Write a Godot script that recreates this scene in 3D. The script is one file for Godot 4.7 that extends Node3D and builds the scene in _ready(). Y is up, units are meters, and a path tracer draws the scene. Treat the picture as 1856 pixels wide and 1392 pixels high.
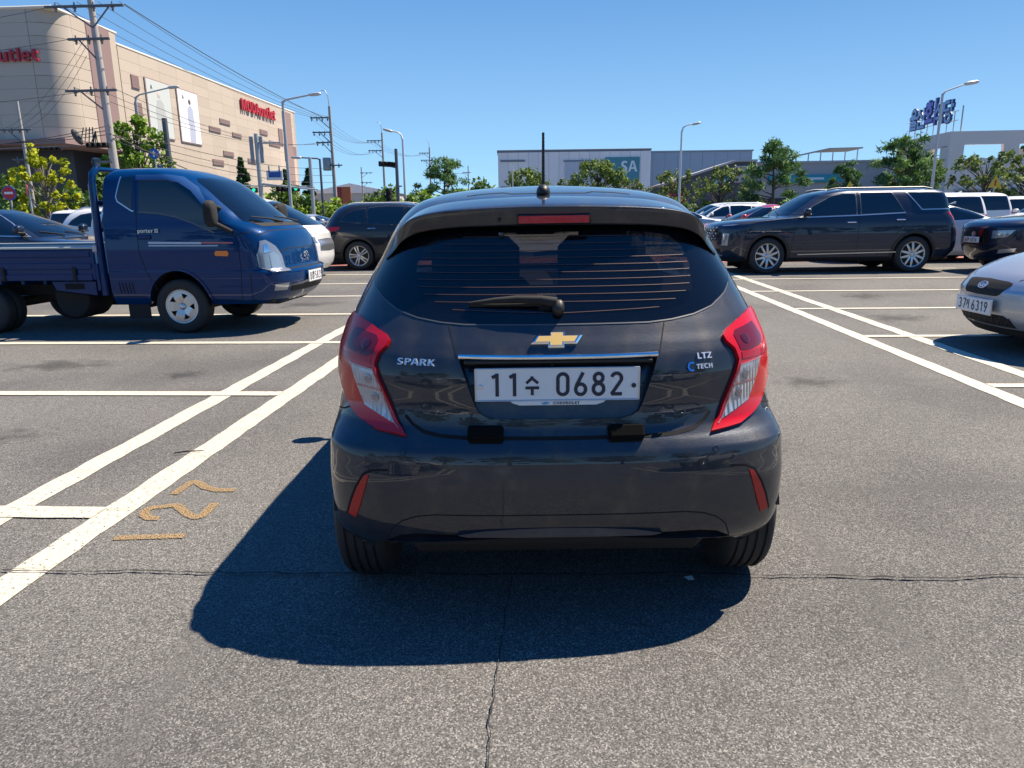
extends Node3D

# ---------------------------------------------------------------- mesh builder
class MB:
	var v := PackedVector3Array()
	var n := PackedVector3Array()
	var uv := PackedVector2Array()
	var col := PackedColorArray()
	var use_uv := false
	var tint := Color(1, 1, 1)
	var use_col := false
	func tri(a: Vector3, b: Vector3, c: Vector3, na: Vector3, nb: Vector3, nc: Vector3, ua := Vector2.ZERO, ub := Vector2.ZERO, uc := Vector2.ZERO):
		var g := (b - a).cross(c - a)
		if g.length_squared() < 1e-16: return
		if g.dot(na + nb + nc) > 0.0:
			v.append_array([a, c, b]); n.append_array([na, nc, nb]); uv.append_array([ua, uc, ub])
		else:
			v.append_array([a, b, c]); n.append_array([na, nb, nc]); uv.append_array([ua, ub, uc])
		if use_col: col.append_array([tint, tint, tint])
	func quad(a: Vector3, b: Vector3, c: Vector3, d: Vector3, nn := Vector3.ZERO):
		if nn == Vector3.ZERO: nn = (c - a).cross(d - b).normalized()
		tri(a, b, c, nn, nn, nn, Vector2(0, 1), Vector2(1, 1), Vector2(1, 0))
		tri(a, c, d, nn, nn, nn, Vector2(0, 1), Vector2(1, 0), Vector2(0, 0))
	func quads(a: Vector3, b: Vector3, c: Vector3, d: Vector3, na: Vector3, nb: Vector3, nc: Vector3, nd: Vector3):
		tri(a, b, c, na, nb, nc); tri(a, c, d, na, nc, nd)
	func box(c: Vector3, s: Vector3, bev := 0.0, B := Basis()):
		var h := s * 0.5
		bev = minf(bev, minf(h.x, minf(h.y, h.z)) * 0.9)
		for a in 3:
			var b := (a + 1) % 3
			var d := (a + 2) % 3
			for sg in [-1.0, 1.0]:
				var P := []
				for k in [[-1.0, -1.0], [1.0, -1.0], [1.0, 1.0], [-1.0, 1.0]]:
					var p := Vector3.ZERO
					p[a] = sg * h[a]; p[b] = k[0] * (h[b] - bev); p[d] = k[1] * (h[d] - bev)
					P.append(c + B * p)
				var nn := Vector3.ZERO; nn[a] = sg
				quad(P[0], P[1], P[2], P[3], (B * nn).normalized())
		if bev <= 0.0: return
		for a in 3:
			var b := (a + 1) % 3
			var d := (a + 2) % 3
			for s1 in [-1.0, 1.0]:
				for s2 in [-1.0, 1.0]:
					var P := []
					for k in [[-1.0, 0], [1.0, 0], [1.0, 1], [-1.0, 1]]:
						var p := Vector3.ZERO
						p[a] = k[0] * (h[a] - bev)
						p[b] = s1 * (h[b] - (bev if k[1] == 1 else 0.0)); p[d] = s2 * (h[d] - (bev if k[1] == 0 else 0.0))
						P.append(c + B * p)
					var nn := Vector3.ZERO; nn[b] = s1; nn[d] = s2
					quad(P[0], P[1], P[2], P[3], (B * nn).normalized())
		for sx in [-1.0, 1.0]:
			for sy in [-1.0, 1.0]:
				for sz in [-1.0, 1.0]:
					var q := Vector3(sx, sy, sz)
					var p := Vector3(sx * h.x, sy * h.y, sz * h.z)
					var nn := (B * q).normalized()
					tri(c + B * (p - Vector3(0, sy, sz) * bev), c + B * (p - Vector3(sx, 0, sz) * bev), c + B * (p - Vector3(sx, sy, 0) * bev), nn, nn, nn)
	func tube(pts: Array, r, sides := 8, cap := true):
		var rings := []
		var nrms := []
		var ref := Vector3(0.137, 0.91, 0.31).normalized()
		for i in pts.size():
			var t: Vector3 = (pts[mini(i + 1, pts.size() - 1)] - pts[maxi(i - 1, 0)]).normalized()
			if absf(t.dot(ref)) > 0.95: ref = Vector3(1, 0.1, 0)
			var u := t.cross(ref).normalized()
			var w := t.cross(u)
			var rr: float = r[i] if r is Array else r
			var ring := []
			var rn := []
			for k in sides:
				var a := TAU * k / sides
				var d := u * cos(a) + w * sin(a)
				ring.append(pts[i] + d * rr); rn.append(d)
			rings.append(ring); nrms.append(rn)
		for i in pts.size() - 1:
			for k in sides:
				var k2 := (k + 1) % sides
				quads(rings[i][k], rings[i + 1][k], rings[i + 1][k2], rings[i][k2], nrms[i][k], nrms[i + 1][k], nrms[i + 1][k2], nrms[i][k2])
		if cap:
			for e in [0, pts.size() - 1]:
				var t: Vector3 = (pts[1] - pts[0]).normalized() * -1.0 if e == 0 else (pts[e] - pts[e - 1]).normalized()
				for k in range(1, sides - 1):
					tri(rings[e][0], rings[e][k], rings[e][k + 1], t, t, t)
	func lathe(prof: Array, X: Transform3D, segs := 24, crease := 0.75):
		# prof: Vector2(radius, height); axis = X.basis.y
		var N := prof.size()
		var fn := []
		for i in N - 1:
			var d: Vector2 = prof[i + 1] - prof[i]
			fn.append(Vector2(d.y, -d.x).normalized())
		for i in N - 1:
			var n0: Vector2 = fn[i]
			var n1: Vector2 = fn[i]
			if i > 0 and fn[i - 1].dot(fn[i]) > crease: n0 = (fn[i - 1] + fn[i]).normalized()
			if i < N - 2 and fn[i + 1].dot(fn[i]) > crease: n1 = (fn[i + 1] + fn[i]).normalized()
			for k in segs:
				var a := TAU * k / segs
				var b := TAU * (k + 1) / segs
				var ca := Vector3(cos(a), 0, sin(a))
				var cb := Vector3(cos(b), 0, sin(b))
				var up := Vector3(0, 1, 0)
				var p0: Vector2 = prof[i]
				var p1: Vector2 = prof[i + 1]
				quads(X * (ca * p0.x + up * p0.y), X * (ca * p1.x + up * p1.y), X * (cb * p1.x + up * p1.y), X * (cb * p0.x + up * p0.y),
					(X.basis * (ca * n0.x + up * n0.y)).normalized(), (X.basis * (ca * n1.x + up * n1.y)).normalized(), (X.basis * (cb * n1.x + up * n1.y)).normalized(), (X.basis * (cb * n0.x + up * n0.y)).normalized())
	func prism(poly: PackedVector2Array, z0: float, z1: float, X := Transform3D(), bev := 0.0):
		# poly in X's xy plane, extruded from z0 to z1 (z1 is the face seen)
		if Geometry2D.is_polygon_clockwise(poly): poly.reverse()
		var top := poly
		if bev > 0.0:
			var o := Geometry2D.offset_polygon(poly, -bev, Geometry2D.JOIN_MITER)
			if o.size() == 1 and o[0].size() == poly.size():
				var t := PackedVector2Array()
				for p in poly:
					var best: Vector2 = o[0][0]
					for q in o[0]:
						if q.distance_to(p) < best.distance_to(p): best = q
					t.append(best)
				top = t
		var ix := Geometry2D.triangulate_polygon(top)
		var nz := X.basis.z.normalized()
		for i in range(0, ix.size(), 3):
			var T := []
			for k in 3: T.append(top[ix[i + k]])
			tri(X * Vector3(T[0].x, T[0].y, z1), X * Vector3(T[1].x, T[1].y, z1), X * Vector3(T[2].x, T[2].y, z1), nz, nz, nz)
			tri(X * Vector3(T[0].x, T[0].y, z0), X * Vector3(T[1].x, T[1].y, z0), X * Vector3(T[2].x, T[2].y, z0), -nz, -nz, -nz)
		var N := poly.size()
		var zb := z1 - (bev if top != poly else 0.0) * signf(z1 - z0)
		for i in N:
			var j := (i + 1) % N
			var e := poly[j] - poly[i]
			var nn := (X.basis * Vector3(e.y, -e.x, 0)).normalized()
			quad(X * Vector3(poly[i].x, poly[i].y, z0), X * Vector3(poly[j].x, poly[j].y, z0), X * Vector3(poly[j].x, poly[j].y, zb), X * Vector3(poly[i].x, poly[i].y, zb), nn)
			if top != poly:
				quad(X * Vector3(poly[i].x, poly[i].y, zb), X * Vector3(poly[j].x, poly[j].y, zb), X * Vector3(top[j].x, top[j].y, z1), X * Vector3(top[i].x, top[i].y, z1), (nn + nz).normalized())
	func ellip(c: Vector3, r: Vector3, B := Basis(), nu := 14, nv := 8, pw := 2.0):
		var P := func(i: int, j: int) -> Vector3:
			var a := TAU * i / nu
			var b := PI * j / nv - PI / 2
			var d := Vector3(cos(a) * cos(b), sin(b), sin(a) * cos(b))
			var l := pow(pow(absf(d.x), pw) + pow(absf(d.y), pw) + pow(absf(d.z), pw), 1.0 / pw)
			return d / l
		for i in nu:
			for j in nv:
				var q := [P.call(i, j), P.call(i + 1, j), P.call(i + 1, j + 1), P.call(i, j + 1)]
				var p := []
				var m := []
				for x in q:
					p.append(c + B * (x * r))
					var g := Vector3(signf(x.x) * pow(absf(x.x), pw - 1) / r.x, signf(x.y) * pow(absf(x.y), pw - 1) / r.y, signf(x.z) * pow(absf(x.z), pw - 1) / r.z)
					m.append((B * g).normalized())
				quads(p[0], p[1], p[2], p[3], m[0], m[1], m[2], m[3])
	func mesh() -> ArrayMesh:
		var a := []
		a.resize(Mesh.ARRAY_MAX)
		a[Mesh.ARRAY_VERTEX] = v
		a[Mesh.ARRAY_NORMAL] = n
		if use_uv: a[Mesh.ARRAY_TEX_UV] = uv
		if use_col: a[Mesh.ARRAY_COLOR] = col
		var m := ArrayMesh.new()
		if v.size(): m.add_surface_from_arrays(Mesh.PRIMITIVE_TRIANGLES, a)
		return m

# ---------------------------------------------------------------- car hull: a stack of rounded plan loops
class Hull:
	const NT := 700
	var y0 := 0.0
	var y1 := 0.0
	var T := []
	var ys := PackedFloat32Array()
	var ss := PackedFloat32Array()
	var cache := {}
	func _init(rows: Array, q := 1.0):
		# row: [y, W, zf, zr, Df, Dr, nf, nr]; missing entries repeat the row before
		var R := []
		var last := []
		for r in rows:
			var full := []
			for i in 8: full.append(float(r[i]) if i < r.size() and r[i] != null else float(last[i]))
			last = full; R.append(full)
		y0 = R[0][0]; y1 = R[-1][0]
		var N := R.size()
		var m := []
		for i in N: m.append([0, 0, 0, 0, 0, 0, 0, 0])
		for c in range(1, 8):
			var d := []
			for i in N - 1: d.append((R[i + 1][c] - R[i][c]) / (R[i + 1][0] - R[i][0]))
			for i in N:
				if i == 0: m[i][c] = d[0]
				elif i == N - 1: m[i][c] = d[N - 2]
				elif d[i - 1] * d[i] <= 0.0: m[i][c] = 0.0
				else:
					var h0: float = R[i][0] - R[i - 1][0]
					var h1: float = R[i + 1][0] - R[i][0]
					var w1 := 2 * h1 + h0
					var w2 := h1 + 2 * h0
					m[i][c] = (w1 + w2) / (w1 / d[i - 1] + w2 / d[i])
		var seg := 0
		for k in NT + 1:
			var y := y0 + (y1 - y0) * k / NT
			while seg < N - 2 and y > R[seg + 1][0]: seg += 1
			var h: float = R[seg + 1][0] - R[seg][0]
			var t: float = clampf((y - R[seg][0]) / h, 0, 1)
			var o := PackedFloat32Array()
			for c in range(1, 8):
				o.append((2 * t * t * t - 3 * t * t + 1) * R[seg][c] + (t * t * t - 2 * t * t + t) * h * m[seg][c] + (-2 * t * t * t + 3 * t * t) * R[seg + 1][c] + (t * t * t - t * t) * h * m[seg + 1][c])
			var half := (o[2] - o[1]) * 0.499
			o[3] = minf(o[3], half); o[4] = minf(o[4], half)
			T.append(o)
		for i in N - 1:
			var dist: float = maxf(R[i + 1][0] - R[i][0], maxf(absf(R[i + 1][2] - R[i][2]) * 0.6, maxf(absf(R[i + 1][3] - R[i][3]) * 0.6, absf(R[i + 1][1] - R[i][1]) * 1.5)))
			var cnt := clampi(int(ceil(dist / 0.05 * q)), 2, 14)
			for k in cnt: ys.append(lerpf(R[i][0], R[i + 1][0], float(k) / cnt))
		ys.append(y1)
		var nc := maxi(6, int(14 * q))
		for k in nc: ss.append(float(k) / nc)
		var ns := maxi(8, int(24 * q))
		for k in ns: ss.append(1.0 + 2.0 * k / ns)
		for k in nc + 1: ss.append(3.0 + float(k) / nc)
	func at(y: float) -> PackedFloat32Array:
		var f: float = clampf((y - y0) / (y1 - y0), 0, 1) * NT
		var i := mini(int(f), NT - 1)
		f -= i
		var a: PackedFloat32Array = T[i]
		var b: PackedFloat32Array = T[i + 1]
		return PackedFloat32Array([lerpf(a[0], b[0], f), lerpf(a[1], b[1], f), lerpf(a[2], b[2], f), lerpf(a[3], b[3], f), lerpf(a[4], b[4], f), lerpf(a[5], b[5], f), lerpf(a[6], b[6], f)])
	func pt(s: float, y: float) -> Vector3:
		var o := at(y)
		if s >= 1.0 and s <= 3.0:
			return Vector3(o[0], y, lerpf(o[1] + o[3], o[2] - o[4], (s - 1.0) * 0.5))
		var front := s < 1.0
		var a := (s if front else 4.0 - s) * PI / 2
		var e := o[5] if front else o[6]
		var sn := sin(a)
		var cs := cos(a)
		var r := 1.0 / pow(pow(absf(sn), e) + pow(absf(cs), e), 1.0 / e)
		if front: return Vector3(o[0] * r * sn, y, o[1] + o[3] - o[3] * r * cs)
		return Vector3(o[0] * r * sn, y, o[2] - o[4] + o[4] * r * cs)
	func pn(s: float, y: float) -> Array:
		var key := Vector2i(roundi(s * 50000), roundi(y * 50000))
		if cache.has(key): return cache[key]
		var e := 0.004
		var sa := maxf(s - e, 0.0)
		var sb := minf(s + e, 4.0)
		if s > 0.5 and s <= 1.0: sb = minf(sb, 1.0) if s < 1.0 else sb
		var ps := pt(sb, y) - pt(sa, y)
		if s <= e: ps = Vector3(1, 0, 0)
		if s >= 4.0 - e: ps = Vector3(-1, 0, 0)
		var py := pt(s, minf(y + 0.0025, y1)) - pt(s, maxf(y - 0.0025, y0))
		var nn := py.cross(ps).normalized()
		var r := [pt(s, y), nn, py.normalized()]
		cache[key] = r
		return r
	func s_end(x: float, y: float, rear: bool) -> float:
		if x > 5.0: return x - 10.0
		var o := at(y)
		var e := o[6] if rear else o[5]
		var k := clampf(x / o[0], 0, 1)
		var c := pow(maxf(0.0, 1.0 - pow(k, e)), 1.0 / e)
		var a := atan2(k, c) / (PI / 2)
		return 4.0 - a if rear else a
	func s_side(z: float, y: float) -> float:
		var o := at(y)
		var za := o[1] + o[3]
		var zb := o[2] - o[4]
		if z < za:
			var c := clampf((za - z) / o[3], 0, 1)
			return atan2(pow(maxf(0.0, 1.0 - pow(c, o[5])), 1.0 / o[5]), c) / (PI / 2)
		if z > zb:
			var c := clampf((z - zb) / o[4], 0, 1)
			return 4.0 - atan2(pow(maxf(0.0, 1.0 - pow(c, o[6])), 1.0 / o[6]), c) / (PI / 2)
		return 1.0 + 2.0 * (z - za) / (zb - za)
	func x_side(z: float, y: float) -> float:
		return pt(s_side(z, y), y).x
	static func dense(p: PackedVector2Array, step := 0.03, closed := true) -> PackedVector2Array:
		var r := PackedVector2Array()
		for i in p.size() - (0 if closed else 1):
			var a := p[i]
			var b := p[(i + 1) % p.size()]
			var k := maxi(1, int(a.distance_to(b) / step)) if a.x < 5 and b.x < 5 else 1
			for j in k: r.append(a.lerp(b, float(j) / k))
		if not closed: r.append(p[-1])
		return r
	func end_poly(p, rear := true) -> PackedVector2Array:
		var r := PackedVector2Array()
		for q in dense(PackedVector2Array(p)): r.append(Vector2(s_end(q.x, q.y, rear), q.y))
		return r
	func side_poly(p) -> PackedVector2Array:
		var r := PackedVector2Array()
		for q in dense(PackedVector2Array(p)): r.append(Vector2(s_side(q.x, q.y), q.y))
		return r
	func arch(z: float, y: float, r: float) -> PackedVector2Array:
		var p := PackedVector2Array()
		for k in 40: p.append(Vector2(z + cos(TAU * k / 40) * r, y + sin(TAU * k / 40) * r))
		for i in p.size():
			p[i].y = maxf(p[i].y, y0 - 0.02)
		var r2 := PackedVector2Array()
		for q in p: r2.append(Vector2(s_side(q.x, q.y), q.y))
		return r2
	# sides: 1 the right half (x > 0), -1 the left, 0 both
	func patch(b: MB, poly: PackedVector2Array, holes := [], off := 0.0, depth := 0.0, sides := 0, fine := 1, slope := 0.0, yref := 0.0, flute := 0.0):
		var lo := Vector2(INF, INF)
		var hi := -lo
		for p in poly:
			lo = lo.min(p); hi = hi.max(p)
		var S := sub(ss, lo.x, hi.x, fine)
		var Y := sub(ys, lo.y, hi.y, fine)
		var hb := []
		for h in holes:
			var r := Rect2(h[0], Vector2.ZERO)
			for p in h: r = r.expand(p)
			hb.append(r)
		for i in S.size() - 1:
			for j in Y.size() - 1:
				var cell := PackedVector2Array([Vector2(S[i], Y[j]), Vector2(S[i + 1], Y[j]), Vector2(S[i + 1], Y[j + 1]), Vector2(S[i], Y[j + 1])])
				var L: Array = Geometry2D.intersect_polygons(poly, cell)
				var cr := Rect2(cell[0], cell[2] - cell[0])
				for k in holes.size():
					if not hb[k].intersects(cr): continue
					var M := []
					for q in L: M.append_array(Geometry2D.clip_polygons(q, holes[k]))
					L = M
				for q in L:
					if q.size() < 3: continue
					var ix := Geometry2D.triangulate_polygon(q)
					for t in range(0, ix.size(), 3): face(b, q[ix[t]], q[ix[t + 1]], q[ix[t + 2]], off, sides, slope, yref, flute)
		if depth != 0.0:
			rim(b, poly, off, depth, sides, slope, yref)
			for h in holes: rim(b, h, off, depth, sides, slope, yref)
	static func sub(A: PackedFloat32Array, lo: float, hi: float, fine: int) -> PackedFloat32Array:
		var r := PackedFloat32Array()
		for i in A.size() - 1:
			if A[i + 1] <= lo or A[i] >= hi: continue
			for k in fine: r.append(lerpf(A[i], A[i + 1], float(k) / fine))
			if i == A.size() - 2 or A[i + 1] >= hi: r.append(A[i + 1])
		return r
	func vert(p: Vector2, off: float, slope: float, yref: float, flute: float) -> Array:
		var a := pn(p.x, p.y)
		var o := off + slope * (p.y - yref)
		var nn: Vector3 = a[1]
		if slope != 0.0: nn = (nn - a[2] * slope).normalized()
		if flute != 0.0: nn = (nn + Vector3(nn.z, 0, -nn.x).normalized() * sin(a[0].x * flute) * 0.9).normalized()
		return [a[0] + a[1] * o, nn]
	func face(b: MB, p: Vector2, q: Vector2, r: Vector2, off: float, sides: int, slope: float, yref: float, flute: float):
		var A := vert(p, off, slope, yref, flute)
		var B := vert(q, off, slope, yref, flute)
		var C := vert(r, off, slope, yref, flute)
		if sides >= 0: b.tri(A[0], B[0], C[0], A[1], B[1], C[1])
		if sides <= 0:
			var m := Vector3(-1, 1, 1)
			b.tri(A[0] * m, B[0] * m, C[0] * m, A[1] * m, B[1] * m, C[1] * m)
	func rim(b: MB, poly: PackedVector2Array, off: float, depth: float, sides: int, slope: float, yref: float):
		var N := poly.size()
		var m := Vector3(-1, 1, 1)
		for i in N:
			var p := poly[i]
			var q := poly[(i + 1) % N]
			if (p.x < 0.001 and q.x < 0.001) or (p.x > 3.999 and q.x > 3.999): continue
			if p.y <= y0 and q.y <= y0: continue
			p.y = clampf(p.y, y0, y1); q.y = clampf(q.y, y0, y1)
			var A := vert(p, off, slope, yref, 0.0)
			var B := vert(q, off, slope, yref, 0.0)
			var na: Vector3 = pn(p.x, p.y)[1]
			var nb: Vector3 = pn(q.x, q.y)[1]
			var A2: Vector3 = A[0] - na * depth
			var B2: Vector3 = B[0] - nb * depth
			var nn := (B[0] - A[0] as Vector3).cross(na).normalized()
			if sides >= 0: b.quad(A[0], B[0], B2, A2, nn)
			if sides <= 0: b.quad(A[0] * m, B[0] * m, B2 * m, A2 * m, nn * m)
	# a thin ribbon along a line drawn on the side (z, y) or an end (x, y)
	func line(b: MB, pts: Array, w: float, where: String, off := 0.001, depth := 0.0, sides := 0):
		var o := Geometry2D.offset_polyline(PackedVector2Array(pts), w * 0.5, Geometry2D.JOIN_MITER, Geometry2D.END_BUTT)
		for p in o:
			if Geometry2D.is_polygon_clockwise(p): continue
			patch(b, side_poly(p) if where == "side" else end_poly(p, where == "rear"), [], off, depth, sides)

# ---------------------------------------------------------------- scene helpers
var M := {}
var used := {}
var tex := {}

func lin(r: float, g: float, b: float, a := 1.0) -> Color:
	var c := Color(r, g, b).linear_to_srgb()
	c.a = a
	return c
func mat(key: String, c: Color, rough := 0.6, metal := 0.0, coat := 0.0, spec := 0.5) -> StandardMaterial3D:
	if M.has(key): return M[key]
	var m := StandardMaterial3D.new()
	m.resource_name = key
	m.albedo_color = c
	m.roughness = rough
	m.metallic = metal
	m.metallic_specular = spec
	if coat > 0.0:
		m.clearcoat_enabled = true
		m.clearcoat = coat
		m.clearcoat_roughness = 0.02
	m.cull_mode = BaseMaterial3D.CULL_DISABLED
	M[key] = m
	return m
func noise_tex(key: String, type: int, freq: float, size: int, ramp: Array, octaves := 4, normal := 0.0, ret := -1, sd := 1) -> NoiseTexture2D:
	if tex.has(key): return tex[key]
	var f := FastNoiseLite.new()
	f.noise_type = type
	f.seed = sd
	f.frequency = freq
	f.fractal_octaves = octaves
	if octaves <= 1: f.fractal_type = FastNoiseLite.FRACTAL_NONE
	if ret >= 0: f.cellular_return_type = ret
	var t := NoiseTexture2D.new()
	t.width = size; t.height = size
	t.seamless = true
	t.noise = f
	if normal > 0.0:
		t.as_normal_map = true
		t.bump_strength = normal
	elif ramp.size():
		var g := Gradient.new()
		var offs := PackedFloat32Array()
		var cols := PackedColorArray()
		for r in ramp:
			offs.append(r[0]); cols.append(r[1])
		g.offsets = offs; g.colors = cols
		t.color_ramp = g
	tex[key] = t
	return t
func grey(v: float) -> Color:
	return lin(v, v, v)
func numbered(base: String) -> String:
	var k: int = used.get(base, 0)
	used[base] = k + 1
	return base if k == 0 else "%s_%03d" % [base, k]
func thing(called: String, label: String, category: String, group := "", pos := Vector3.ZERO, turn := 0.0) -> Node3D:
	var o := Node3D.new()
	o.name = numbered(called)
	add_child(o)
	o.position = pos
	o.rotation_degrees.y = turn
	tag(o, label, category, group)
	return o
func tag(o: Node3D, label: String, category: String, group := ""):
	o.set_meta("label", label)
	o.set_meta("category", category)
	if group != "": o.set_meta("group", group)
func part(called: String, b, m: Material, parent: Node = null) -> MeshInstance3D:
	var o := MeshInstance3D.new()
	o.mesh = b.mesh() if b is MB else b
	o.material_override = m
	if parent == null:
		o.name = numbered(called)
		add_child(o)
	else:
		var k := 0
		var nm := called
		while parent.has_node(NodePath(nm)):
			k += 1
			nm = "%s_%03d" % [called, k]
		o.name = nm
		parent.add_child(o, true)
	return o
func sub_thing(called: String, parent: Node, pos := Vector3.ZERO) -> Node3D:
	var o := Node3D.new()
	var k := 0
	var nm := called
	while parent.has_node(NodePath(nm)):
		k += 1
		nm = "%s_%03d" % [called, k]
	o.name = nm
	parent.add_child(o, true)
	o.position = pos
	return o
func structure(called: String, b, m: Material, label := "") -> MeshInstance3D:
	var o := part(called, b, m)
	o.set_meta("kind", "structure")
	if label != "": o.set_meta("label", label)
	return o
func dup(src: Node3D, called: String, label: String, pos: Vector3, turn: float, scl := 1.0) -> Node3D:
	var r: Node3D = src.duplicate()
	r.name = numbered(called)
	add_child(r)
	r.position = pos
	r.rotation_degrees.y = turn
	r.scale = Vector3.ONE * scl
	r.set_meta("label", label)
	return r

# ---------------------------------------------------------------- lettering in strokes
# each glyph: strokes in a box one unit high; [width, [points], ...]; a number pair list
func arc(cx: float, cy: float, rx: float, ry: float, a0: float, a1: float, k := 12) -> Array:
	var r := []
	for i in k + 1:
		var a := deg_to_rad(lerpf(a0, a1, float(i) / k))
		r.append(Vector2(cx + cos(a) * rx, cy + sin(a) * ry))
	return r
func V(a: Array) -> Array:
	var r := []
	for i in range(0, a.size(), 2): r.append(Vector2(a[i], a[i + 1]))
	return r
func glyph(c: String) -> Array:
	match c:
		"0": return [0.52, arc(.26, .74, .21, .21, 0, 180) + arc(.26, .26, .21, .21, 180, 270), arc(.26, .26, .21, .21, 270, 360) + V([.47, .74])]
		"1": return [0.4, V([.26, .0, .26, 1.0]), V([.24, .92, .05, .82])]
		"2": return [0.52, arc(.26, .73, .21, .22, 165, -35) + V([.06, .05, .5, .05])]
		"3": return [0.52, arc(.25, .75, .2, .2, 150, -80), arc(.25, .26, .22, .22, 85, -150)]
		"5": return [0.52, V([.45, .95, .12, .95, .08, .55]) + arc(.25, .31, .22, .26, 120, -145)]
		"6": return [0.52, V([.36, 1.0, .1, .48]) + arc(.26, .27, .21, .23, 150, 270), arc(.26, .27, .21, .23, 270, 500)]
		"7": return [0.5, V([.04, .95, .46, .95, .18, 0])]
		"8": return [0.52, arc(.26, .76, .18, .19, 0, 180), arc(.26, .76, .18, .19, 180, 360), arc(.26, .28, .22, .24, 0, 180), arc(.26, .28, .22, .24, 180, 360)]
		"9": return [0.52, V([.16, .0, .42, .52]) + arc(.26, .73, .21, .23, -30, 90), arc(.26, .73, .21, .23, 90, 320)]
		"s": return [0.62, V([.3, .86, .3, .78, .06, .56]), V([.3, .78, .56, .56]), V([.02, .36, .6, .36]), V([.31, .34, .31, .04])] # su
		"g": return [0.56, V([.04, .84, .3, .84, .06, .3]), V([.5, 1.0, .5, .0]), V([.3, .55, .48, .55])] # geo
		"m": return [0.56, V([.1, .95, .1, .6, .46, .6, .46, .95, .08, .95]), V([.0, .38, .56, .38]), V([.28, .36, .28, .02])] # mu
	return [0.35]
func ribbons(b: MB, paths: Array, w: float, X: Transform3D, sc: float, thick := 0.001):
	var k := 0
	for p in paths:
		var P := PackedVector2Array()
		for q in p: P.append(q * sc)
		for o in Geometry2D.offset_polyline(P, w * sc * 0.5, Geometry2D.JOIN_ROUND, Geometry2D.END_BUTT):
			if Geometry2D.is_polygon_clockwise(o): continue
			b.prism(o, 0.0, thick + 0.00025 * k, X)
			k += 1
func letters(b: MB, text: String, X: Transform3D, h: float, w := 0.13, gap := 0.2, squash := 1.0):
	var x := 0.0
	for c in text:
		var g := glyph(c)
		var paths := []
		for i in range(1, g.size()):
			var p := []
			for q in g[i]: p.append(Vector2(q.x * squash + x, q.y))
			paths.append(p)
		ribbons(b, paths, w, X, h)
		x += g[0] * squash + gap
func text(parent: Node, called: String, s: String, h: float, m: Material, X: Transform3D, depth := 0.01, bold := true, squash := 1.0) -> MeshInstance3D:
	var t := TextMesh.new()
	var f := SystemFont.new()
	f.font_names = PackedStringArray(["Droid Sans"])
	f.font_weight = 700 if bold else 400
	t.font = f
	t.text = s
	t.font_size = 64
	t.pixel_size = h / 46.0
	t.depth = depth
	t.curve_step = 2.0
	t.horizontal_alignment = HORIZONTAL_ALIGNMENT_CENTER
	t.vertical_alignment = VERTICAL_ALIGNMENT_CENTER
	var o := part(called, t, m, parent)
	o.transform = X * Transform3D(Basis.from_scale(Vector3(squash, 1, 1)), Vector3.ZERO)
	return o

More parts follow.
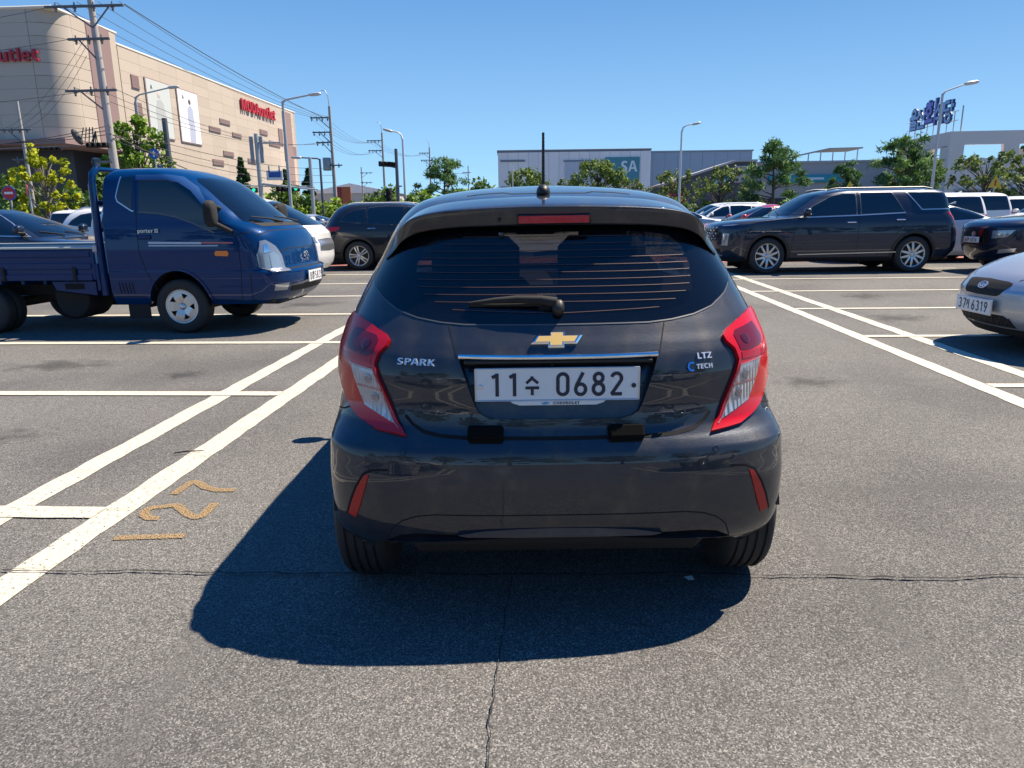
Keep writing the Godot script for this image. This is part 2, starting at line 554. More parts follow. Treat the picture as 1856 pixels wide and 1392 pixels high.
# ---------------------------------------------------------------- wheels
var wheel_cache := {}
func wheel(parent: Node, pos: Vector3, R: float, w: float, rr: float, style: String, grooves := false) -> Node3D:
	var o := sub_thing("wheel", parent, pos)
	if pos.x < 0: o.rotation_degrees.y = 180
	var key := "%s %.3f %.3f %.3f %s" % [style, R, w, rr, grooves]
	if not wheel_cache.has(key):
		var X := Transform3D(Basis(Vector3(0, 1, 0), Vector3(1, 0, 0), Vector3(0, 0, -1)), Vector3.ZERO) # lathe axis along x
		var t := MB.new()
		var P := [Vector2(rr - .012, -w / 2 + .015), Vector2(rr + .005, -w / 2 + .004), Vector2(lerpf(rr, R, .5), -w / 2 - .004), Vector2(R - .035, -w / 2 + .003), Vector2(R - .012, -w / 2 + .012), Vector2(R, -w / 2 + .03)]
		if grooves:
			for g in [-0.048, -0.016, 0.016, 0.048]:
				P.append_array([Vector2(R, g - .0055), Vector2(R - .008, g - .0045), Vector2(R - .008, g + .0045), Vector2(R, g + .0055)])
		P.append_array([Vector2(R, w / 2 - .03), Vector2(R - .012, w / 2 - .012), Vector2(R - .035, w / 2 - .003), Vector2(lerpf(rr, R, .5), w / 2 + .004), Vector2(rr + .005, w / 2 - .004), Vector2(rr - .012, w / 2 - .015)])
		t.lathe(P, X, 40, 0.6)
		var d := MB.new() # dark inside: drum and back plate
		d.lathe([Vector2(0.0, w / 2 - .085), Vector2(rr - .02, w / 2 - .085)], X, 24)
		d.lathe([Vector2(0.02, w / 2 - .075), Vector2(rr * .72, w / 2 - .075), Vector2(rr * .72, w / 2 - .084)], X, 24)
		var s := MB.new()
		s.lathe([Vector2(rr - .035, -w / 2 + .02), Vector2(rr - .028, w / 2 - .06), Vector2(rr - .022, w / 2 - .022), Vector2(rr - .008, w / 2 - .008), Vector2(rr + .004, w / 2 - .01), Vector2(rr + .004, w / 2 - .03)], X, 40, 0.5)
		var zo := w / 2 - .012
		var hub := rr * .2
		var spokes := []   # [angle, half width at hub, half width at rim]
		match style:
			"five": for k in 5: spokes.append([TAU * k / 5, .033, .028, 0.0])
			"petal": for k in 5: spokes.append([TAU * k / 5, .05, .062, 0.0])
			"pairs": for k in 5:
				spokes.append([TAU * k / 5, .014, .017, 0.16]); spokes.append([TAU * k / 5, .014, .017, -0.16])
			"y": for k in 5:
				spokes.append([TAU * k / 5, .026, .017, 0.27]); spokes.append([TAU * k / 5, .026, .017, -0.27])
			"many": for k in 10: spokes.append([TAU * k / 10, .016, .013, 0.0])
		for q in spokes:
			var a: float = q[0]
			var u := Vector2(cos(a), sin(a))
			var ue := Vector2(cos(a + q[3]), sin(a + q[3]))
			var pe := Vector2(-ue.y, ue.x)
			var pu := Vector2(-u.y, u.x)
			var off: Vector2 = pu * (signf(q[3]) * hub * .35)
			var A := u * hub * .6 + off
			var Bq := ue * (rr - .004)
			var prof := [[A - pu * q[1], A + pu * q[1], zo - .02], [A.lerp(Bq, .5) - pe.lerp(pu, .5) * lerpf(q[1], q[2], .35), A.lerp(Bq, .5) + pe.lerp(pu, .5) * lerpf(q[1], q[2], .35), zo], [Bq - pe * q[2], Bq + pe * q[2], zo - .008]]
			for i in 2:
				var c0 = prof[i]
				var c1 = prof[i + 1]
				var F := func(p: Vector2, z: float) -> Vector3: return Vector3(z, p.y, p.x)
				var b0: Vector3 = F.call(c0[0], c0[2]); var b1: Vector3 = F.call(c0[1], c0[2])
				var e0: Vector3 = F.call(c1[0], c1[2]); var e1: Vector3 = F.call(c1[1], c1[2])
				s.quad(b0, b1, e1, e0)
				var dx := Vector3(-.03, 0, 0)
				s.quad(b0, e0, e0 + dx, b0 + dx)
				s.quad(b1, e1, e1 + dx, b1 + dx)
		if style == "petal":
			s.lathe([Vector2(rr - .012, zo - .004), Vector2(rr - .05, zo - .001)], X, 40)
		s.lathe([Vector2(hub, zo - .04), Vector2(hub, zo - .012), Vector2(hub * .8, zo - .002), Vector2(hub * .35, zo + .002), Vector2(0, zo + .002)], X, 24, 0.5)
		for k in 5:
			var a := TAU * (k + .5) / 5
			s.lathe([Vector2(.011, zo - .03), Vector2(.011, zo - .008), Vector2(0, zo - .006)], Transform3D(X.basis, Vector3(0, sin(a) * hub * .72, cos(a) * hub * .72)), 6)
		wheel_cache[key] = [t.mesh(), d.mesh(), s.mesh()]
	var c = wheel_cache[key]
	part("tyre", c[0], M.rubber, o)
	part("brake_drum", c[1], M.drum, o)
	part("rim", c[2], M.alloy if style != "steel" else M.drum, o)
	return o

func materials():
	mat("rubber", grey(.022), .75)
	mat("drum", lin(.03, .028, .026), .7)
	mat("alloy", lin(.55, .56, .58), .32, .85)
	mat("chrome", lin(.82, .84, .87), .08, 1.0)
	mat("satin", lin(.62, .64, .66), .3, .9)
	mat("black", grey(.012), .5)
	mat("rail_metal", lin(.20, .21, .22), .4, .6)
	mat("gloss_black", grey(.008), .12)
	mat("matt_black", grey(.014), .85)
	mat("dark_glass", lin(.004, .006, .009), .03, 0.0, 0.0, .7)
	mat("gap", grey(.003), .9)
	mat("interior", grey(.016), .9)
	mat("red_lens", lin(.50, .002, .006), .22, 0.0, .35)
	mat("dark_red_lens", lin(.12, .002, .006), .2, 0.0, .4)
	mat("reflector_red", lin(.42, .003, .005), .4, 0.0, .1)
	mat("clear_lens", lin(.40, .40, .43), .2, .4, .5)
	mat("black_satin", lin(.10, .11, .12), .4, .3)
	mat("letter", lin(.75, .77, .80), .35, .55)
	mat("lamp_glass", lin(.30, .33, .37), .12, .5, 1.0)
	mat("amber", lin(.8, .2, .02), .2, 0.0, .8)
	mat("plate_white", lin(.72, .74, .74), .45)
	mat("plate_ink", lin(.012, .018, .04), .5)
	mat("gold", lin(.55, .38, .12), .45, .35, .4)
	mat("paint_graphite", lin(.007, .011, .019), .42, .35, 1.0)
	mat("paint_blue", lin(.001, .029, .112), .35, .1, .65)
	mat("paint_white", lin(.72, .72, .70), .35, 0.0, .8)
	mat("paint_silver", lin(.43, .45, .47), .38, .55, 1.0)
	mat("paint_black", lin(.012, .014, .02), .4, .3, 1.0)
	mat("paint_grey", lin(.015, .024, .046), .38, .45, 1.0)
	mat("paint_navy", lin(.012, .02, .045), .36, .5, 1.0)
	mat("paint_red", lin(.42, .014, .018), .35, .1, 1.0)
	mat("paint_pearl", lin(.62, .61, .585), .4, 0.0, .8)
	mat("concrete", lin(.36, .35, .33), .85)
	mat("steel_pole", lin(.42, .44, .46), .5, .4)
	mat("white_pole", lin(.62, .64, .66), .5, .2)
	mat("dark_pole", lin(.10, .115, .13), .6, .2)
	mat("cable", grey(.05), .8)
	mat("insulator", lin(.16, .16, .17), .4)
	mat("transformer", lin(.30, .32, .34), .6)
	mat("bark", lin(.09, .07, .05), .95)
	mat("bark_pale", lin(.16, .14, .12), .95)
	var g := mat("tint_glass", lin(.004, .005, .008, .72), .02)
	g.transparency = BaseMaterial3D.TRANSPARENCY_ALPHA
	var w := mat("shield_glass", lin(.008, .012, .012, .4), .02)
	w.transparency = BaseMaterial3D.TRANSPARENCY_ALPHA
	var c := mat("clear_glass", lin(.02, .03, .03, .12), .02)
	c.transparency = BaseMaterial3D.TRANSPARENCY_ALPHA
	# paint flake: a very fine normal texture
	var fl := noise_tex("flake", FastNoiseLite.TYPE_CELLULAR, .5, 1024, [], 1, 2.0, FastNoiseLite.RETURN_CELL_VALUE)
	# asphalt
	var a := mat("asphalt", Color.WHITE, .9)
	a.metallic_specular = .35
	a.albedo_texture = noise_tex("stones", FastNoiseLite.TYPE_CELLULAR, .28, 2048, [[0.0, lin(.058, .058, .056)], [.3, lin(.100, .099, .095)], [.62, lin(.143, .141, .135)], [.85, lin(.200, .197, .187)], [1.0, lin(.34, .332, .312)]], 1, 0.0, FastNoiseLite.RETURN_CELL_VALUE, 4)
	a.heightmap_enabled = true
	a.heightmap_texture = noise_tex("stones_h", FastNoiseLite.TYPE_CELLULAR, .28, 2048, [], 1, 0.0, FastNoiseLite.RETURN_DISTANCE, 4)
	a.heightmap_scale = -.12
	a.uv1_scale = Vector3(1, 1, 1) / 2.3
	a.detail_enabled = true
	a.detail_blend_mode = BaseMaterial3D.BLEND_MODE_MUL
	a.detail_uv_layer = BaseMaterial3D.DETAIL_UV_2
	a.detail_albedo = noise_tex("mottle", FastNoiseLite.TYPE_SIMPLEX_SMOOTH, .006, 1024, [[0.0, lin(.62, .61, .62)], [.4, lin(.86, .85, .84)], [.6, lin(.95, .94, .92)], [1.0, lin(1, 1, .98)]], 6)
	a.uv2_scale = Vector3(1, 1, 1) / 17.0
	# road paint, worn down to the stone here and there
	var p := mat("road_paint", Color.WHITE, .7)
	p.albedo_texture = noise_tex("paint_wear", FastNoiseLite.TYPE_SIMPLEX, .03, 1024, [[0.0, lin(.16, .155, .14, 0.0)], [.15, lin(.30, .29, .25, 0.0)], [.17, lin(.36, .345, .29)], [.28, lin(.45, .425, .345)], [.55, lin(.50, .475, .39)], [1.0, lin(.55, .525, .435)]], 5)
	p.transparency = BaseMaterial3D.TRANSPARENCY_ALPHA_SCISSOR
	p.alpha_scissor_threshold = .5
	p.uv1_triplanar = true
	p.uv1_world_triplanar = true
	p.uv1_scale = Vector3.ONE * .9
	var o := mat("orange_paint", Color.WHITE, .8)
	o.albedo_texture = noise_tex("orange_wear", FastNoiseLite.TYPE_SIMPLEX, .05, 512, [[0.0, lin(.3, .18, .06, 0.0)], [.40, lin(.3, .18, .06, 0.0)], [.44, lin(.27, .19, .10)], [1.0, lin(.40, .27, .125)]], 6)
	o.transparency = BaseMaterial3D.TRANSPARENCY_ALPHA_SCISSOR
	o.alpha_scissor_threshold = .5
	o.uv1_triplanar = true
	o.uv1_world_triplanar = true
	o.uv1_scale = Vector3.ONE * 4.0
	mat("crack", lin(.022, .021, .02), .95)
	mat("red_paving", lin(.27, .10, .075), .85)
	mat("litter", lin(.7, .68, .62), .8)
	# dusty rubber band of the graphite car
	var d := mat("paint_dust", lin(.022, .025, .031), .45, .7, .75)
	d.clearcoat_roughness = .06
	var du := noise_tex("dust", FastNoiseLite.TYPE_SIMPLEX_SMOOTH, .012, 512, [[0.0, grey(.62)], [.45, grey(.92)], [.6, grey(1.0)], [1.0, grey(1.0)]], 6, 0.0, -1, 9)
	var db := noise_tex("dust_tone", FastNoiseLite.TYPE_SIMPLEX_SMOOTH, .012, 512, [[0.0, lin(.075, .072, .066)], [.36, lin(.034, .036, .042)], [.52, lin(.023, .029, .040)], [1.0, lin(.019, .025, .037)]], 6, 0.0, -1, 9)
	M.paint_graphite.clearcoat_texture = du
	M.paint_graphite.albedo_color = Color.WHITE
	M.paint_graphite.albedo_texture = db
	for key in ["paint_graphite", "paint_blue", "paint_grey", "paint_navy", "paint_black"]: M[key].metallic_specular = .28
	M.paint_blue.metallic_specular = .12
	for key in ["paint_graphite", "paint_dust", "paint_grey", "paint_silver"]:
		M[key].normal_enabled = true
		M[key].normal_texture = fl
		M[key].normal_scale = .25
		M[key].uv1_triplanar = true
		M[key].uv1_scale = Vector3.ONE * 1.2

# ---------------------------------------------------------------- the small graphite hatchback
func at_hull(h: Hull, x: float, y: float, off := 0.0) -> Transform3D:
	# a frame lying on the rear face: x to the viewer's right, z out of the surface
	var a := h.pn(h.s_end(absf(x), y, true), y)
	var p: Vector3 = a[0]
	var nn: Vector3 = a[1]
	if x < 0:
		p.x = -p.x; nn.x = -nn.x
	var ax := Vector3(0, 1, 0).cross(nn).normalized()
	return Transform3D(Basis(ax, nn.cross(ax).normalized(), nn), p + nn * off)
func panel(called: String, h: Hull, poly: PackedVector2Array, m: Material, parent: Node, off := 0.0, depth := 0.0, sides := 0, fine := 1, holes := [], slope := 0.0, yref := 0.0, flute := 0.0) -> MeshInstance3D:
	var b := MB.new()
	h.patch(b, poly, holes, off, depth, sides, fine, slope, yref, flute)
	return part(called, b, m, parent)
func strips(called: String, h: Hull, lines: Array, w: float, where: String, m: Material, parent: Node, off := 0.001, depth := 0.0, sides := 0) -> MeshInstance3D:
	var b := MB.new()
	for l in lines: h.line(b, l, w, where, off, depth, sides)
	return part(called, b, m, parent)
func grow(p: PackedVector2Array, d: float) -> PackedVector2Array:
	var o := Geometry2D.offset_polygon(p, d, Geometry2D.JOIN_MITER)
	var best := p
	for q in o:
		if q.size() > 2 and not Geometry2D.is_polygon_clockwise(q): best = q
	return best

func hatchback():
	var car := thing("hatchback_car", "graphite grey hatchback seen from behind, chrome bar above its plate", "car", "", Vector3(.148, 0, -3.93))
	var h := Hull.new([
		[.215, .745, -1.70, 1.68, .55, .28, 2.6, 2.9], [.25, .763, -1.74, 1.715], [.30, .774, -1.77, 1.762], [.345, .778, -1.79, 1.782], [.41, .780, -1.80, 1.796],
		[.50, .781, -1.80, 1.80], [.575, .780, -1.78, 1.792, .55, .29, 2.6, 2.9], [.61, .780, -1.77, 1.784], [.638, .780, -1.755, 1.768, .55, .33, 2.6, 2.8], [.66, .780, -1.745, 1.750, .55, .37, 2.6, 2.7], [.69, .780, -1.73, 1.736, .55, .41, 2.6, 2.6],
		[.75, .777, -1.70, 1.727, .55, .45], [.84, .772, -1.62, 1.722], [.90, .765, -1.42, 1.705], [.935, .757, -1.25, 1.682], [.97, .748, -1.10, 1.652], [1.0, .739, -.96, 1.628], [1.02, .731, -.90, 1.612], [1.10, .695, -.72, 1.555],
		[1.20, .645, -.50, 1.484, .5, .45], [1.30, .600, -.26, 1.41], [1.36, .560, -.08, 1.345], [1.40, .515, .06, 1.24, .4, .4], [1.43, .44, .18, 1.08, .35, .35], [1.45, .33, .3, .92, .25, .25], [1.465, .14, .42, .76, .15, .15], [1.47, .02, .5, .66, .05, .05]], 1.7)
	var rw := 1.30
	var fw := -1.085
	var R := .292
	# openings and outlines, half of each, as (x, y) seen from behind
	var win := h.end_poly([Vector2(0, 1.003), Vector2(.30, 1.004), Vector2(.38, 1.010), Vector2(.46, 1.022), Vector2(.53, 1.042), Vector2(.585, 1.072), Vector2(.632, 1.105), Vector2(.646, 1.13), Vector2(.632, 1.19), Vector2(.594, 1.265), Vector2(.55, 1.322), Vector2(0, 1.34)])
	var hatch := h.end_poly([Vector2(0, .660), Vector2(.30, .662), Vector2(.38, .666), Vector2(.435, .676), Vector2(.468, .694), Vector2(.497, .722), Vector2(.527, .775), Vector2(.555, .835), Vector2(.570, .873), Vector2(.560, .902), Vector2(.535, .926), Vector2(.526, .947), Vector2(.534, .968), Vector2(.60, .997), Vector2(.675, 1.03), Vector2(.66, 1.075), Vector2(.652, 1.118), Vector2(.638, 1.19), Vector2(.600, 1.265), Vector2(.556, 1.327), Vector2(.50, 1.352), Vector2(0, 1.352)])
	var recess := h.end_poly([Vector2(0, .712), Vector2(.19, .712), Vector2(.232, .718), Vector2(.258, .735), Vector2(.27, .76), Vector2(.30, .85), Vector2(.316, .9), Vector2(0, .9)])
	var lamp := h.end_poly([Vector2(.490, .655), Vector2(.60, .666), Vector2(.645, .683), Vector2(.69, .712), Vector2(.722, .756), Vector2(.747, .81), Vector2(13.02, .86), Vector2(13.0, .905), Vector2(.752, .945), Vector2(.732, .982), Vector2(.705, 1.012), Vector2(.675, 1.008), Vector2(.61, .985), Vector2(.560, .962), Vector2(.547, .947), Vector2(.556, .93), Vector2(.584, .906), Vector2(.596, .873), Vector2(.584, .835), Vector2(.552, .765), Vector2(.522, .698)])
	var bezel := grow(lamp, .022)
	var side_win := h.side_poly([Vector2(-.93, 1.03), Vector2(1.02, 1.06), Vector2(1.12, 1.10), Vector2(.98, 1.30), Vector2(.8, 1.335), Vector2(-.15, 1.335), Vector2(-.45, 1.20)])
	var ws := h.end_poly([Vector2(0, 1.03), Vector2(.55, 1.03), Vector2(.50, 1.20), Vector2(.44, 1.345), Vector2(0, 1.345)], false)
	var shell := PackedVector2Array()
	var base := [Vector2(0, .3), Vector2(.6, .26)]
	var under := h.end_poly([Vector2(0, .337), Vector2(.46, .337), Vector2(.52, .326), Vector2(.565, .29), Vector2(.60, .268), Vector2(.66, .255), Vector2(.72, .25)])
	shell.append(Vector2(0, .215)); shell.append(Vector2(2.98, .215)); shell.append(Vector2(3.0, .33))
	for q in h.end_poly([Vector2(.75, .268), Vector2(.70, .258), Vector2(.64, .258), Vector2(.60, .268), Vector2(.572, .295), Vector2(.52, .326), Vector2(.46, .337), Vector2(0, .337), Vector2(0, .34)]).slice(0, -1):
		if q.x > 3.2: shell.append(q)
	shell.append(Vector2(4, .337)); shell.append(Vector2(4, h.y1)); shell.append(Vector2(0, h.y1))
	var a1 := h.arch(rw, R + .005, .311)
	var a2 := h.arch(fw, R + .005, .335)
	var body := MB.new()
	h.patch(body, shell, [a1, a2, hatch, side_win, ws, grow(lamp, .004)], 0.0, .03)
	var bd := part("body", body, M.paint_graphite, car)
	# dark ground behind the gaps
	panel("gap_seal", h, grow(hatch, .012), M.gap, car, -.012, 0, 0, 1, [grow(win, -.008), grow(recess, .004)])
	var g2 := MB.new()
	h.patch(g2, bezel, [], -.006, 0.0); part("lamp_seal", g2, M.gloss_black, car)
	# the hatch with its window opening and its number plate recess
	var ht := panel("hatch", h, grow(hatch, -.003), M.paint_graphite, car, 0.0, .014, 0, 1, [win, recess])
	var rc := MB.new()
	h.patch(rc, recess, [], -.012, 0.0, 0, 2, -.20, .712)
	h.rim(rc, recess, 0.0, .05, 0, 0, 0)
	part("plate_recess", rc, M.paint_graphite, ht)
	for sd in [-1, 1]: strips("panel_groove", h, [[Vector2(.352, 1.0), Vector2(.338, .955), Vector2(.322, .905)]], .004, "rear", M.gap, ht, .0008, 0.0, sd)
	strips("window_edge", h, [[Vector2(0, 1.000), Vector2(.30, 1.001), Vector2(.38, 1.007), Vector2(.46, 1.019), Vector2(.53, 1.039), Vector2(.585, 1.069), Vector2(.625, 1.104)]], .0036, "rear", M.black_satin, ht, .002, .002)
	var gl := panel("rear_window", h, win, M.tint_glass, car, .0015, 0.0)
	panel("window_border", h, win, M.gloss_black, gl, -.004, 0.0, 0, 1, [h.end_poly([Vector2(0, 1.03), Vector2(.36, 1.035), Vector2(.44, 1.055), Vector2(.47, 1.10), Vector2(.475, 1.18), Vector2(.455, 1.235), Vector2(.41, 1.275), Vector2(.3, 1.29), Vector2(0, 1.292)])])
	for k in 11:
		var y := 1.044 + k * .0228
		var w: float = [.34, .40, .44, .458, .465, .465, .462, .45, .425, .385, .31][k]
		var l := [Vector2(0, y - (.012 if k == 0 else 0.0)), Vector2(.12, y - (.008 if k == 0 else 0.0)), Vector2(w, y)]
		strips("heater_wire", h, [l], .0015, "rear", mat("heater", lin(.10, .042, .03), .6), gl, .0045)
	# wiper
	var wp := MB.new()
	var W0 := at_hull(h, .005, 1.045, .012)
	wp.tube([at_hull(h, -.285, 1.060, .012).origin, at_hull(h, -.2, 1.064, .020).origin, at_hull(h, -.13, 1.066, .024).origin, at_hull(h, -.05, 1.063, .026).origin, at_hull(h, .0, 1.055, .024).origin], [.004, .010, .013, .014, .017], 10)
	wp.tube([at_hull(h, -.285, 1.056, .006).origin, at_hull(h, -.05, 1.056, .008).origin], .0045, 6)
	part("rear_wiper", wp, M.matt_black, car)
	var wc := MB.new()
	wc.ellip(W0.origin, Vector3(.021, .026, .024), W0.basis, 14, 8, 2.6); part("wiper_cap", wc, M.black, car)
	# roof spoiler
	var sp := MB.new()
	var up_line := [Vector2(0, 1.376), Vector2(.16, 1.374), Vector2(.31, 1.368), Vector2(.42, 1.357), Vector2(.495, 1.336), Vector2(.545, 1.298), Vector2(.576, 1.252), Vector2(.600, 1.205)]
	var low_line := [Vector2(0, 1.312), Vector2(.16, 1.311), Vector2(.30, 1.308), Vector2(.40, 1.301), Vector2(.475, 1.288), Vector2(.53, 1.262), Vector2(.567, 1.225), Vector2(.600, 1.195)]
	var curve := func(L: Array, t: float) -> Vector2:
		var f := clampf(t, 0, 1) * (L.size() - 1)
		var i := mini(int(f), L.size() - 2)
		var p0: Vector2 = L[maxi(i - 1, 0)] if i > 0 else Vector2(-L[1].x, L[1].y)
		return L[i].cubic_interpolate(L[i + 1], p0, L[mini(i + 2, L.size() - 1)], f - i)
	var zh := func(x: float, y: float) -> Vector3:
		return h.pt(h.s_end(minf(x, h.at(y)[0] * .985), y, true), y)
	var sec := func(q: float) -> Array:
		var t := absf(q)
		var sg := -1.0 if q < 0 else 1.0
		var U: Vector2 = curve.call(up_line, t)
		var L: Vector2 = curve.call(low_line, t)
		var HU: Vector3 = zh.call(U.x, U.y)
		var HL: Vector3 = zh.call(L.x, L.y)
		var A: Vector3 = zh.call(U.x * .985, minf(U.y + lerpf(.034, .02, t), 1.44))
		var zc := 1.464 - .105 * pow(U.x / .5, 2.0) * .8
		var zu: float = maxf(lerpf(zc, HU.z + .02, smoothstep(.55, 1.0, t)), HU.z + .006)
		var zl: float = maxf(lerpf(zc - .014, HL.z + .012, smoothstep(.55, 1.0, t)), HL.z + .006)
		var dA := Vector3(0, .003, .003)
		var P := [A + dA, (A + dA).lerp(Vector3(U.x, U.y + .012 * (1 - t), zu - .05), .5) + Vector3(0, .004, 0) * (1 - t), Vector3(U.x, U.y + .009 * (1 - t), zu - .045 * (1 - t * .7)), Vector3(U.x, U.y, zu - .006), Vector3(U.x, U.y - .007 * (1 - t), zu), Vector3(lerpf(U.x, L.x, .5), (U.y + L.y) * .5, (zu + zl) * .5), Vector3(L.x, L.y + .007 * (1 - t), zl), Vector3(L.x, L.y, zl - .006), Vector3(L.x, L.y - .001, zl - .02 * (1 - t * .8)), HL + Vector3(0, .012 * (1 - t), .002)]
		for i in P.size(): P[i].x *= sg
		return P
	var K := 56
	var grid := []
	for i in K + 1: grid.append(sec.call(lerpf(-1, 1, float(i) / K)))
	var nm := func(i: int, j: int) -> Vector3:
		var du: Vector3 = grid[mini(i + 1, K)][j] - grid[maxi(i - 1, 0)][j]
		var dv: Vector3 = grid[i][mini(j + 1, 9)] - grid[i][maxi(j - 1, 0)]
		return dv.cross(du).normalized()
	for i in K:
		for j in 9:
			sp.quads(grid[i][j], grid[i + 1][j], grid[i + 1][j + 1], grid[i][j + 1], nm.call(i, j), nm.call(i + 1, j), nm.call(i + 1, j + 1), nm.call(i, j + 1))
	for i in [0, K]:
		for j in range(1, 8):
			var nn := Vector3(-1 if i == 0 else 1, 0, 0)
			sp.tri(grid[i][0], grid[i][j], grid[i][j + 1], nn, nn, nn)
			sp.tri(grid[i][0], grid[i][8], grid[i][9], nn, nn, nn)
	var spo := part("roof_spoiler", sp, M.paint_graphite, car)
	var cm := MB.new()
	for i in 12:
		var xa := lerpf(-.118, .118, i / 12.0)
		var xb := lerpf(-.118, .118, (i + 1) / 12.0)
		var fz := func(x: float, y: float) -> Vector3: return Vector3(x, y, 1.4705 + (y - 1.331) * .42 - .336 * x * x)
		var yl := 1.319
		var yh := 1.343
		cm.quad(fz.call(xa, yl), fz.call(xb, yl), fz.call(xb, yh), fz.call(xa, yh), Vector3(0, .05, 1))
		cm.quad(fz.call(xa, yh), fz.call(xb, yh), fz.call(xb, yh) - Vector3(0, 0, .01), fz.call(xa, yh) - Vector3(0, 0, .01), Vector3.UP)
	part("brake_light", cm, M.red_lens, spo)
	var cb := MB.new()
	cb.box(Vector3(0, 1.331, 1.4575), Vector3(.252, .034, .012), .005, Basis(Vector3(1, 0, 0), .39)); part("brake_light_frame", cb, M.gloss_black, spo)
	var nz := MB.new()
	nz.ellip(Vector3(-.184, 1.331, 1.448), Vector3(.006, .006, .006)); part("washer_nozzle", nz, M.black, spo)
	# roof seam
	strips("roof_seam", h, [[Vector2(0, 1.426), Vector2(.14, 1.424), Vector2(.17, 1.430), Vector2(.25, 1.426), Vector2(.31, 1.418)]], .0022, "rear", M.gap, bd, .001)
	# tail lamps
	for sd in [-1, 1]:
		var tl := panel("taillight", h, lamp, M.red_lens, car, .012, .024, sd, 2)
		panel("upper_lens", h, h.end_poly([Vector2(.592, .955), Vector2(.585, .942), Vector2(.603, .9), Vector2(.63, .893), Vector2(.70, .905), Vector2(.708, .925), Vector2(.678, .972)]), M.dark_red_lens, tl, .0135, .003, sd, 2)
		var rf := MB.new()
		for k in 5: h.patch(rf, h.end_poly([Vector2(.607, .872 + k * .0045), Vector2(.735, .873 + k * .0045), Vector2(.735, .876 + k * .0045), Vector2(.607, .875 + k * .0045)]), [], .0145, .003, sd)
		part("reflector_rib", rf, M.red_lens, tl)
		panel("clear_lens", h, h.end_poly([Vector2(.598, .852), Vector2(.685, .862), Vector2(.664, .805), Vector2(.572, .797)]), M.clear_lens, tl, .0137, .003, sd, 6, [], 0, 0, 520.0)
		panel("clear_lens", h, h.end_poly([Vector2(.570, .791), Vector2(.662, .799), Vector2(.634, .735), Vector2(.527, .686)]), M.clear_lens, tl, .0137, .003, sd, 6, [], 0, 0, 520.0)
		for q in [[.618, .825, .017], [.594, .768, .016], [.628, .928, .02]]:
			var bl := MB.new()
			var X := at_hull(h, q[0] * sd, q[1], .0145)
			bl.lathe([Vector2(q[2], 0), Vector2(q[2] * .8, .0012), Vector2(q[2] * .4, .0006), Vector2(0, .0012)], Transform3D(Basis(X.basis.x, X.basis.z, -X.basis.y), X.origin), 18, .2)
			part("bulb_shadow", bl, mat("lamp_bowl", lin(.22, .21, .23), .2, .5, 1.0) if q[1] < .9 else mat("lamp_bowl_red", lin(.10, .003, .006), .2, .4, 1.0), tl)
		strips("lens_edge", h, [[Vector2(.602, .858), Vector2(.577, .793), Vector2(.53, .690), Vector2(.516, .672)], [Vector2(.602, .855), Vector2(.69, .866)], [Vector2(.572, .7945), Vector2(.664, .8025)]], .004, "rear", mat("lens_edge", lin(.5, .2, .18), .2, .2, 1.0), tl, .0145, .002, sd)
		panel("bumper_reflector", h, h.end_poly([Vector2(.615, .536), Vector2(.632, .531), Vector2(.660, .486), Vector2(.680, .44), Vector2(.70, .385), Vector2(.672, .376), Vector2(.650, .432), Vector2(.630, .492)]), M.reflector_red, car, .003, .01, sd, 2)
		strips("reflector_edge", h, [[Vector2(.55, .556), Vector2(.60, .552), Vector2(.635, .536), Vector2(.664, .489), Vector2(.686, .44), Vector2(.707, .38)]], .007, "rear", M.gap, car, .0012, 0, sd)
		# mirror
		var mr := MB.new()
		mr.ellip(Vector3(sd * .86, 1.0, -.62), Vector3(.085, .065, .06), Basis(), 14, 8, 2.6)
		mr.box(Vector3(sd * .755, .965, -.62), Vector3(.10, .03, .04), .01)
		part("side_mirror", mr, M.paint_graphite, car)
		panel("headlight", h, h.end_poly([Vector2(.42, .70), Vector2(.62, .74), Vector2(.70, .86), Vector2(.55, .80)], false), M.lamp_glass, car, .004, .01, sd)
		var dh := MB.new()
		for z in [-.3, .55]:
			dh = MB.new()
			dh.box(Vector3(sd * (h.x_side(z, .87) + .015), .87, z), Vector3(.02, .025, .17), .008)
			part("door_handle", dh, M.paint_graphite, car)
	for sd in [-1, 1]:
		for l in [[Vector2(-.92, .35), Vector2(-.95, .7), Vector2(-.88, 1.02)], [Vector2(.02, .33), Vector2(.03, 1.03)], [Vector2(.92, .75), Vector2(1.0, 1.05)], [Vector2(-.92, .33), Vector2(.8, .33)]]:
			strips("door_gap", h, [l], .006, "side", M.gap, bd, .0008, 0.0, sd)
		panel("side_window", h, side_win, M.tint_glass, car, -.003, 0, sd)
	panel("windshield", h, ws, M.shield_glass, car, -.002, 0)
	panel("grille", h, h.end_poly([Vector2(0, .42), Vector2(.38, .44), Vector2(.42, .58), Vector2(0, .57)], false), M.matt_black, car, .003, .01)
	panel("bumper_lip", h, h.end_poly([Vector2(0, .339), Vector2(.30, .339), Vector2(.33, .344), Vector2(.24, .357), Vector2(.12, .363), Vector2(0, .365)]), M.paint_graphite, bd, .015, .03, 0, 2, [], -.5, .339)
	# bumper seams, dust and pads
	strips("bumper_seam", h, [[Vector2(0, .412), Vector2(.40, .412), Vector2(.46, .404), Vector2(.51, .385), Vector2(.545, .355), Vector2(.565, .31), Vector2(.572, .288)]], .0035, "rear", M.gap, bd, .0009)
	for sd in [-1, 1]: strips("bumper_seam", h, [[Vector2(.70, .716), Vector2(.735, .70), Vector2(.765, .69)]], .004, "rear", M.gap, bd, .0009, 0.0, sd)
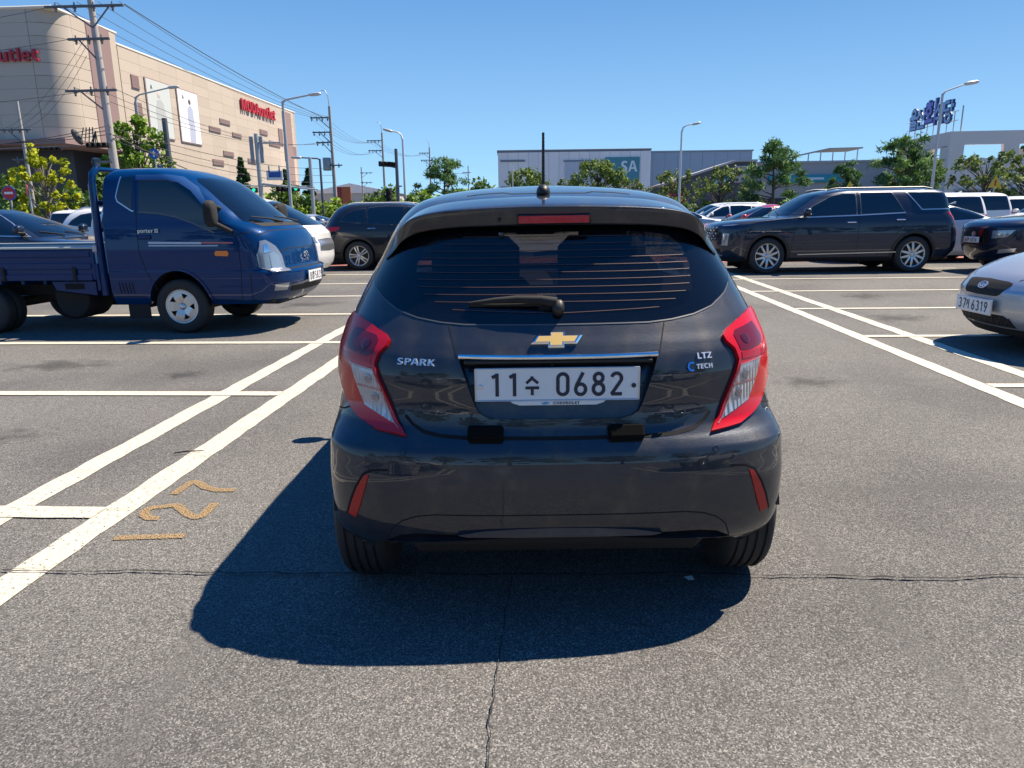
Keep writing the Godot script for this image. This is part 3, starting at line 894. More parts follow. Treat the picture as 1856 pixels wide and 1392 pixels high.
	for x in [-.234, .212]:
		var f := MB.new()
		var X := at_hull(h, x, .668, .012)
		f.box(X.origin, Vector3(.113, .044, .03), .006, X.basis)
		f.box(X.origin + X.basis * Vector3(0, -.004, -.004), Vector3(.109, .05, .02), .004, X.basis)
		part("foam_pad", f, mat("foam", grey(.006), .95, 0.0, 0.0, .2), car)
	for q in [[-.012, .606], [.5, .612], [-.5, .612]]:
		var se := MB.new()
		var X := at_hull(h, q[0], q[1], .001)
		se.lathe([Vector2(.011, -.003), Vector2(.0105, .0015), Vector2(.009, .0018), Vector2(.0088, .0008), Vector2(0, .0010)], Transform3D(Basis(X.basis.x, X.basis.z, -X.basis.y), X.origin), 18)
		part("parking_sensor", se, M.paint_graphite, car)
	strips("hatch_gap", h, [[Vector2(0, .655), Vector2(.30, .657), Vector2(.38, .661), Vector2(.437, .671), Vector2(.472, .690), Vector2(.497, .716)]], .010, "rear", M.gap, bd, .0012)
	# chrome bar, emblem, lettering
	var cbp := []
	for k in 25:
		var x := lerpf(-.316, .316, k / 24.0)
		cbp.append(at_hull(h, x, .9055 + .02 * x * x, .006).origin)
	var cbm := MB.new()
	cbm.tube(cbp, .0085, 12)
	part("chrome_bar", cbm, M.chrome, car)
	var X0 := at_hull(h, -.004, .9535, .003)
	var bow := func(w: float, hh: float, cw: float, ch: float, sl: float) -> PackedVector2Array:
		return PackedVector2Array([Vector2(-w - sl, -hh), Vector2(-cw - .002, -hh), Vector2(-cw - .002, -ch), Vector2(cw - .002, -ch), Vector2(cw - .002, -hh), Vector2(w - sl, -hh), Vector2(w + sl, hh), Vector2(cw + .002, hh), Vector2(cw + .002, ch), Vector2(-cw + .002, ch), Vector2(-cw + .002, hh), Vector2(-w + sl, hh)])
	var em := MB.new()
	em.prism(bow.call(.074, .0165, .026, .030, .010), -.006, .010, X0, .005)
	var emb := part("emblem", em, M.chrome, car)
	em = MB.new()
	em.prism(bow.call(.062, .0105, .019, .0235, .006), .004, .0108, X0)
	part("emblem_face", em, M.gold, emb)
	text(car, "model_lettering", "SPARK", .0215, M.letter, at_hull(h, -.457, .889, .002), .004, true, 1.45)
	text(car, "trim_lettering", "LTZ", .02, M.letter, at_hull(h, .474, .896, .002), .004, true, 1.25)
	text(car, "trim_lettering", "TECH", .0155, M.letter, at_hull(h, .474, .864, .002), .004, true, 1.15)
	var ct := MB.new()
	ribbons(ct, [arc(0, 0, 1, 1, 50, 300, 14)], .42, at_hull(h, .428, .865, .002), .0125, .005)
	part("trim_lettering", ct, mat("blue_chrome", lin(.08, .32, .75), .15, .9), car)
	# number plate
	var pz := 1.708
	var pl := MB.new()
	pl.box(Vector3(-.004, .822, pz), Vector3(.522, .106, .008), .003)
	var plate := part("license_plate", pl, M.plate_white, car)
	var ol := MB.new()
	for q in [[0, .0525, .522, .004], [0, -.0525, .522, .004]]: ol.box(Vector3(-.004 + q[0], .822 + q[1], pz + .001), Vector3(q[2], q[3], .013), .0015)
	for s in [-1, 1]: ol.box(Vector3(-.004 + s * .2605, .822, pz + .001), Vector3(.004, .106, .0125), .0015)
	part("plate_frame", ol, M.satin, plate)
	var ink := MB.new()
	letters(ink, "11", Transform3D(Basis(), Vector3(-.215, .784, pz + .0042)), .075, .15, .34)
	letters(ink, "s", Transform3D(Basis(), Vector3(-.107, .784, pz + .0042)), .075, .125, .2, 1.0)
	letters(ink, "0682", Transform3D(Basis(), Vector3(-.006, .784, pz + .0042)), .075, .15, .238)
	part("lettering", ink, M.plate_ink, plate)
	for s in [-1, 1]:
		var bolts := MB.new()
		bolts.lathe([Vector2(.0075, 0), Vector2(.0075, .003), Vector2(.005, .0045), Vector2(0, .004)], Transform3D(Basis(Vector3(1, 0, 0), Vector3(0, 0, 1), Vector3(0, -1, 0)), Vector3(-.004 + s * .243, .815, pz + .004)), 14)
		part("bolt", bolts, M.satin if s < 0 else M.drum, plate)
	var bs := MB.new()
	bs.prism(PackedVector2Array([Vector2(-.155, .012), Vector2(.15, .012), Vector2(.145, .006), Vector2(.12, -.002), Vector2(-.125, -.002), Vector2(-.148, .006)]), 0, .006, Transform3D(Basis(), Vector3(0, .7555, pz)), .001)
	var bsp := part("plate_bracket", bs, M.plate_white, plate)
	text(bsp, "lettering", "CHEVROLET", .0085, M.plate_ink, Transform3D(Basis(), Vector3(.025, .7605, pz + .0066)), .0008, true, 1.3)
	em = MB.new()
	em.prism(bow.call(.012, .0025, .004, .0045, .002), 0, .001, Transform3D(Basis(), Vector3(-.042, .7605, pz + .0062)))
	part("lettering", em, mat("blue_chrome", Color.WHITE), bsp)
	# plate lamp strip under the chrome bar
	var ls := MB.new()
	ls.box(Vector3(0, .893, 1.69), Vector3(.6, .014, .03), .004)
	ls.ellip(Vector3(-.02, .882, 1.69), Vector3(.008, .006, .012)); part("camera_strip", ls, M.black, car)
	# aerial
	var an := MB.new()
	var A := Vector3(-.02, 1.43, 1.13)
	an.ellip(A, Vector3(.026, .028, .042))
	var rod := []
	var rr := []
	for k in 30:
		rod.append(A + Vector3(0, .02 + .0066 * k, .002 + .0003 * k)); rr.append(.0062 - .00006 * k + (.0007 if k % 2 == 0 else 0.0))
	an.tube(rod, rr, 10)
	part("aerial", an, M.black, car)
	# wheels, wheel housings, floor
	for s in [-1, 1]:
		wheel(car, Vector3(s * .695, R, rw), R, .185, .195, "five", true)
		wheel(car, Vector3(s * .695, R, fw), R, .185, .195, "five")
	var ub := MB.new()
	ub.box(Vector3(0, .33, 0.05), Vector3(1.04, .22, 3.3), .05)
	ub.box(Vector3(0, .36, .1), Vector3(1.4, .16, 1.55), .04)
	ub.box(Vector3(0, .40, 1.48), Vector3(1.1, .16, .4), .05)
	for s in [-1, 1]:
		for z in [rw, fw]:
			var segs := 14
			for k in segs:
				var a0 := lerpf(.22, PI + .1, float(k) / segs)
				var b0 := lerpf(.22, PI + .1, float(k + 1) / segs)
				var P := func(a: float, x: float) -> Vector3: return Vector3(x, R + sin(a) * .34, z + cos(a) * .34)
				ub.quad(P.call(a0, s * .5), P.call(b0, s * .5), P.call(b0, s * .765), P.call(a0, s * .765))
	ub.tube([Vector3(-.35, .3, 1.35), Vector3(.3, .3, 1.35)], .085, 12)
	ub.tube([Vector3(-.65, .29, rw), Vector3(.65, .29, rw)], .04, 8)
	part("underbody", ub, M.matt_black, car)
	for s in [-1, 1]:
		var lug := MB.new()
		lug.box(Vector3(s * .555, .275, 1.64), Vector3(.03, .05, .02), .008, Basis(Vector3(0, 0, 1), s * .3))
		part("bumper_bracket", lug, M.drum, car)
	# cabin
	var it := MB.new()
	it.box(Vector3(0, .62, .1), Vector3(1.34, .5, 2.6), .05)
	it.box(Vector3(0, .87, -.72), Vector3(1.3, .26, .35), .08)
	it.box(Vector3(0, .68, 1.46), Vector3(.84, .5, .27), .04)
	part("cabin", it, M.interior, car)
	for s in [-1, 1]:
		var se := MB.new()
		se.box(Vector3(s * .33, .98, .12), Vector3(.46, .52, .13), .06)
		se.box(Vector3(s * .33, 1.28, .15), Vector3(.25, .16, .09), .04)
		for dx in [-.05, .05]: se.tube([Vector3(s * .33 + dx, 1.1, .14), Vector3(s * .33 + dx, 1.25, .15)], .006, 6)
		se.box(Vector3(s * .34, .92, .98), Vector3(.6, .36, .14), .06)
		se.box(Vector3(s * .34, 1.13, 1.0), Vector3(.22, .1, .09), .04)
		part("seat", se, M.interior, car)
	var mi := MB.new()
	mi.box(Vector3(0, 1.27, -.27), Vector3(.23, .07, .03), .02); part("rear_view_mirror", mi, M.black, car)
	var sw := MB.new()
	sw.lathe([Vector2(.17, -.012), Vector2(.187, 0), Vector2(.17, .012), Vector2(.158, 0), Vector2(.17, -.012)], Transform3D(Basis(Vector3(1, 0, 0), 1.2), Vector3(-.33, .98, -.42)), 24); part("steering_wheel", sw, M.black, car)

# ---------------------------------------------------------------- other cars
func side_pos(h: Hull, sd: float, z: float, y: float, off := 0.0) -> Vector3:
	var a := h.pn(h.s_side(z, y), y)
	var p: Vector3 = a[0] + a[1] * off
	return Vector3(p.x * sd, p.y, p.z)
func face_frame(h: Hull, x: float, y: float, rear: bool, off := 0.0) -> Transform3D:
	var a := h.pn(h.s_end(absf(x), y, rear), y)
	var p: Vector3 = a[0]
	var nn: Vector3 = a[1]
	if x < 0:
		p.x = -p.x; nn.x = -nn.x
	var ax := Vector3(0, 1, 0).cross(nn).normalized()
	return Transform3D(Basis(ax, nn.cross(ax).normalized(), nn), p + nn * off)
func number_plate(car: Node3D, c: Vector3, turn: float, txt: Array, w := .52, hh := .11):
	# txt: [digits before, letter, digits after]
	var X := Transform3D(Basis(Vector3.UP, turn), c)
	var b := MB.new()
	b.box(X.origin, Vector3(w, hh, .012), .004, X.basis)
	var pl := part("license_plate", b, M.plate_white, car)
	if txt.size() == 0: return
	b = MB.new()
	var hgt := hh * .7
	letters(b, txt[0], X * Transform3D(Basis(), Vector3(-w * .42, -hgt * .5, .0065)), hgt, .15, .26)
	letters(b, txt[1], X * Transform3D(Basis(), Vector3(-w * .2, -hgt * .5, .0065)), hgt, .13, .2)
	letters(b, txt[2], X * Transform3D(Basis(), Vector3(-w * .03, -hgt * .5, .0065)), hgt, .15, .24)
	part("lettering", b, M.plate_ink, pl)
	b = MB.new()
	b.box(X * Vector3(0, 0, -.003), Vector3(w + .014, hh + .014, .012), .003, X.basis)
	part("plate_frame", b, M.satin, pl)

func build_car(called: String, label: String, category: String, S: Dictionary, pos: Vector3, turn: float, group := "") -> Node3D:
	var car := thing(called, label, category, group, pos, turn)
	var q: float = S.get("q", 1.0)
	var h := Hull.new(S.rows, q)
	var paint: Material = M[S.paint]
	var R: float = S.R
	var fa: float = S.axles[0]
	var ra: float = S.axles[1]
	var full := PackedVector2Array([Vector2(0, h.y0), Vector2(4, h.y0), Vector2(4, h.y1), Vector2(0, h.y1)])
	var ar := R * 1.13
	var A1 := h.arch(fa, R + .01, ar)
	var A2 := h.arch(ra, R + .01, ar)
	var bd := panel("body", h, full, paint, car, 0.0, .05, 0, 1, [A1, A2])
	var trim: String = S.get("cladding", "")
	if trim != "":
		panel("lower_cladding", h, PackedVector2Array([Vector2(0, h.y0), Vector2(4, h.y0), Vector2(4, S.clad_y), Vector2(0, S.clad_y)]), M[trim], bd, .004, .01, 0, 1, [A1, A2])
		for c in [fa, ra]:
			for sd in [-1, 1]: panel("arch_trim", h, h.arch(c, R + .01, ar + .06), M[trim], bd, .007, .01, sd, 1, [h.arch(c, R + .01, ar)])
	for sd in [-1, 1]:
		for w in S.windows:
			var P := h.side_poly(w)
			var wd := panel("side_window", h, P, M.dark_glass, car, .002, .003, sd)
			if S.has("chrome_win"): panel("window_trim", h, grow(P, .012), M[S.chrome_win], wd, .004, .004, sd, 1, [grow(P, -.004)])
		for l in S.get("gaps", []): strips("door_gap", h, [l], .008, "side", M.gap, bd, .001, 0.0, sd)
		for l in S.get("side_trim", []): strips("side_trim", h, [l], S.get("trim_w", .02), "side", M[S.get("trim_m", "satin")], bd, .007, .007, sd)
		for z in S.get("handles", []):
			var b := MB.new()
			b.box(side_pos(h, sd, z[0], z[1], .022), Vector3(.028, .032, .2), .01)
			part("door_handle", b, M[S.get("handle_m", "chrome")], car)
		if S.has("mirror"):
			var b := MB.new()
			var c := side_pos(h, sd, S.mirror[0], S.mirror[1], .10)
			b.ellip(c + Vector3(.02 * sd, .03, 0), Vector3(.10, .075, .075), Basis(), 14, 8, 2.7)
			var mi := part("side_mirror", b, M[S.get("mirror_m", S.paint)], car)
			b = MB.new()
			b.box(c + Vector3(-.07 * sd, -.04, 0), Vector3(.14, .04, .06), .015)
			b.box(c + Vector3(.02 * sd, -.025, -.003), Vector3(.19, .035, .142), .015)
			part("mirror_foot", b, M.black, mi)
		for l in S.get("lamps", []):
			# [name, where, outline, material, proud]
			var P: PackedVector2Array = h.side_poly(l[2]) if l[1] == "side" else h.end_poly(l[2], l[1] == "rear")
			panel(l[0], h, P, M[l[3]], car, l[4], .012, sd, 2)
		if S.get("rails", false):
			var b := MB.new()
			var pts := []
			for k in 13:
				var z: float = lerpf(S.rail[0], S.rail[1], k / 12.0)
				var yy: float = S.rail[2] + (-.035 if k in [0, 12] else 0.0)
				pts.append(Vector3(sd * S.rail[3], yy, z))
			b.tube(pts, .018, 8)
			part("roof_rail", b, M[S.get("rail_m", "rail_metal")], car)
	for l in S.get("fronts", []): panel(l[0], h, h.end_poly(l[1], l[4] == "rear"), M[l[2]], car, l[3], .01, 0, 1)
	panel("windshield", h, h.end_poly(S.ws, false), M.dark_glass, car, .003, .003)
	panel("rear_window", h, h.end_poly(S.rw, true), M.dark_glass, car, .003, .003)
	for l in S.get("creases", []): strips("panel_gap", h, [l[0]], l[1], l[2], M.gap, bd, .001)
	var tr: float = S.track
	for sd in [-1, 1]:
		for z in [fa, ra]: wheel(car, Vector3(sd * tr, R, z), R, S.get("tw", .22), S.rim, S.style)
	var ub := MB.new()
	var o := h.at(h.y0 + .1)
	ub.box(Vector3(0, h.y0 + .12, (o[1] + o[2]) * .5), Vector3(o[0] * 1.3, .22, (o[2] - o[1]) * .9), .05)
	ub.box(Vector3(0, h.y0 + .14, (fa + ra) * .5), Vector3(o[0] * 1.85, .2, (ra - fa) - ar * 2.1), .04)
	for s in [-1, 1]:
		for z in [fa, ra]:
			for k in 12:
				var P := func(a: float, x: float) -> Vector3: return Vector3(x, R + sin(a) * (ar + .01), z + cos(a) * (ar + .01))
				var a0 := lerpf(0.0, PI, k / 12.0)
				var b0 := lerpf(0.0, PI, (k + 1) / 12.0)
				ub.quad(P.call(a0, s * o[0] * .6), P.call(b0, s * o[0] * .6), P.call(b0, s * o[0] * .95), P.call(a0, s * o[0] * .95))
			ub.box(Vector3(s * o[0] * .6, R + .05, z), Vector3(.02, R * 1.9, ar * 2), 0)
	part("underbody", ub, M.matt_black, car)
	if S.has("fin"):
		var b := MB.new()
		b.prism(PackedVector2Array([Vector2(0, 0), Vector2(.16, 0), Vector2(.17, .06), Vector2(.15, .065)]), -.012, .012, Transform3D(Basis(Vector3(0, 0, 1), Vector3(0, 1, 0), Vector3(-1, 0, 0)), S.fin), .004)
		part("roof_fin", b, paint, car)
	if S.has("plate_f"): number_plate(car, S.plate_f[0], PI, S.plate_f[1], S.plate_f[2] if S.plate_f.size() > 2 else .52, S.plate_f[3] if S.plate_f.size() > 3 else .11)
	if S.has("plate_r"): number_plate(car, S.plate_r[0], 0, S.plate_r[1])
	if S.get("wipers", false):
		for x in [-.35, .25]:
			var b := MB.new()
			var F0 := face_frame(h, x, S.wiper_y, false, .02)
			var F1 := face_frame(h, x + (.4 if x < 0 else .35), S.wiper_y + .06, false, .02)
			b.tube([F0.origin, F1.origin], .009, 6)
			part("wiper", b, M.matt_black, car)
	return car

func spec_suv() -> Dictionary: # long dark seven seater, front towards -z
	return {"paint": "paint_grey", "R": .375, "tw": .25, "rim": .265, "style": "y", "axles": [-1.57, 1.55], "track": .86, "q": 1.2,
		"rows": [[.25, .88, -2.42, 2.46, .7, .34, 2.6, 2.8], [.34, .94, -2.52, 2.52], [.45, .965, -2.58, 2.60], [.62, .985, -2.63, 2.62], [.80, .99, -2.63, 2.60], [.93, .985, -2.62, 2.57], [1.02, .975, -2.56, 2.55, .72], [1.085, .96, -2.38, 2.53, .75], [1.135, .945, -1.92, 2.51], [1.18, .93, -1.32, 2.48, .7], [1.24, .905, -1.17, 2.46, .6], [1.36, .865, -.98, 2.44], [1.52, .80, -.72, 2.41], [1.62, .745, -.52, 2.38, .5, .4], [1.68, .68, -.32, 2.30], [1.72, .56, -.05, 2.1], [1.745, .36, .3, 1.8, .4, .4], [1.755, .1, .7, 1.3, .1, .1]],
		"windows": [[Vector2(-.86, 1.17), Vector2(.30, 1.20), Vector2(.30, 1.63), Vector2(.05, 1.635), Vector2(-.22, 1.58), Vector2(-.62, 1.38)], [Vector2(.40, 1.205), Vector2(1.32, 1.24), Vector2(1.08, 1.645), Vector2(.40, 1.645)], [Vector2(1.70, 1.30), Vector2(2.33, 1.31), Vector2(2.25, 1.63), Vector2(1.38, 1.645)]],
		"chrome_win": "black_satin", "gaps": [[Vector2(-1.08, .42), Vector2(-1.04, .8), Vector2(-.92, 1.15)], [Vector2(.34, .36), Vector2(.35, 1.2), Vector2(.35, 1.66)], [Vector2(1.13, .78), Vector2(1.30, 1.0), Vector2(1.34, 1.24)], [Vector2(-.98, .40), Vector2(1.2, .42)], [Vector2(-2.2, 1.06), Vector2(-1.6, 1.10), Vector2(-1.0, 1.14)]],
		"side_trim": [[Vector2(-.92, .40), Vector2(1.22, .43)], [Vector2(-.9, 1.155), Vector2(.35, 1.187), Vector2(1.34, 1.228)], [Vector2(1.40, 1.64), Vector2(1.69, 1.287), Vector2(2.34, 1.297)]], "trim_m": "satin", "trim_w": .016, "handles": [[.18, 1.04], [1.22, 1.08]], "mirror": [-.78, 1.18], "mirror_m": "paint_grey", "cladding": "black", "clad_y": .33,
		"lamps": [["headlight", "front", [Vector2(.70, .60), Vector2(.83, .60), Vector2(.85, .84), Vector2(.73, .86)], "lamp_glass", .006], ["turn_signal", "front", [Vector2(.62, 1.0), Vector2(.85, 1.01), Vector2(.90, 1.035), Vector2(.64, 1.02)], "lamp_glass", .004],
			["taillight", "side", [Vector2(2.33, 1.15), Vector2(2.56, 1.14), Vector2(2.58, 1.24), Vector2(2.3, 1.23)], "red_lens", .006], ["taillight", "rear", [Vector2(.83, .74), Vector2(.90, .74), Vector2(.90, 1.22), Vector2(.84, 1.22)], "red_lens", .006], ["bumper_reflector", "rear", [Vector2(.76, .5), Vector2(.9, .5), Vector2(.9, .56), Vector2(.76, .55)], "reflector_red", .004]],
		"fronts": [["grille", [Vector2(0, .68), Vector2(.50, .70), Vector2(.66, .84), Vector2(.60, 1.0), Vector2(0, .995)], "gloss_black", .004, "front"], ["lower_grille", [Vector2(0, .42), Vector2(.6, .43), Vector2(.62, .52), Vector2(0, .52)], "matt_black", .004, "front"], ["skid_plate", [Vector2(0, .36), Vector2(.6, .37), Vector2(.64, .40), Vector2(0, .40)], "satin", .008, "front"], ["rear_bumper_trim", [Vector2(0, .46), Vector2(.9, .46), Vector2(.9, .475), Vector2(0, .475)], "satin", .006, "rear"]],
		"ws": [Vector2(0, 1.20), Vector2(.70, 1.20), Vector2(.66, 1.4), Vector2(.57, 1.62), Vector2(0, 1.66)], "rw": [Vector2(0, 1.28), Vector2(.74, 1.28), Vector2(.66, 1.6), Vector2(0, 1.62)],
		"rails": true, "rail": [-.25, 2.0, 1.745, .62], "wipers": true, "wiper_y": 1.22}
func spec_crossover() -> Dictionary: # black, rear to the left in the photograph
	return {"paint": "paint_black", "R": .365, "tw": .24, "rim": .255, "style": "pairs", "axles": [-1.55, 1.27], "track": .84, "q": 1.1,
		"rows": [[.22, .86, -2.30, 2.22, .7, .55, 2.6, 2.6], [.34, .92, -2.38, 2.36], [.48, .945, -2.43, 2.40], [.65, .95, -2.45, 2.39], [.8, .95, -2.42, 2.34], [.95, .94, -2.30, 2.29, .75], [1.05, .92, -1.7, 2.26], [1.13, .90, -1.15, 2.22, .6], [1.25, .86, -.98, 2.16, .6, .6], [1.4, .80, -.74, 2.06], [1.54, .72, -.44, 1.92], [1.62, .63, -.2, 1.78], [1.66, .5, .05, 1.6, .5, .5], [1.69, .3, .35, 1.3, .4, .4], [1.70, .05, .6, .9, .1, .1]],
		"windows": [[Vector2(1.73, 1.235), Vector2(1.55, 1.20), Vector2(1.08, 1.165), Vector2(1.06, 1.545), Vector2(1.4, 1.49), Vector2(1.62, 1.36)], [Vector2(1.03, 1.16), Vector2(.12, 1.12), Vector2(.10, 1.58), Vector2(.6, 1.59), Vector2(1.01, 1.555)], [Vector2(.05, 1.12), Vector2(-.9, 1.10), Vector2(-.6, 1.35), Vector2(-.25, 1.52), Vector2(.03, 1.575)]],
		"chrome_win": "letter", "gaps": [[Vector2(.08, .36), Vector2(.08, 1.1)], [Vector2(.80, .7), Vector2(.98, .95), Vector2(1.02, 1.15)], [Vector2(-.95, .4), Vector2(-.93, 1.05)]],
		"handles": [[.92, 1.035], [-.0, 1.0]], "mirror": [-.75, 1.12], "cladding": "black", "clad_y": .42,
		"lamps": [["taillight", "side", [Vector2(1.76, 1.02), Vector2(2.22, .92), Vector2(2.30, .98), Vector2(2.24, 1.09), Vector2(1.72, 1.09)], "red_lens", .006], ["headlight", "front", [Vector2(.5, .82), Vector2(.8, .84), Vector2(.86, .98), Vector2(.55, .93)], "lamp_glass", .006], ["reversing_light", "rear", [Vector2(.6, 1.0), Vector2(.78, .98), Vector2(.78, 1.08), Vector2(.6, 1.08)], "clear_lens", .006]],
		"fronts": [["grille", [Vector2(0, .62), Vector2(.45, .64), Vector2(.5, .86), Vector2(0, .86)], "gloss_black", .004, "front"]],
		"ws": [Vector2(0, 1.15), Vector2(.70, 1.15), Vector2(.64, 1.35), Vector2(.55, 1.54), Vector2(0, 1.56)], "rw": [Vector2(0, 1.18), Vector2(.66, 1.18), Vector2(.6, 1.4), Vector2(.5, 1.56), Vector2(0, 1.58)],
		"rails": true, "rail": [-.15, 1.55, 1.675, .56], "rail_m": "paint_white", "plate_r": [Vector3(0, .95, 2.31), []]}
func spec_minivan() -> Dictionary: # silver, only its nose is in the photograph
	return {"paint": "paint_silver", "R": .315, "tw": .2, "rim": .2, "style": "many", "axles": [-1.32, 1.38], "track": .79, "q": 1.3,
		"rows": [[.17, .80, -2.10, 2.1, .8, .4, 2.4, 2.8], [.24, .86, -2.17, 2.18], [.33, .885, -2.23, 2.22], [.45, .90, -2.26, 2.24], [.56, .905, -2.255, 2.24], [.64, .905, -2.21, 2.23, .85], [.72, .90, -2.13, 2.22, .9], [.80, .895, -1.98, 2.20, .95], [.88, .89, -1.76, 2.18], [.95, .88, -1.46, 2.16, .8], [1.01, .865, -1.18, 2.14, .6], [1.10, .85, -1.02, 2.12], [1.3, .80, -.70, 2.08], [1.5, .72, -.36, 2.02], [1.58, .62, -.12, 1.9], [1.63, .42, .15, 1.6, .4, .4], [1.65, .1, .5, 1.1, .1, .1]],
		"windows": [[Vector2(-.75, 1.06), Vector2(.2, 1.08), Vector2(.2, 1.48), Vector2(-.1, 1.48), Vector2(-.5, 1.28)], [Vector2(.28, 1.08), Vector2(1.1, 1.1), Vector2(1.1, 1.49), Vector2(.28, 1.49)], [Vector2(1.18, 1.12), Vector2(1.9, 1.15), Vector2(1.8, 1.46), Vector2(1.18, 1.49)]],
		"gaps": [[Vector2(-.92, .3), Vector2(-.88, 1.0)], [Vector2(.24, .3), Vector2(.24, 1.1)]], "handles": [[.08, .88], [1.0, .9]], "mirror": [-.68, 1.06],
		"cladding": "matt_black", "clad_y": .245,
		"lamps": [["headlight", "front", [Vector2(.50, .70), Vector2(.60, .66), Vector2(.78, .655), Vector2(.84, .70), Vector2(.84, .82), Vector2(.72, .865), Vector2(.60, .82)], "lamp_glass", .007], ["fog_light", "front", [Vector2(.66, .31), Vector2(.78, .31), Vector2(.79, .42), Vector2(.67, .42)], "lamp_glass", .005], ["taillight", "rear", [Vector2(.7, .9), Vector2(.84, .9), Vector2(.8, 1.3), Vector2(.7, 1.3)], "red_lens", .006]],
		"fronts": [["grille", [Vector2(0, .535), Vector2(.24, .538), Vector2(.275, .555), Vector2(.335, .65), Vector2(.325, .665), Vector2(.26, .675), Vector2(0, .685)], "matt_black", .004, "front"], ["lower_grille", [Vector2(0, .26), Vector2(.42, .26), Vector2(.40, .33), Vector2(.33, .365), Vector2(0, .365)], "matt_black", .004, "front"]],
		"creases": [[[Vector2(.36, .69), Vector2(.46, .73), Vector2(.54, .83)], .006, "front"]],
		"ws": [Vector2(0, 1.03), Vector2(.72, 1.03), Vector2(.66, 1.3), Vector2(.58, 1.5), Vector2(0, 1.53)], "rw": [Vector2(0, 1.1), Vector2(.7, 1.1), Vector2(.62, 1.48), Vector2(0, 1.5)],
		"plate_f": [Vector3(.02, .43, -2.29), ["37", "g", "6319"], .57, .135]}
func spec_sedan(paint: String) -> Dictionary:
	return {"paint": paint, "R": .33, "tw": .22, "rim": .225, "style": "five", "axles": [-1.42, 1.38], "track": .80, "q": .9,
		"rows": [[.18, .82, -2.28, 2.25, .75, .6, 2.5, 2.5], [.30, .89, -2.38, 2.36], [.45, .91, -2.42, 2.40], [.62, .918, -2.42, 2.40], [.74, .915, -2.38, 2.38, .8, .65], [.83, .91, -2.20, 2.36, .85], [.90, .895, -1.75, 2.32, .85], [.97, .88, -1.15, 2.27, .7], [1.03, .86, -.98, 2.10, .6, .6], [1.08, .835, -.88, 1.72], [1.2, .76, -.58, 1.38], [1.32, .68, -.24, 1.0], [1.40, .58, .02, .7], [1.44, .44, .15, .55, .2, .2], [1.465, .2, .25, .45, .1, .1], [1.47, .03, .3, .4, .04, .04]],
		"windows": [[Vector2(-.74, 1.0), Vector2(.26, 1.03), Vector2(.24, 1.375), Vector2(.0, 1.36), Vector2(-.3, 1.23)], [Vector2(.32, 1.03), Vector2(1.05, 1.06), Vector2(1.32, 1.10), Vector2(.95, 1.29), Vector2(.6, 1.37), Vector2(.32, 1.38)]],
		"chrome_win": "satin", "gaps": [[Vector2(-.95, .3), Vector2(-.9, .97)], [Vector2(.29, .3), Vector2(.29, 1.0)], [Vector2(1.05, .6), Vector2(1.2, 1.05)]], "handles": [[.15, .9], [1.02, .93]], "mirror": [-.62, 1.02], "fin": Vector3(0, 1.45, .75),
		"lamps": [["headlight", "front", [Vector2(.48, .68), Vector2(.82, .72), Vector2(.87, .82), Vector2(.6, .80)], "lamp_glass", .006], ["taillight", "rear", [Vector2(.5, .85), Vector2(.84, .84), Vector2(.85, .96), Vector2(.52, .97)], "red_lens", .006]],
		"fronts": [["grille", [Vector2(0, .48), Vector2(.35, .5), Vector2(.42, .74), Vector2(0, .76)], "gloss_black", .004, "front"]],
		"ws": [Vector2(0, .99), Vector2(.72, .99), Vector2(.62, 1.2), Vector2(.5, 1.38), Vector2(0, 1.40)], "rw": [Vector2(0, 1.06), Vector2(.68, 1.06), Vector2(.58, 1.25), Vector2(.46, 1.39), Vector2(0, 1.41)], "wipers": true, "wiper_y": 1.0}
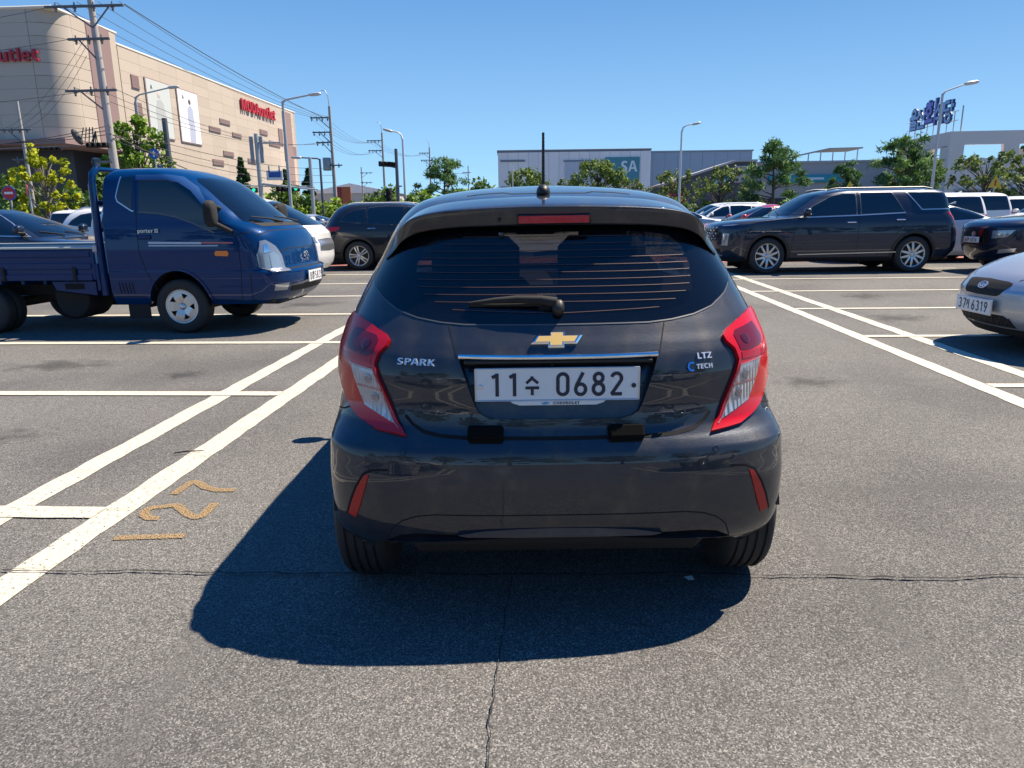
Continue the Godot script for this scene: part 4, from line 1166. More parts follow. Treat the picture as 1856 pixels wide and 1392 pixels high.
func spec_van(paint: String) -> Dictionary: # tall people carrier
	return {"paint": paint, "R": .35, "tw": .23, "rim": .23, "style": "many", "axles": [-1.55, 1.5], "track": .86, "q": .9,
		"rows": [[.2, .88, -2.42, 2.42, .6, .4, 2.6, 3.0], [.32, .95, -2.52, 2.5], [.5, .975, -2.56, 2.54], [.72, .985, -2.56, 2.54], [.88, .98, -2.50, 2.52], [.98, .97, -2.30, 2.5, .7], [1.06, .955, -1.95, 2.49, .7], [1.15, .94, -1.62, 2.48, .6], [1.35, .89, -1.28, 2.44], [1.55, .83, -.93, 2.38], [1.70, .76, -.6, 2.3], [1.76, .66, -.4, 2.2], [1.80, .48, -.1, 2.0, .4, .4], [1.82, .2, .3, 1.6, .2, .2], [1.825, .03, .6, 1.3, .05, .05]],
		"windows": [[Vector2(-1.3, 1.12), Vector2(-.25, 1.14), Vector2(-.25, 1.66), Vector2(-.55, 1.66), Vector2(-.95, 1.45)], [Vector2(-.17, 1.14), Vector2(.95, 1.16), Vector2(.95, 1.68), Vector2(-.17, 1.68)], [Vector2(1.03, 1.16), Vector2(2.22, 1.18), Vector2(2.14, 1.67), Vector2(1.03, 1.68)]],
		"gaps": [[Vector2(-1.1, .3), Vector2(-1.1, 1.1)], [Vector2(-.21, .3), Vector2(-.21, 1.2)], [Vector2(1.0, .6), Vector2(1.0, 1.2)]], "handles": [[-.35, 1.0], [-.05, 1.0]], "mirror": [-1.1, 1.16], "fin": Vector3(0, 1.80, 1.8),
		"lamps": [["headlight", "front", [Vector2(.55, .78), Vector2(.86, .8), Vector2(.92, .95), Vector2(.6, .92)], "lamp_glass", .006], ["taillight", "rear", [Vector2(.72, .95), Vector2(.92, .95), Vector2(.90, 1.15), Vector2(.7, 1.12)], "red_lens", .006]],
		"fronts": [["grille", [Vector2(0, .6), Vector2(.5, .62), Vector2(.5, .86), Vector2(0, .88)], "satin", .004, "front"]],
		"ws": [Vector2(0, 1.17), Vector2(.78, 1.17), Vector2(.72, 1.4), Vector2(.62, 1.68), Vector2(0, 1.71)], "rw": [Vector2(0, 1.2), Vector2(.8, 1.2), Vector2(.7, 1.65), Vector2(0, 1.67)]}

func parked_cars():
	var L := -90.0 - 3.5   # nose towards +x
	var Rr := 90.0 - 3.5   # nose towards -x
	var far := "cars parked at the far end of the lot"
	var s := spec_suv()
	var suv := build_car("suv_car", "dark grey seven seat SUV with Y spoke wheels, side on right of the hatchback", "car", s, Vector3(7.16, 0, -16.70), 90.0 - 1.0)
	suv.scale = Vector3(1, 1.03, 1)
	# grille studs and emblem
	var h := Hull.new(s.rows, .6)
	for i in 7:
		for j in 5:
			var x := (i - 3) * .165 + (.08 if j % 2 else 0.0)
			if absf(x) > .56: continue
			var X := face_frame(h, x, .735 + j * .058, false, .006)
			var b := MB.new()
			b.prism(PackedVector2Array([Vector2(-.05, 0), Vector2(0, -.022), Vector2(.05, 0), Vector2(0, .022)]), 0, .012, X, .006)
			part("grille_stud", b, M.chrome, suv.get_node("grille"))
	var s2 := spec_crossover()
	build_car("crossover_car", "black SUV with white roof rails, rear end towards the blue truck", "car", s2, Vector3(-2.57, 0, -19.50), -90 - 1.0)
	var s3 := spec_minivan()
	var mv := build_car("minivan_car", "silver car whose nose and dark grille enter the frame at right", "car", s3, Vector3(6.80, 0, -6.84), 90.0 - 3.0)
	h = Hull.new(s3.rows, .6)
	var X := face_frame(h, 0, .62, false, .006)
	var b := MB.new()
	b.lathe([Vector2(1.0, 0), Vector2(1.0, .010), Vector2(.9, .014), Vector2(.84, .010), Vector2(.84, .004)], Transform3D(Basis(X.basis.x * .068, X.basis.z, -X.basis.y * .04), X.origin), 28, .3)
	var em := part("emblem", b, M.letter, mv)
	b = MB.new()
	b.lathe([Vector2(.85, .005), Vector2(0, .006)], Transform3D(Basis(X.basis.x * .068, X.basis.z, -X.basis.y * .04), X.origin), 28, .3)
	part("emblem_face", b, M.black, em)
	text(em, "lettering", "KIA", .046, M.letter, X * Transform3D(Basis(), Vector3(0, 0, .008)), .006, true, 1.2)
	var mesh := MB.new()
	for k in 9:
		for sd in [-1, 1]:
			var x := (k - 4) * .09
			var F0 := face_frame(h, x - .035 * sd, .275, false, .007)
			var F1 := face_frame(h, x + .035 * sd, .35, false, .007)
			mesh.tube([F0.origin, F1.origin], .005, 4)
	part("grille_mesh", mesh, M.black, mv)
	var navy := spec_suv()
	navy.merge({"paint": "paint_navy", "style": "five", "plate_f": [Vector3(0, .69, -2.68), ["68", "m", "6516"]], "q": .8, "cladding": "", "rails": false, "mirror_m": "paint_navy",
		"fronts": [["grille", [Vector2(0, .62), Vector2(.44, .63), Vector2(.44, .90), Vector2(0, .93)], "gloss_black", .004, "front"], ["grille_bar", [Vector2(0, .935), Vector2(.46, .905), Vector2(.47, .925), Vector2(0, .96)], "paint_blue", .012, "front"]],
		"lamps": [["headlight", "front", [Vector2(.52, .72), Vector2(.80, .76), Vector2(.88, .90), Vector2(.52, .88)], "lamp_glass", .006], ["fog_light", "front", [Vector2(.60, .42), Vector2(.86, .46), Vector2(.90, .54), Vector2(.66, .5)], "satin", .006]]}, true)
	var nv := build_car("dark_blue_car", "dark blue car facing left at the right edge, white plate under its grille", "car", navy, Vector3(12.55, 0, -15.55), 90.0 - 1.5)
	h = Hull.new(navy.rows, .6)
	X = face_frame(h, 0, .80, false, .008)
	b = MB.new()
	b.lathe([Vector2(.06, 0), Vector2(.06, .01), Vector2(.05, .012), Vector2(.048, .004), Vector2(0, .004)], Transform3D(Basis(X.basis.x, X.basis.z, -X.basis.y), X.origin), 20, .3)
	part("emblem", b, M.satin, nv)
	var sed := build_car("sedan_car", "dark grey sedan parked behind the bed of the blue truck", "car", spec_sedan("paint_grey"), Vector3(-9.6, 0, -14.45), L)
	sed.scale = Vector3(1, 1.07, 1)
	var wsd := spec_sedan("paint_pearl")
	build_car("sedan_car", "pearl white sedan half hidden by the tail of the grey SUV", "car", wsd, Vector3(10.75, 0, -19.35), Rr)
	var rs := spec_sedan("paint_red")
	build_car("sedan_car", "red sedan whose roof shows above the grey SUV's bonnet", "car", rs, Vector3(7.75, 0, -23.0), Rr).scale = Vector3(1, 1.05, 1)
	var bs := spec_sedan("paint_black")
	var bsed := build_car("sedan_car", "black sedan next to the hatchback's roof, left of the red sedan", "car", bs, Vector3(8.75, 0, -26.6), Rr)
	var van := build_car("people_carrier", "white people carrier whose long roof rises behind the grey SUV", "van", spec_van("paint_white"), Vector3(12.25, 0, -23.4), Rr)
	var sn := spec_van("paint_white")
	for k in sn.rows.size():
		var f := {.98: -2.50, 1.06: -2.44, 1.15: -2.33, 1.35: -2.03, 1.55: -1.68, 1.70: -1.36, 1.76: -1.12, 1.80: -.8}
		if f.has(sn.rows[k][0]): sn.rows[k][2] = f[sn.rows[k][0]]
	sn.windows[0] = [Vector2(-1.9, 1.16), Vector2(-.25, 1.14), Vector2(-.25, 1.66), Vector2(-1.2, 1.66), Vector2(-1.55, 1.45)]
	sn.mirror = [-1.85, 1.2]
	build_car("white_van", "white van with a blue sloping windscreen just right of the truck cab", "van", sn, Vector3(-6.70, 0, -16.9), L)
	var sil := spec_sedan("paint_silver")
	var ss := build_car("sedan_car", "silver car between the white van and the black SUV", "car", sil, Vector3(-6.5, 0, -21.9), L)
	ss.scale = Vector3(1, 1.08, 1)
	var wx := spec_crossover()
	wx.merge({"paint": "paint_white", "q": .7, "rail_m": "satin"}, true)
	var wsuv := build_car("white_suv", "white SUV with dark curved rear window behind the truck's cab", "car", wx, Vector3(-9.9, 0, -20.2), L)
	dup(wsuv, "white_suv", "white SUV with red rear lamp at the far right edge", Vector3(17.9, 0, -23.9), -Rr + 180.0)
	# farther rows: only roofs and glass show
	var row := [[wsuv, -9.6, -28.5, L, "white SUV roof right of the silver car", 1.03], [ss, -8.0, -31.0, L, "silver car roof in the row beyond the white van", 1.0], [van, -14.6, -27.5, L, "long white roof above the dark sedan at left", .95], [wsuv, -16.5, -33.0, L, "white SUV far behind the dark sedan at left", 1.0],
		[wsuv, 9.9, -34.0, Rr, "white SUV roof beside the hatchback's right roof edge", 1.0], [van, 11.0, -38.5, Rr, "white van roof beyond the black sedan", .98], [wsuv, 13.4, -31.0, Rr, "white SUV roof above the red sedan", 1.02], [ss, 15.9, -36.0, Rr, "silver sedan roof seen above the grey SUV's windscreen", 1.0], [van, 17.0, -29.5, Rr, "cream white van roof behind the white people carrier", 1.06], [wsuv, -3.6, -33.5, L, "white SUV roof behind the black SUV's roof rail", 1.06], [ss, 6.6, -30.5, Rr, "silver sedan low beside the hatchback's roof", 1.0], [van, 22.0, -33.0, Rr, "white van at the far right behind the trees' row", 1.0],
		[wsuv, -21.0, -22.5, L, "white SUV at the far left edge behind the truck bed", 1.0]]
	for r in row:
		var d := dup(r[0], "sedan_car" if r[0] == ss else ("people_carrier" if r[0] == van else "white_suv"), r[4], Vector3(r[1], 0, r[2]), r[3], r[5])
		d.set_meta("group", far)
	dup(ss, "sedan_car", "silver sedan behind the viewer, mirrored in the hatchback's left quarter", Vector3(-5.2, 0, 3.4), L)
	dup(van, "people_carrier", "white people carrier behind the viewer, mirrored in the hatchback's tail", Vector3(6.2, 0, 5.4), Rr)
	dup(wsuv, "white_suv", "white SUV behind the viewer, mirrored low in the hatchback's hatch", Vector3(-5.6, 0, 8.0), L)

func truck():
	var t := thing("pickup_truck", "blue flatbed truck with extended cab parked at left", "truck", "", Vector3(-3.87, 0, -9.42), -95.0)
	var h := Hull.new([[.34, .80, -1.24, .95, .45, .06, 2.6, 6.0], [.40, .83, -1.35], [.50, .855, -1.43], [.60, .865, -1.47], [.69, .87, -1.475], [.715, .87, -1.455], [.735, .868, -1.40], [.80, .868, -1.39], [.92, .868, -1.375], [1.05, .865, -1.335], [1.13, .862, -1.285], [1.19, .858, -1.215], [1.235, .852, -1.13], [1.27, .845, -1.04, .95, .45, .08], [1.40, .825, -.86], [1.55, .798, -.65], [1.68, .768, -.46, .95, .45, .1], [1.76, .742, -.32, .95, .45, .12], [1.82, .70, -.15, .94, .42, .15, 2.6, 4.0], [1.86, .63, -.0, .90, .4, .2], [1.885, .5, .12, .82, .4, .2], [1.90, .28, .25, .7, .2, .2], [1.903, .03, .4, .55, .05, .05]], 1.5)
	var R := .325
	var arch := h.arch(0, R - .02, .43)
	var full := PackedVector2Array([Vector2(0, h.y0), Vector2(4, h.y0), Vector2(4, h.y1), Vector2(0, h.y1)])
	var cab := panel("cab", h, full, M.paint_blue, t, 0, .05, 0, 1, [arch])
	var win := [Vector2(.43, 1.40), Vector2(.2, 1.385), Vector2(-.05, 1.345), Vector2(-.3, 1.265), Vector2(-.55, 1.165), Vector2(-.62, 1.20), Vector2(-.47, 1.42), Vector2(-.30, 1.61), Vector2(-.12, 1.725), Vector2(.05, 1.755), Vector2(.43, 1.765)]
	var qw := [Vector2(.53, 1.42), Vector2(.70, 1.52), Vector2(.72, 1.56), Vector2(.66, 1.775), Vector2(.50, 1.785)]
	var visor := [Vector2(.46, 1.735), Vector2(.46, 1.79), Vector2(.05, 1.785), Vector2(-.14, 1.755), Vector2(-.33, 1.64), Vector2(-.52, 1.42), Vector2(-.60, 1.30), Vector2(-.56, 1.30), Vector2(-.42, 1.46), Vector2(-.26, 1.61), Vector2(-.10, 1.70), Vector2(.05, 1.73)]
	for sd in [-1, 1]:
		var dw := panel("door_window", h, h.side_poly(win), M.dark_glass, t, .002, .004, sd)
		strips("window_trim", h, [[Vector2(.44, 1.39), Vector2(.2, 1.375), Vector2(-.05, 1.335), Vector2(-.3, 1.255), Vector2(-.57, 1.15)]], .018, "side", M.black_satin, dw, .005, .004, sd)
		panel("rain_visor", h, h.side_poly(visor), mat("visor", lin(.02, .065, .19), .25, 0.0, .6), dw, .022, .02, sd)
		var q := panel("quarter_window", h, h.side_poly(qw), M.dark_glass, t, .002, .004, sd)
		strips("window_trim", h, [[Vector2(.50, 1.40), Vector2(.53, 1.405), Vector2(.715, 1.51), Vector2(.735, 1.56), Vector2(.675, 1.785)]], .014, "side", M.satin, q, .005, .004, sd)
		for l in [[Vector2(.47, 1.79), Vector2(.47, .95), Vector2(.40, .72), Vector2(.28, .50)], [Vector2(-.66, 1.23), Vector2(-.86, 1.10), Vector2(-.88, .75), Vector2(-.84, .40)], [Vector2(-.86, 1.13), Vector2(-1.05, 1.16)], [Vector2(-1.0, .70), Vector2(-.98, .36)], [Vector2(-.84, .385), Vector2(-.46, .385)], [Vector2(.45, .44), Vector2(.9, .44)]]:
			strips("door_gap", h, [l], .008, "side", M.gap, cab, .001, 0.0, sd)
		var s1 := panel("stripe", h, h.side_poly([Vector2(.33, 1.035), Vector2(-.38, 1.025), Vector2(-.38, 1.05), Vector2(.33, 1.06)]), mat("decal_light", lin(.42, .5, .58), .4), t, .0015, 0, sd)
		panel("stripe", h, h.side_poly([Vector2(-.38, 1.035), Vector2(-.80, 1.03), Vector2(-.80, 1.045), Vector2(-.38, 1.05)]), mat("decal_red", lin(.55, .12, .12), .4), t, .0015, 0, sd)
		panel("stripe", h, h.side_poly([Vector2(.33, 1.008), Vector2(-.60, 1.002), Vector2(-.60, 1.014), Vector2(.33, 1.022)]), M.decal_light, t, .0015, 0, sd)
		panel("turn_signal", h, h.side_poly([Vector2(-.56, .895), Vector2(-.72, .89), Vector2(-.735, .92), Vector2(-.72, .95), Vector2(-.57, .95), Vector2(-.55, .925)]), M.amber, t, .014, .02, sd, 2)
		var hl := panel("headlight", h, h.end_poly([Vector2(.575, .70), Vector2(.80, .70), Vector2(.842, .76), Vector2(.845, .9), Vector2(.80, 1.05), Vector2(.745, 1.06), Vector2(.66, .99), Vector2(.60, .88)], false), M.lamp_glass, t, .012, .03, sd, 2)
		panel("lamp_bowl", h, h.end_poly([Vector2(.625, .735), Vector2(.755, .735), Vector2(.755, .90), Vector2(.71, .93), Vector2(.65, .88)], false), M.satin, hl, .015, .004, sd, 2)
		panel("lamp_bowl", h, h.end_poly([Vector2(.735, .93), Vector2(.80, .92), Vector2(.785, 1.01), Vector2(.75, 1.02)], false), M.chrome, hl, .015, .004, sd, 2)
		panel("fog_light", h, h.end_poly([Vector2(.60, .485), Vector2(.76, .49), Vector2(.775, .56), Vector2(.60, .565)], false), M.lamp_glass, t, .006, .012, sd, 2)
		var mb := MB.new()
		var c := side_pos(h, sd, -.60, 1.31, .17)
		mb.ellip(c, Vector3(.12, .145, .075), Basis(Vector3.UP, .25 * sd), 16, 10, 3.2)
		var mi := part("side_mirror", mb, M.matt_black, t)
		mb = MB.new()
		mb.tube([c + Vector3(-.02 * sd, -.1, -.02), side_pos(h, sd, -.80, 1.16)], [.03, .025], 8)
		part("mirror_arm", mb, M.matt_black, mi)
		mb = MB.new()
		mb.tube([c + Vector3(-.02 * sd, .1, 0), side_pos(h, sd, -.62, 1.42)], [.02, .02], 8)
		part("mirror_arm", mb, M.matt_black, mi)
		var hb := MB.new()
		hb.box(side_pos(h, sd, .37, 1.11, .012), Vector3(.03, .05, .17), .012)
		part("door_handle", hb, M.paint_blue, t)
		for k in 5: strips("air_slot", h, [[Vector2(.79 - k * .045, .47), Vector2(.80 - k * .045, .60)]], .016, "side", M.gap, cab, .0015, 0.0, sd)
		panel("wheel_lip", h, h.arch(0, R - .02, .455), M.paint_blue, cab, .012, .02, sd, 1, [h.arch(0, R - .02, .425)])
	text(t, "lettering", "porter II", .040, M.satin, Transform3D(Basis(Vector3.UP, PI / 2), Vector3(.878, 1.18, .31)), .004, true, 1.25)
	panel("windshield", h, h.end_poly([Vector2(0, 1.255), Vector2(.64, 1.255), Vector2(.71, 1.27), Vector2(.665, 1.50), Vector2(.60, 1.72), Vector2(.54, 1.76), Vector2(0, 1.785)], false), M.dark_glass, t, .003, .004)
	panel("front_grille", h, h.end_poly([Vector2(0, .455), Vector2(.52, .46), Vector2(.54, .53), Vector2(0, .53)], false), M.matt_black, t, .004, .02)
	for sd in [-1, 1]: strips("panel_gap", h, [[Vector2(0, .955), Vector2(.45, .955), Vector2(.60, .93)], ], .010, "front", M.gap, cab, .001, 0.0, sd)
	strips("panel_gap", h, [[Vector2(0, 1.17), Vector2(.6, 1.165), Vector2(.8, 1.12)]], .008, "front", M.gap, cab, .001)
	strips("panel_gap", h, [[Vector2(0, .728), Vector2(.58, .728)]], .012, "front", M.gap, cab, .001)
	panel("cowl", h, h.end_poly([Vector2(0, 1.215), Vector2(.62, 1.212), Vector2(.66, 1.25), Vector2(0, 1.252)], false), M.matt_black, t, .003, .004)
	for x in [-.45, .1]:
		var wb := MB.new()
		wb.tube([face_frame(h, x, 1.235, false, .03).origin, face_frame(h, x + .22, 1.27, false, .035).origin, face_frame(h, x + .48, 1.30, false, .028).origin], [.014, .011, .008], 7)
		part("wiper", wb, M.matt_black, t)
	var X := face_frame(h, 0, .86, false, .004)
	var eb := MB.new()
	eb.lathe([Vector2(1.0, 0), Vector2(1.0, .008), Vector2(.86, .012), Vector2(.80, .006), Vector2(.80, 0)], Transform3D(Basis(X.basis.x * .085, X.basis.z, -X.basis.y * .045), X.origin), 24, .3)
	ribbons(eb, [V([-.02, .03, -.03, -.03]), V([.03, .03, .02, -.03]), V([-.027, -.004, .027, .004])], .014, X, 1.0, .008)
	part("emblem", eb, M.chrome, t)
	number_plate(t, Vector3(0, .61, -1.50), PI, ["80", "m", "5835"], .44, .13)
	# wheels: single in front, twin at the back
	for s in [-1, 1]:
		wheel(t, Vector3(s * .74, R, 0), R, .20, .205, "petal")
		for x in [.62, .80]: wheel(t, Vector3(s * x, .285, 2.72), .285, .155, .16, "steel")
	# bed
	var b := MB.new()
	b.box(Vector3(0, .66, 2.53), Vector3(1.62, .06, 2.86), .01)
	for k in 9: b.box(Vector3(0, .60, 1.25 + k * .32), Vector3(1.6, .06, .05), .01)
	part("bed_floor", b, M.paint_blue, t)
	for s in [-1, 1]:
		b = MB.new()
		b.box(Vector3(s * .83, .805, 2.53), Vector3(.035, .36, 2.84), .012)
		for y in [.66, .79, .93]: b.box(Vector3(s * .852, y, 2.53), Vector3(.016, .075, 2.74), .007)
		var brd := part("bed_side", b, M.paint_blue, t)
		b = MB.new()
		b.box(Vector3(s * .83, .998, 2.53), Vector3(.052, .024, 2.85), .006)
		part("rail_cap", b, mat("rail_grey", lin(.42, .46, .46), .5, .2), brd)
		b = MB.new()
		b.box(Vector3(s * .808, .83, 2.53), Vector3(.012, .30, 2.8), .003)
		part("inner_lining", b, M.rail_grey, brd)
		for z in [1.4, 2.4, 3.4]:
			b = MB.new()
			b.box(Vector3(s * .866, .70, z), Vector3(.02, .16, .05), .006)
			part("hinge", b, M.matt_black, brd)
		b = MB.new()
		b.box(Vector3(s * .83, .66, 1.09), Vector3(.06, .32, .05), .01)
		part("corner_post", b, M.paint_blue, t)
		b = MB.new()
		b.box(Vector3(s * .862, .99, 1.075), Vector3(.03, .085, .06), .01)
		part("latch", b, M.clear_lens, t)
		# guard frame behind the cab
		b = MB.new()
		b.tube([Vector3(s * .80, .45, 1.04), Vector3(s * .80, 1.0, 1.04), Vector3(s * .80, 1.70, 1.03), Vector3(s * .78, 1.82, 1.02), Vector3(s * .70, 1.875, 1.01)], [.05, .05, .045, .042, .04], 10)
		part("guard_post", b, M.paint_blue, t)
		b = MB.new()
		b.box(Vector3(s * .68, 1.945, 1.02), Vector3(.10, .11, .05), .012)
		part("guard_hook", b, M.paint_navy, t)
		b = MB.new()
		b.box(Vector3(s * .78, .34, .62), Vector3(.02, .34, .30), .005)
		part("mud_flap", b, M.matt_black, t)
		b = MB.new()
		b.box(Vector3(s * .36, .48, 2.3), Vector3(.08, .14, 3.3), .01)
		part("chassis_rail", b, M.matt_black, t)
		b = MB.new()
		b.prism(PackedVector2Array([Vector2(1.14, .62), Vector2(1.78, .62), Vector2(1.72, .50), Vector2(1.14, .44)]), -.03, .03, Transform3D(Basis(Vector3(0, 0, 1), Vector3(0, 1, 0), Vector3(-1, 0, 0)), Vector3(s * .80, 0, 0)), .01)
		var gd := part("side_guard", b, M.paint_blue, t)
		b = MB.new()
		b.box(Vector3(s * .833, .555, 1.45), Vector3(.006, .065, .26), 0)
		part("guard_slot", b, M.gap, gd)
	b = MB.new()
	for y in [1.2, 1.5, 1.875]: b.tube([Vector3(-.78 if y < 1.8 else -.7, y, 1.02), Vector3(.78 if y < 1.8 else .7, y, 1.02)], .028, 8)
	part("guard_bar", b, M.paint_blue, t)
	b = MB.new()
	b.box(Vector3(0, .805, 3.96), Vector3(1.69, .36, .035), .012)
	part("tailgate", b, M.paint_blue, t)
	b = MB.new()
	b.box(Vector3(0, .42, -.1), Vector3(1.0, .24, 2.2), .05)
	b.box(Vector3(0, .40, -.95), Vector3(1.4, .12, .5), .04)
	for s in [-1, 1]:
		for k in 12:
			var P := func(a: float, x: float) -> Vector3: return Vector3(x, R - .02 + sin(a) * .44, cos(a) * .44)
			b.quad(P.call(PI * k / 12, s * .5), P.call(PI * (k + 1) / 12, s * .5), P.call(PI * (k + 1) / 12, s * .84), P.call(PI * k / 12, s * .84))
	part("underbody", b, M.matt_black, t)
	b = MB.new()
	b.lathe([Vector2(0, -.24), Vector2(.24, -.24), Vector2(.27, -.2), Vector2(.27, .2), Vector2(.24, .24), Vector2(0, .24)], Transform3D(Basis(Vector3(0, 1, 0), Vector3(1, 0, 0), Vector3(0, 0, -1)), Vector3(.45, .42, 1.62)), 20)
	part("fuel_tank", b, M.matt_black, t)
	b = MB.new()
	b.box(Vector3(0, .32, 2.72), Vector3(1.2, .12, .12), .03)
	part("axle", b, M.matt_black, t)
	b = MB.new()
	b.box(Vector3(-.3, .36, 1.6), Vector3(.5, .26, .6), .04)
	part("tool_box", b, M.matt_black, t)
	for c in t.get_children():
		if String(c.name).begins_with("wheel") and not c is MeshInstance3D: c.position.z *= .91
		else: c.transform = Transform3D(Basis.from_scale(Vector3(1, 1.03, .91)), Vector3.ZERO) * c.transform

# ---------------------------------------------------------------- buildings
func block(parent: Node, called: String, c: Vector3, s: Vector3, m: Material, bev := 0.0) -> MeshInstance3D:
	var b := MB.new()
	b.box(c, s, bev)
	return part(called, b, m, parent)
func tile_mesh(s: Vector3, bev: float) -> ArrayMesh:
	var b := MB.new()
	b.box(Vector3.ZERO, s, bev)
	return b.mesh()
func put(parent: Node, called: String, mesh: Mesh, m: Material, X: Transform3D) -> MeshInstance3D:
	var o := part(called, mesh, m, parent)
	o.transform = X
	return o
func outlet_store():
	var o := thing("department_store", "large beige panelled outlet store with brown strips and rounded corner", "building", "", Vector3(-46, 0, -85), -3.5)
	var rng := RandomNumberGenerator.new()
	rng.seed = 5
	var mats := [mat("clad_a", lin(.47, .40, .325), .75), mat("clad_b", lin(.45, .383, .31), .75), mat("clad_c", lin(.485, .415, .338), .75)]
	mat("clad_brown", lin(.25, .17, .16), .8)
	mat("clad_joint", lin(.37, .315, .255), .9)
	mat("store_dark", lin(.03, .03, .035), .3)
	# solid core behind the cladding
	var core := block(o, "wall", Vector3(-23.2, 15.85, -1.9), Vector3(40, 12.5, 13.4), M.clad_joint)
	block(o, "wall", Vector3(-22, 10.5, -37), Vector3(43.8, 21, 56), M.clad_joint)
	block(o, "shop_front", Vector3(-24, 4.8, -6), Vector3(40, 9.4, 10), M.store_dark)
	block(o, "canopy", Vector3(-22, 9.45, -.5), Vector3(44, .5, 13), M.clad_brown)
	# front: rows of panels, then a rounded corner
	var tm := tile_mesh(Vector3(4.48, 1.256, .12), .012)
	for r in 10:
		for c in 7:
			put(o, "panel", tm, mats[rng.randi() % 3], Transform3D(Basis(), Vector3(-5.1 - c * 4.5, 10.33 + r * 1.27, 5.02)))
	for r in 10:
		var b := MB.new()
		for k in 10:
			var P := func(a: float, y: float, rr: float) -> Vector3: return Vector3(-2.8 + sin(a) * rr, y, 2.3 + cos(a) * rr)
			var N := func(a: float) -> Vector3: return Vector3(sin(a), 0, cos(a))
			var a0 := PI / 2 * k / 10
			var a1 := PI / 2 * (k + 1) / 10
			var y0 := 9.72 + r * 1.27
			var y1 := y0 + 1.23
			b.quads(P.call(a0, y0, 2.8), P.call(a1, y0, 2.8), P.call(a1, y1, 2.8), P.call(a0, y1, 2.8), N.call(a0), N.call(a1), N.call(a1), N.call(a0))
			b.quad(P.call(a0, y1, 2.8), P.call(a1, y1, 2.8), P.call(a1, y1, 2.65), P.call(a0, y1, 2.65), Vector3.UP)
		part("corner_panel", b, mats[r % 3], o)
	var back := MB.new()
	for k in 8: back.quad(Vector3(-2.8 + sin(PI / 16 * k) * 2.68, 9.7, 2.3 + cos(PI / 16 * k) * 2.68), Vector3(-2.8 + sin(PI / 16 * (k + 1)) * 2.68, 9.7, 2.3 + cos(PI / 16 * (k + 1)) * 2.68), Vector3(-2.8 + sin(PI / 16 * (k + 1)) * 2.68, 22.4, 2.3 + cos(PI / 16 * (k + 1)) * 2.68), Vector3(-2.8 + sin(PI / 16 * k) * 2.68, 22.4, 2.3 + cos(PI / 16 * k) * 2.68))
	part("wall", back, M.clad_joint, o)
	var fm := tile_mesh(Vector3(.12, 1.24, 2.44), .02)
	for r in 10: put(o, "panel", fm, mats[(r + 1) % 3], Transform3D(Basis(), Vector3(-.06, 10.33 + r * 1.27, 1.05)))
	block(o, "parapet", Vector3(-22, 22.52, -.5), Vector3(44.1, .3, 11.4), mat("coping", lin(.66, .62, .54), .6), .1)
	# strips and side wing
	block(o, "wall_strip", Vector3(-.6, 16.1, -2.3), Vector3(1.3, 12.8, 4.2), M.clad_brown, .05)
	block(o, "wall_strip", Vector3(-.6, 16.1, -5.1), Vector3(1.22, 12.8, 1.3), M.clad_a, .05)
	var wm := tile_mesh(Vector3(.12, 1.308, 4.445), .012)
	for r in 16:
		for c in 13: put(o, "panel", wm, mats[rng.randi() % 3], Transform3D(Basis(), Vector3(-.06, .67 + r * 1.32, -8.1 - c * 4.46)))
	block(o, "parapet", Vector3(-22, 21.32, -35.5), Vector3(44.1, .3, 59.6), M.coping, .1)
	block(o, "wall_strip", Vector3(.06, 10.4, -60.0), Vector3(.16, 20.8, 4.3), M.clad_brown, .03)
	for w in [[7.9, 9.5, 17.0, 18.4], [8.0, 9.5, 13.9, 15.3], [31.0, 34.5, 15.6, 16.2], [27.2, 30.9, 14.1, 14.7], [35.1, 38.4, 14.1, 14.6], [46.4, 49.7, 15.6, 16.3], [50.2, 55.4, 14.1, 14.8], [31.2, 34.8, 10.9, 11.5], [27.3, 30.9, 9.3, 10.0], [44.8, 46.3, 14.1, 14.8], [62.2, 63.9, 12.9, 14.8], [55.2, 57.2, 14.6, 17.4], [40.2, 43.5, 10.4, 11.0], [57.6, 59.6, 12.0, 14.8]]:
		var f := block(o, "window", Vector3(.05, (w[2] + w[3]) * .5, -(w[0] + w[1]) * .5), Vector3(.14, w[3] - w[2], w[1] - w[0]), mat("store_window", lin(.22, .145, .13), .5), .02)
		block(f, "frame", Vector3(.06, w[2] - .04, -(w[0] + w[1]) * .5), Vector3(.2, .08, w[1] - w[0] + .16), M.clad_brown)
	# two banners with a standing figure each
	for k in 2:
		var z0: float = [10.9, 18.6][k]
		var z1: float = [16.6, 24.2][k]
		var bn := block(o, "banner", Vector3(.12, 15.1, -(z0 + z1) * .5), Vector3(.10, 6.8, z1 - z0), mat("banner_grey", lin(.52, .55, .53), .6) if k == 0 else mat("banner_white", lin(.72, .74, .76), .6), .02)
		block(bn, "banner_frame", Vector3(.09, 15.1, -(z0 + z1) * .5), Vector3(.08, 7.1, z1 - z0 + .3), M.clad_brown, .02)
		var fg := MB.new()
		var X := Transform3D(Basis(Vector3.UP, PI / 2), Vector3(.175, 12.0, -(z0 + z1) * .5 + (0.0 if k == 0 else -.3)))
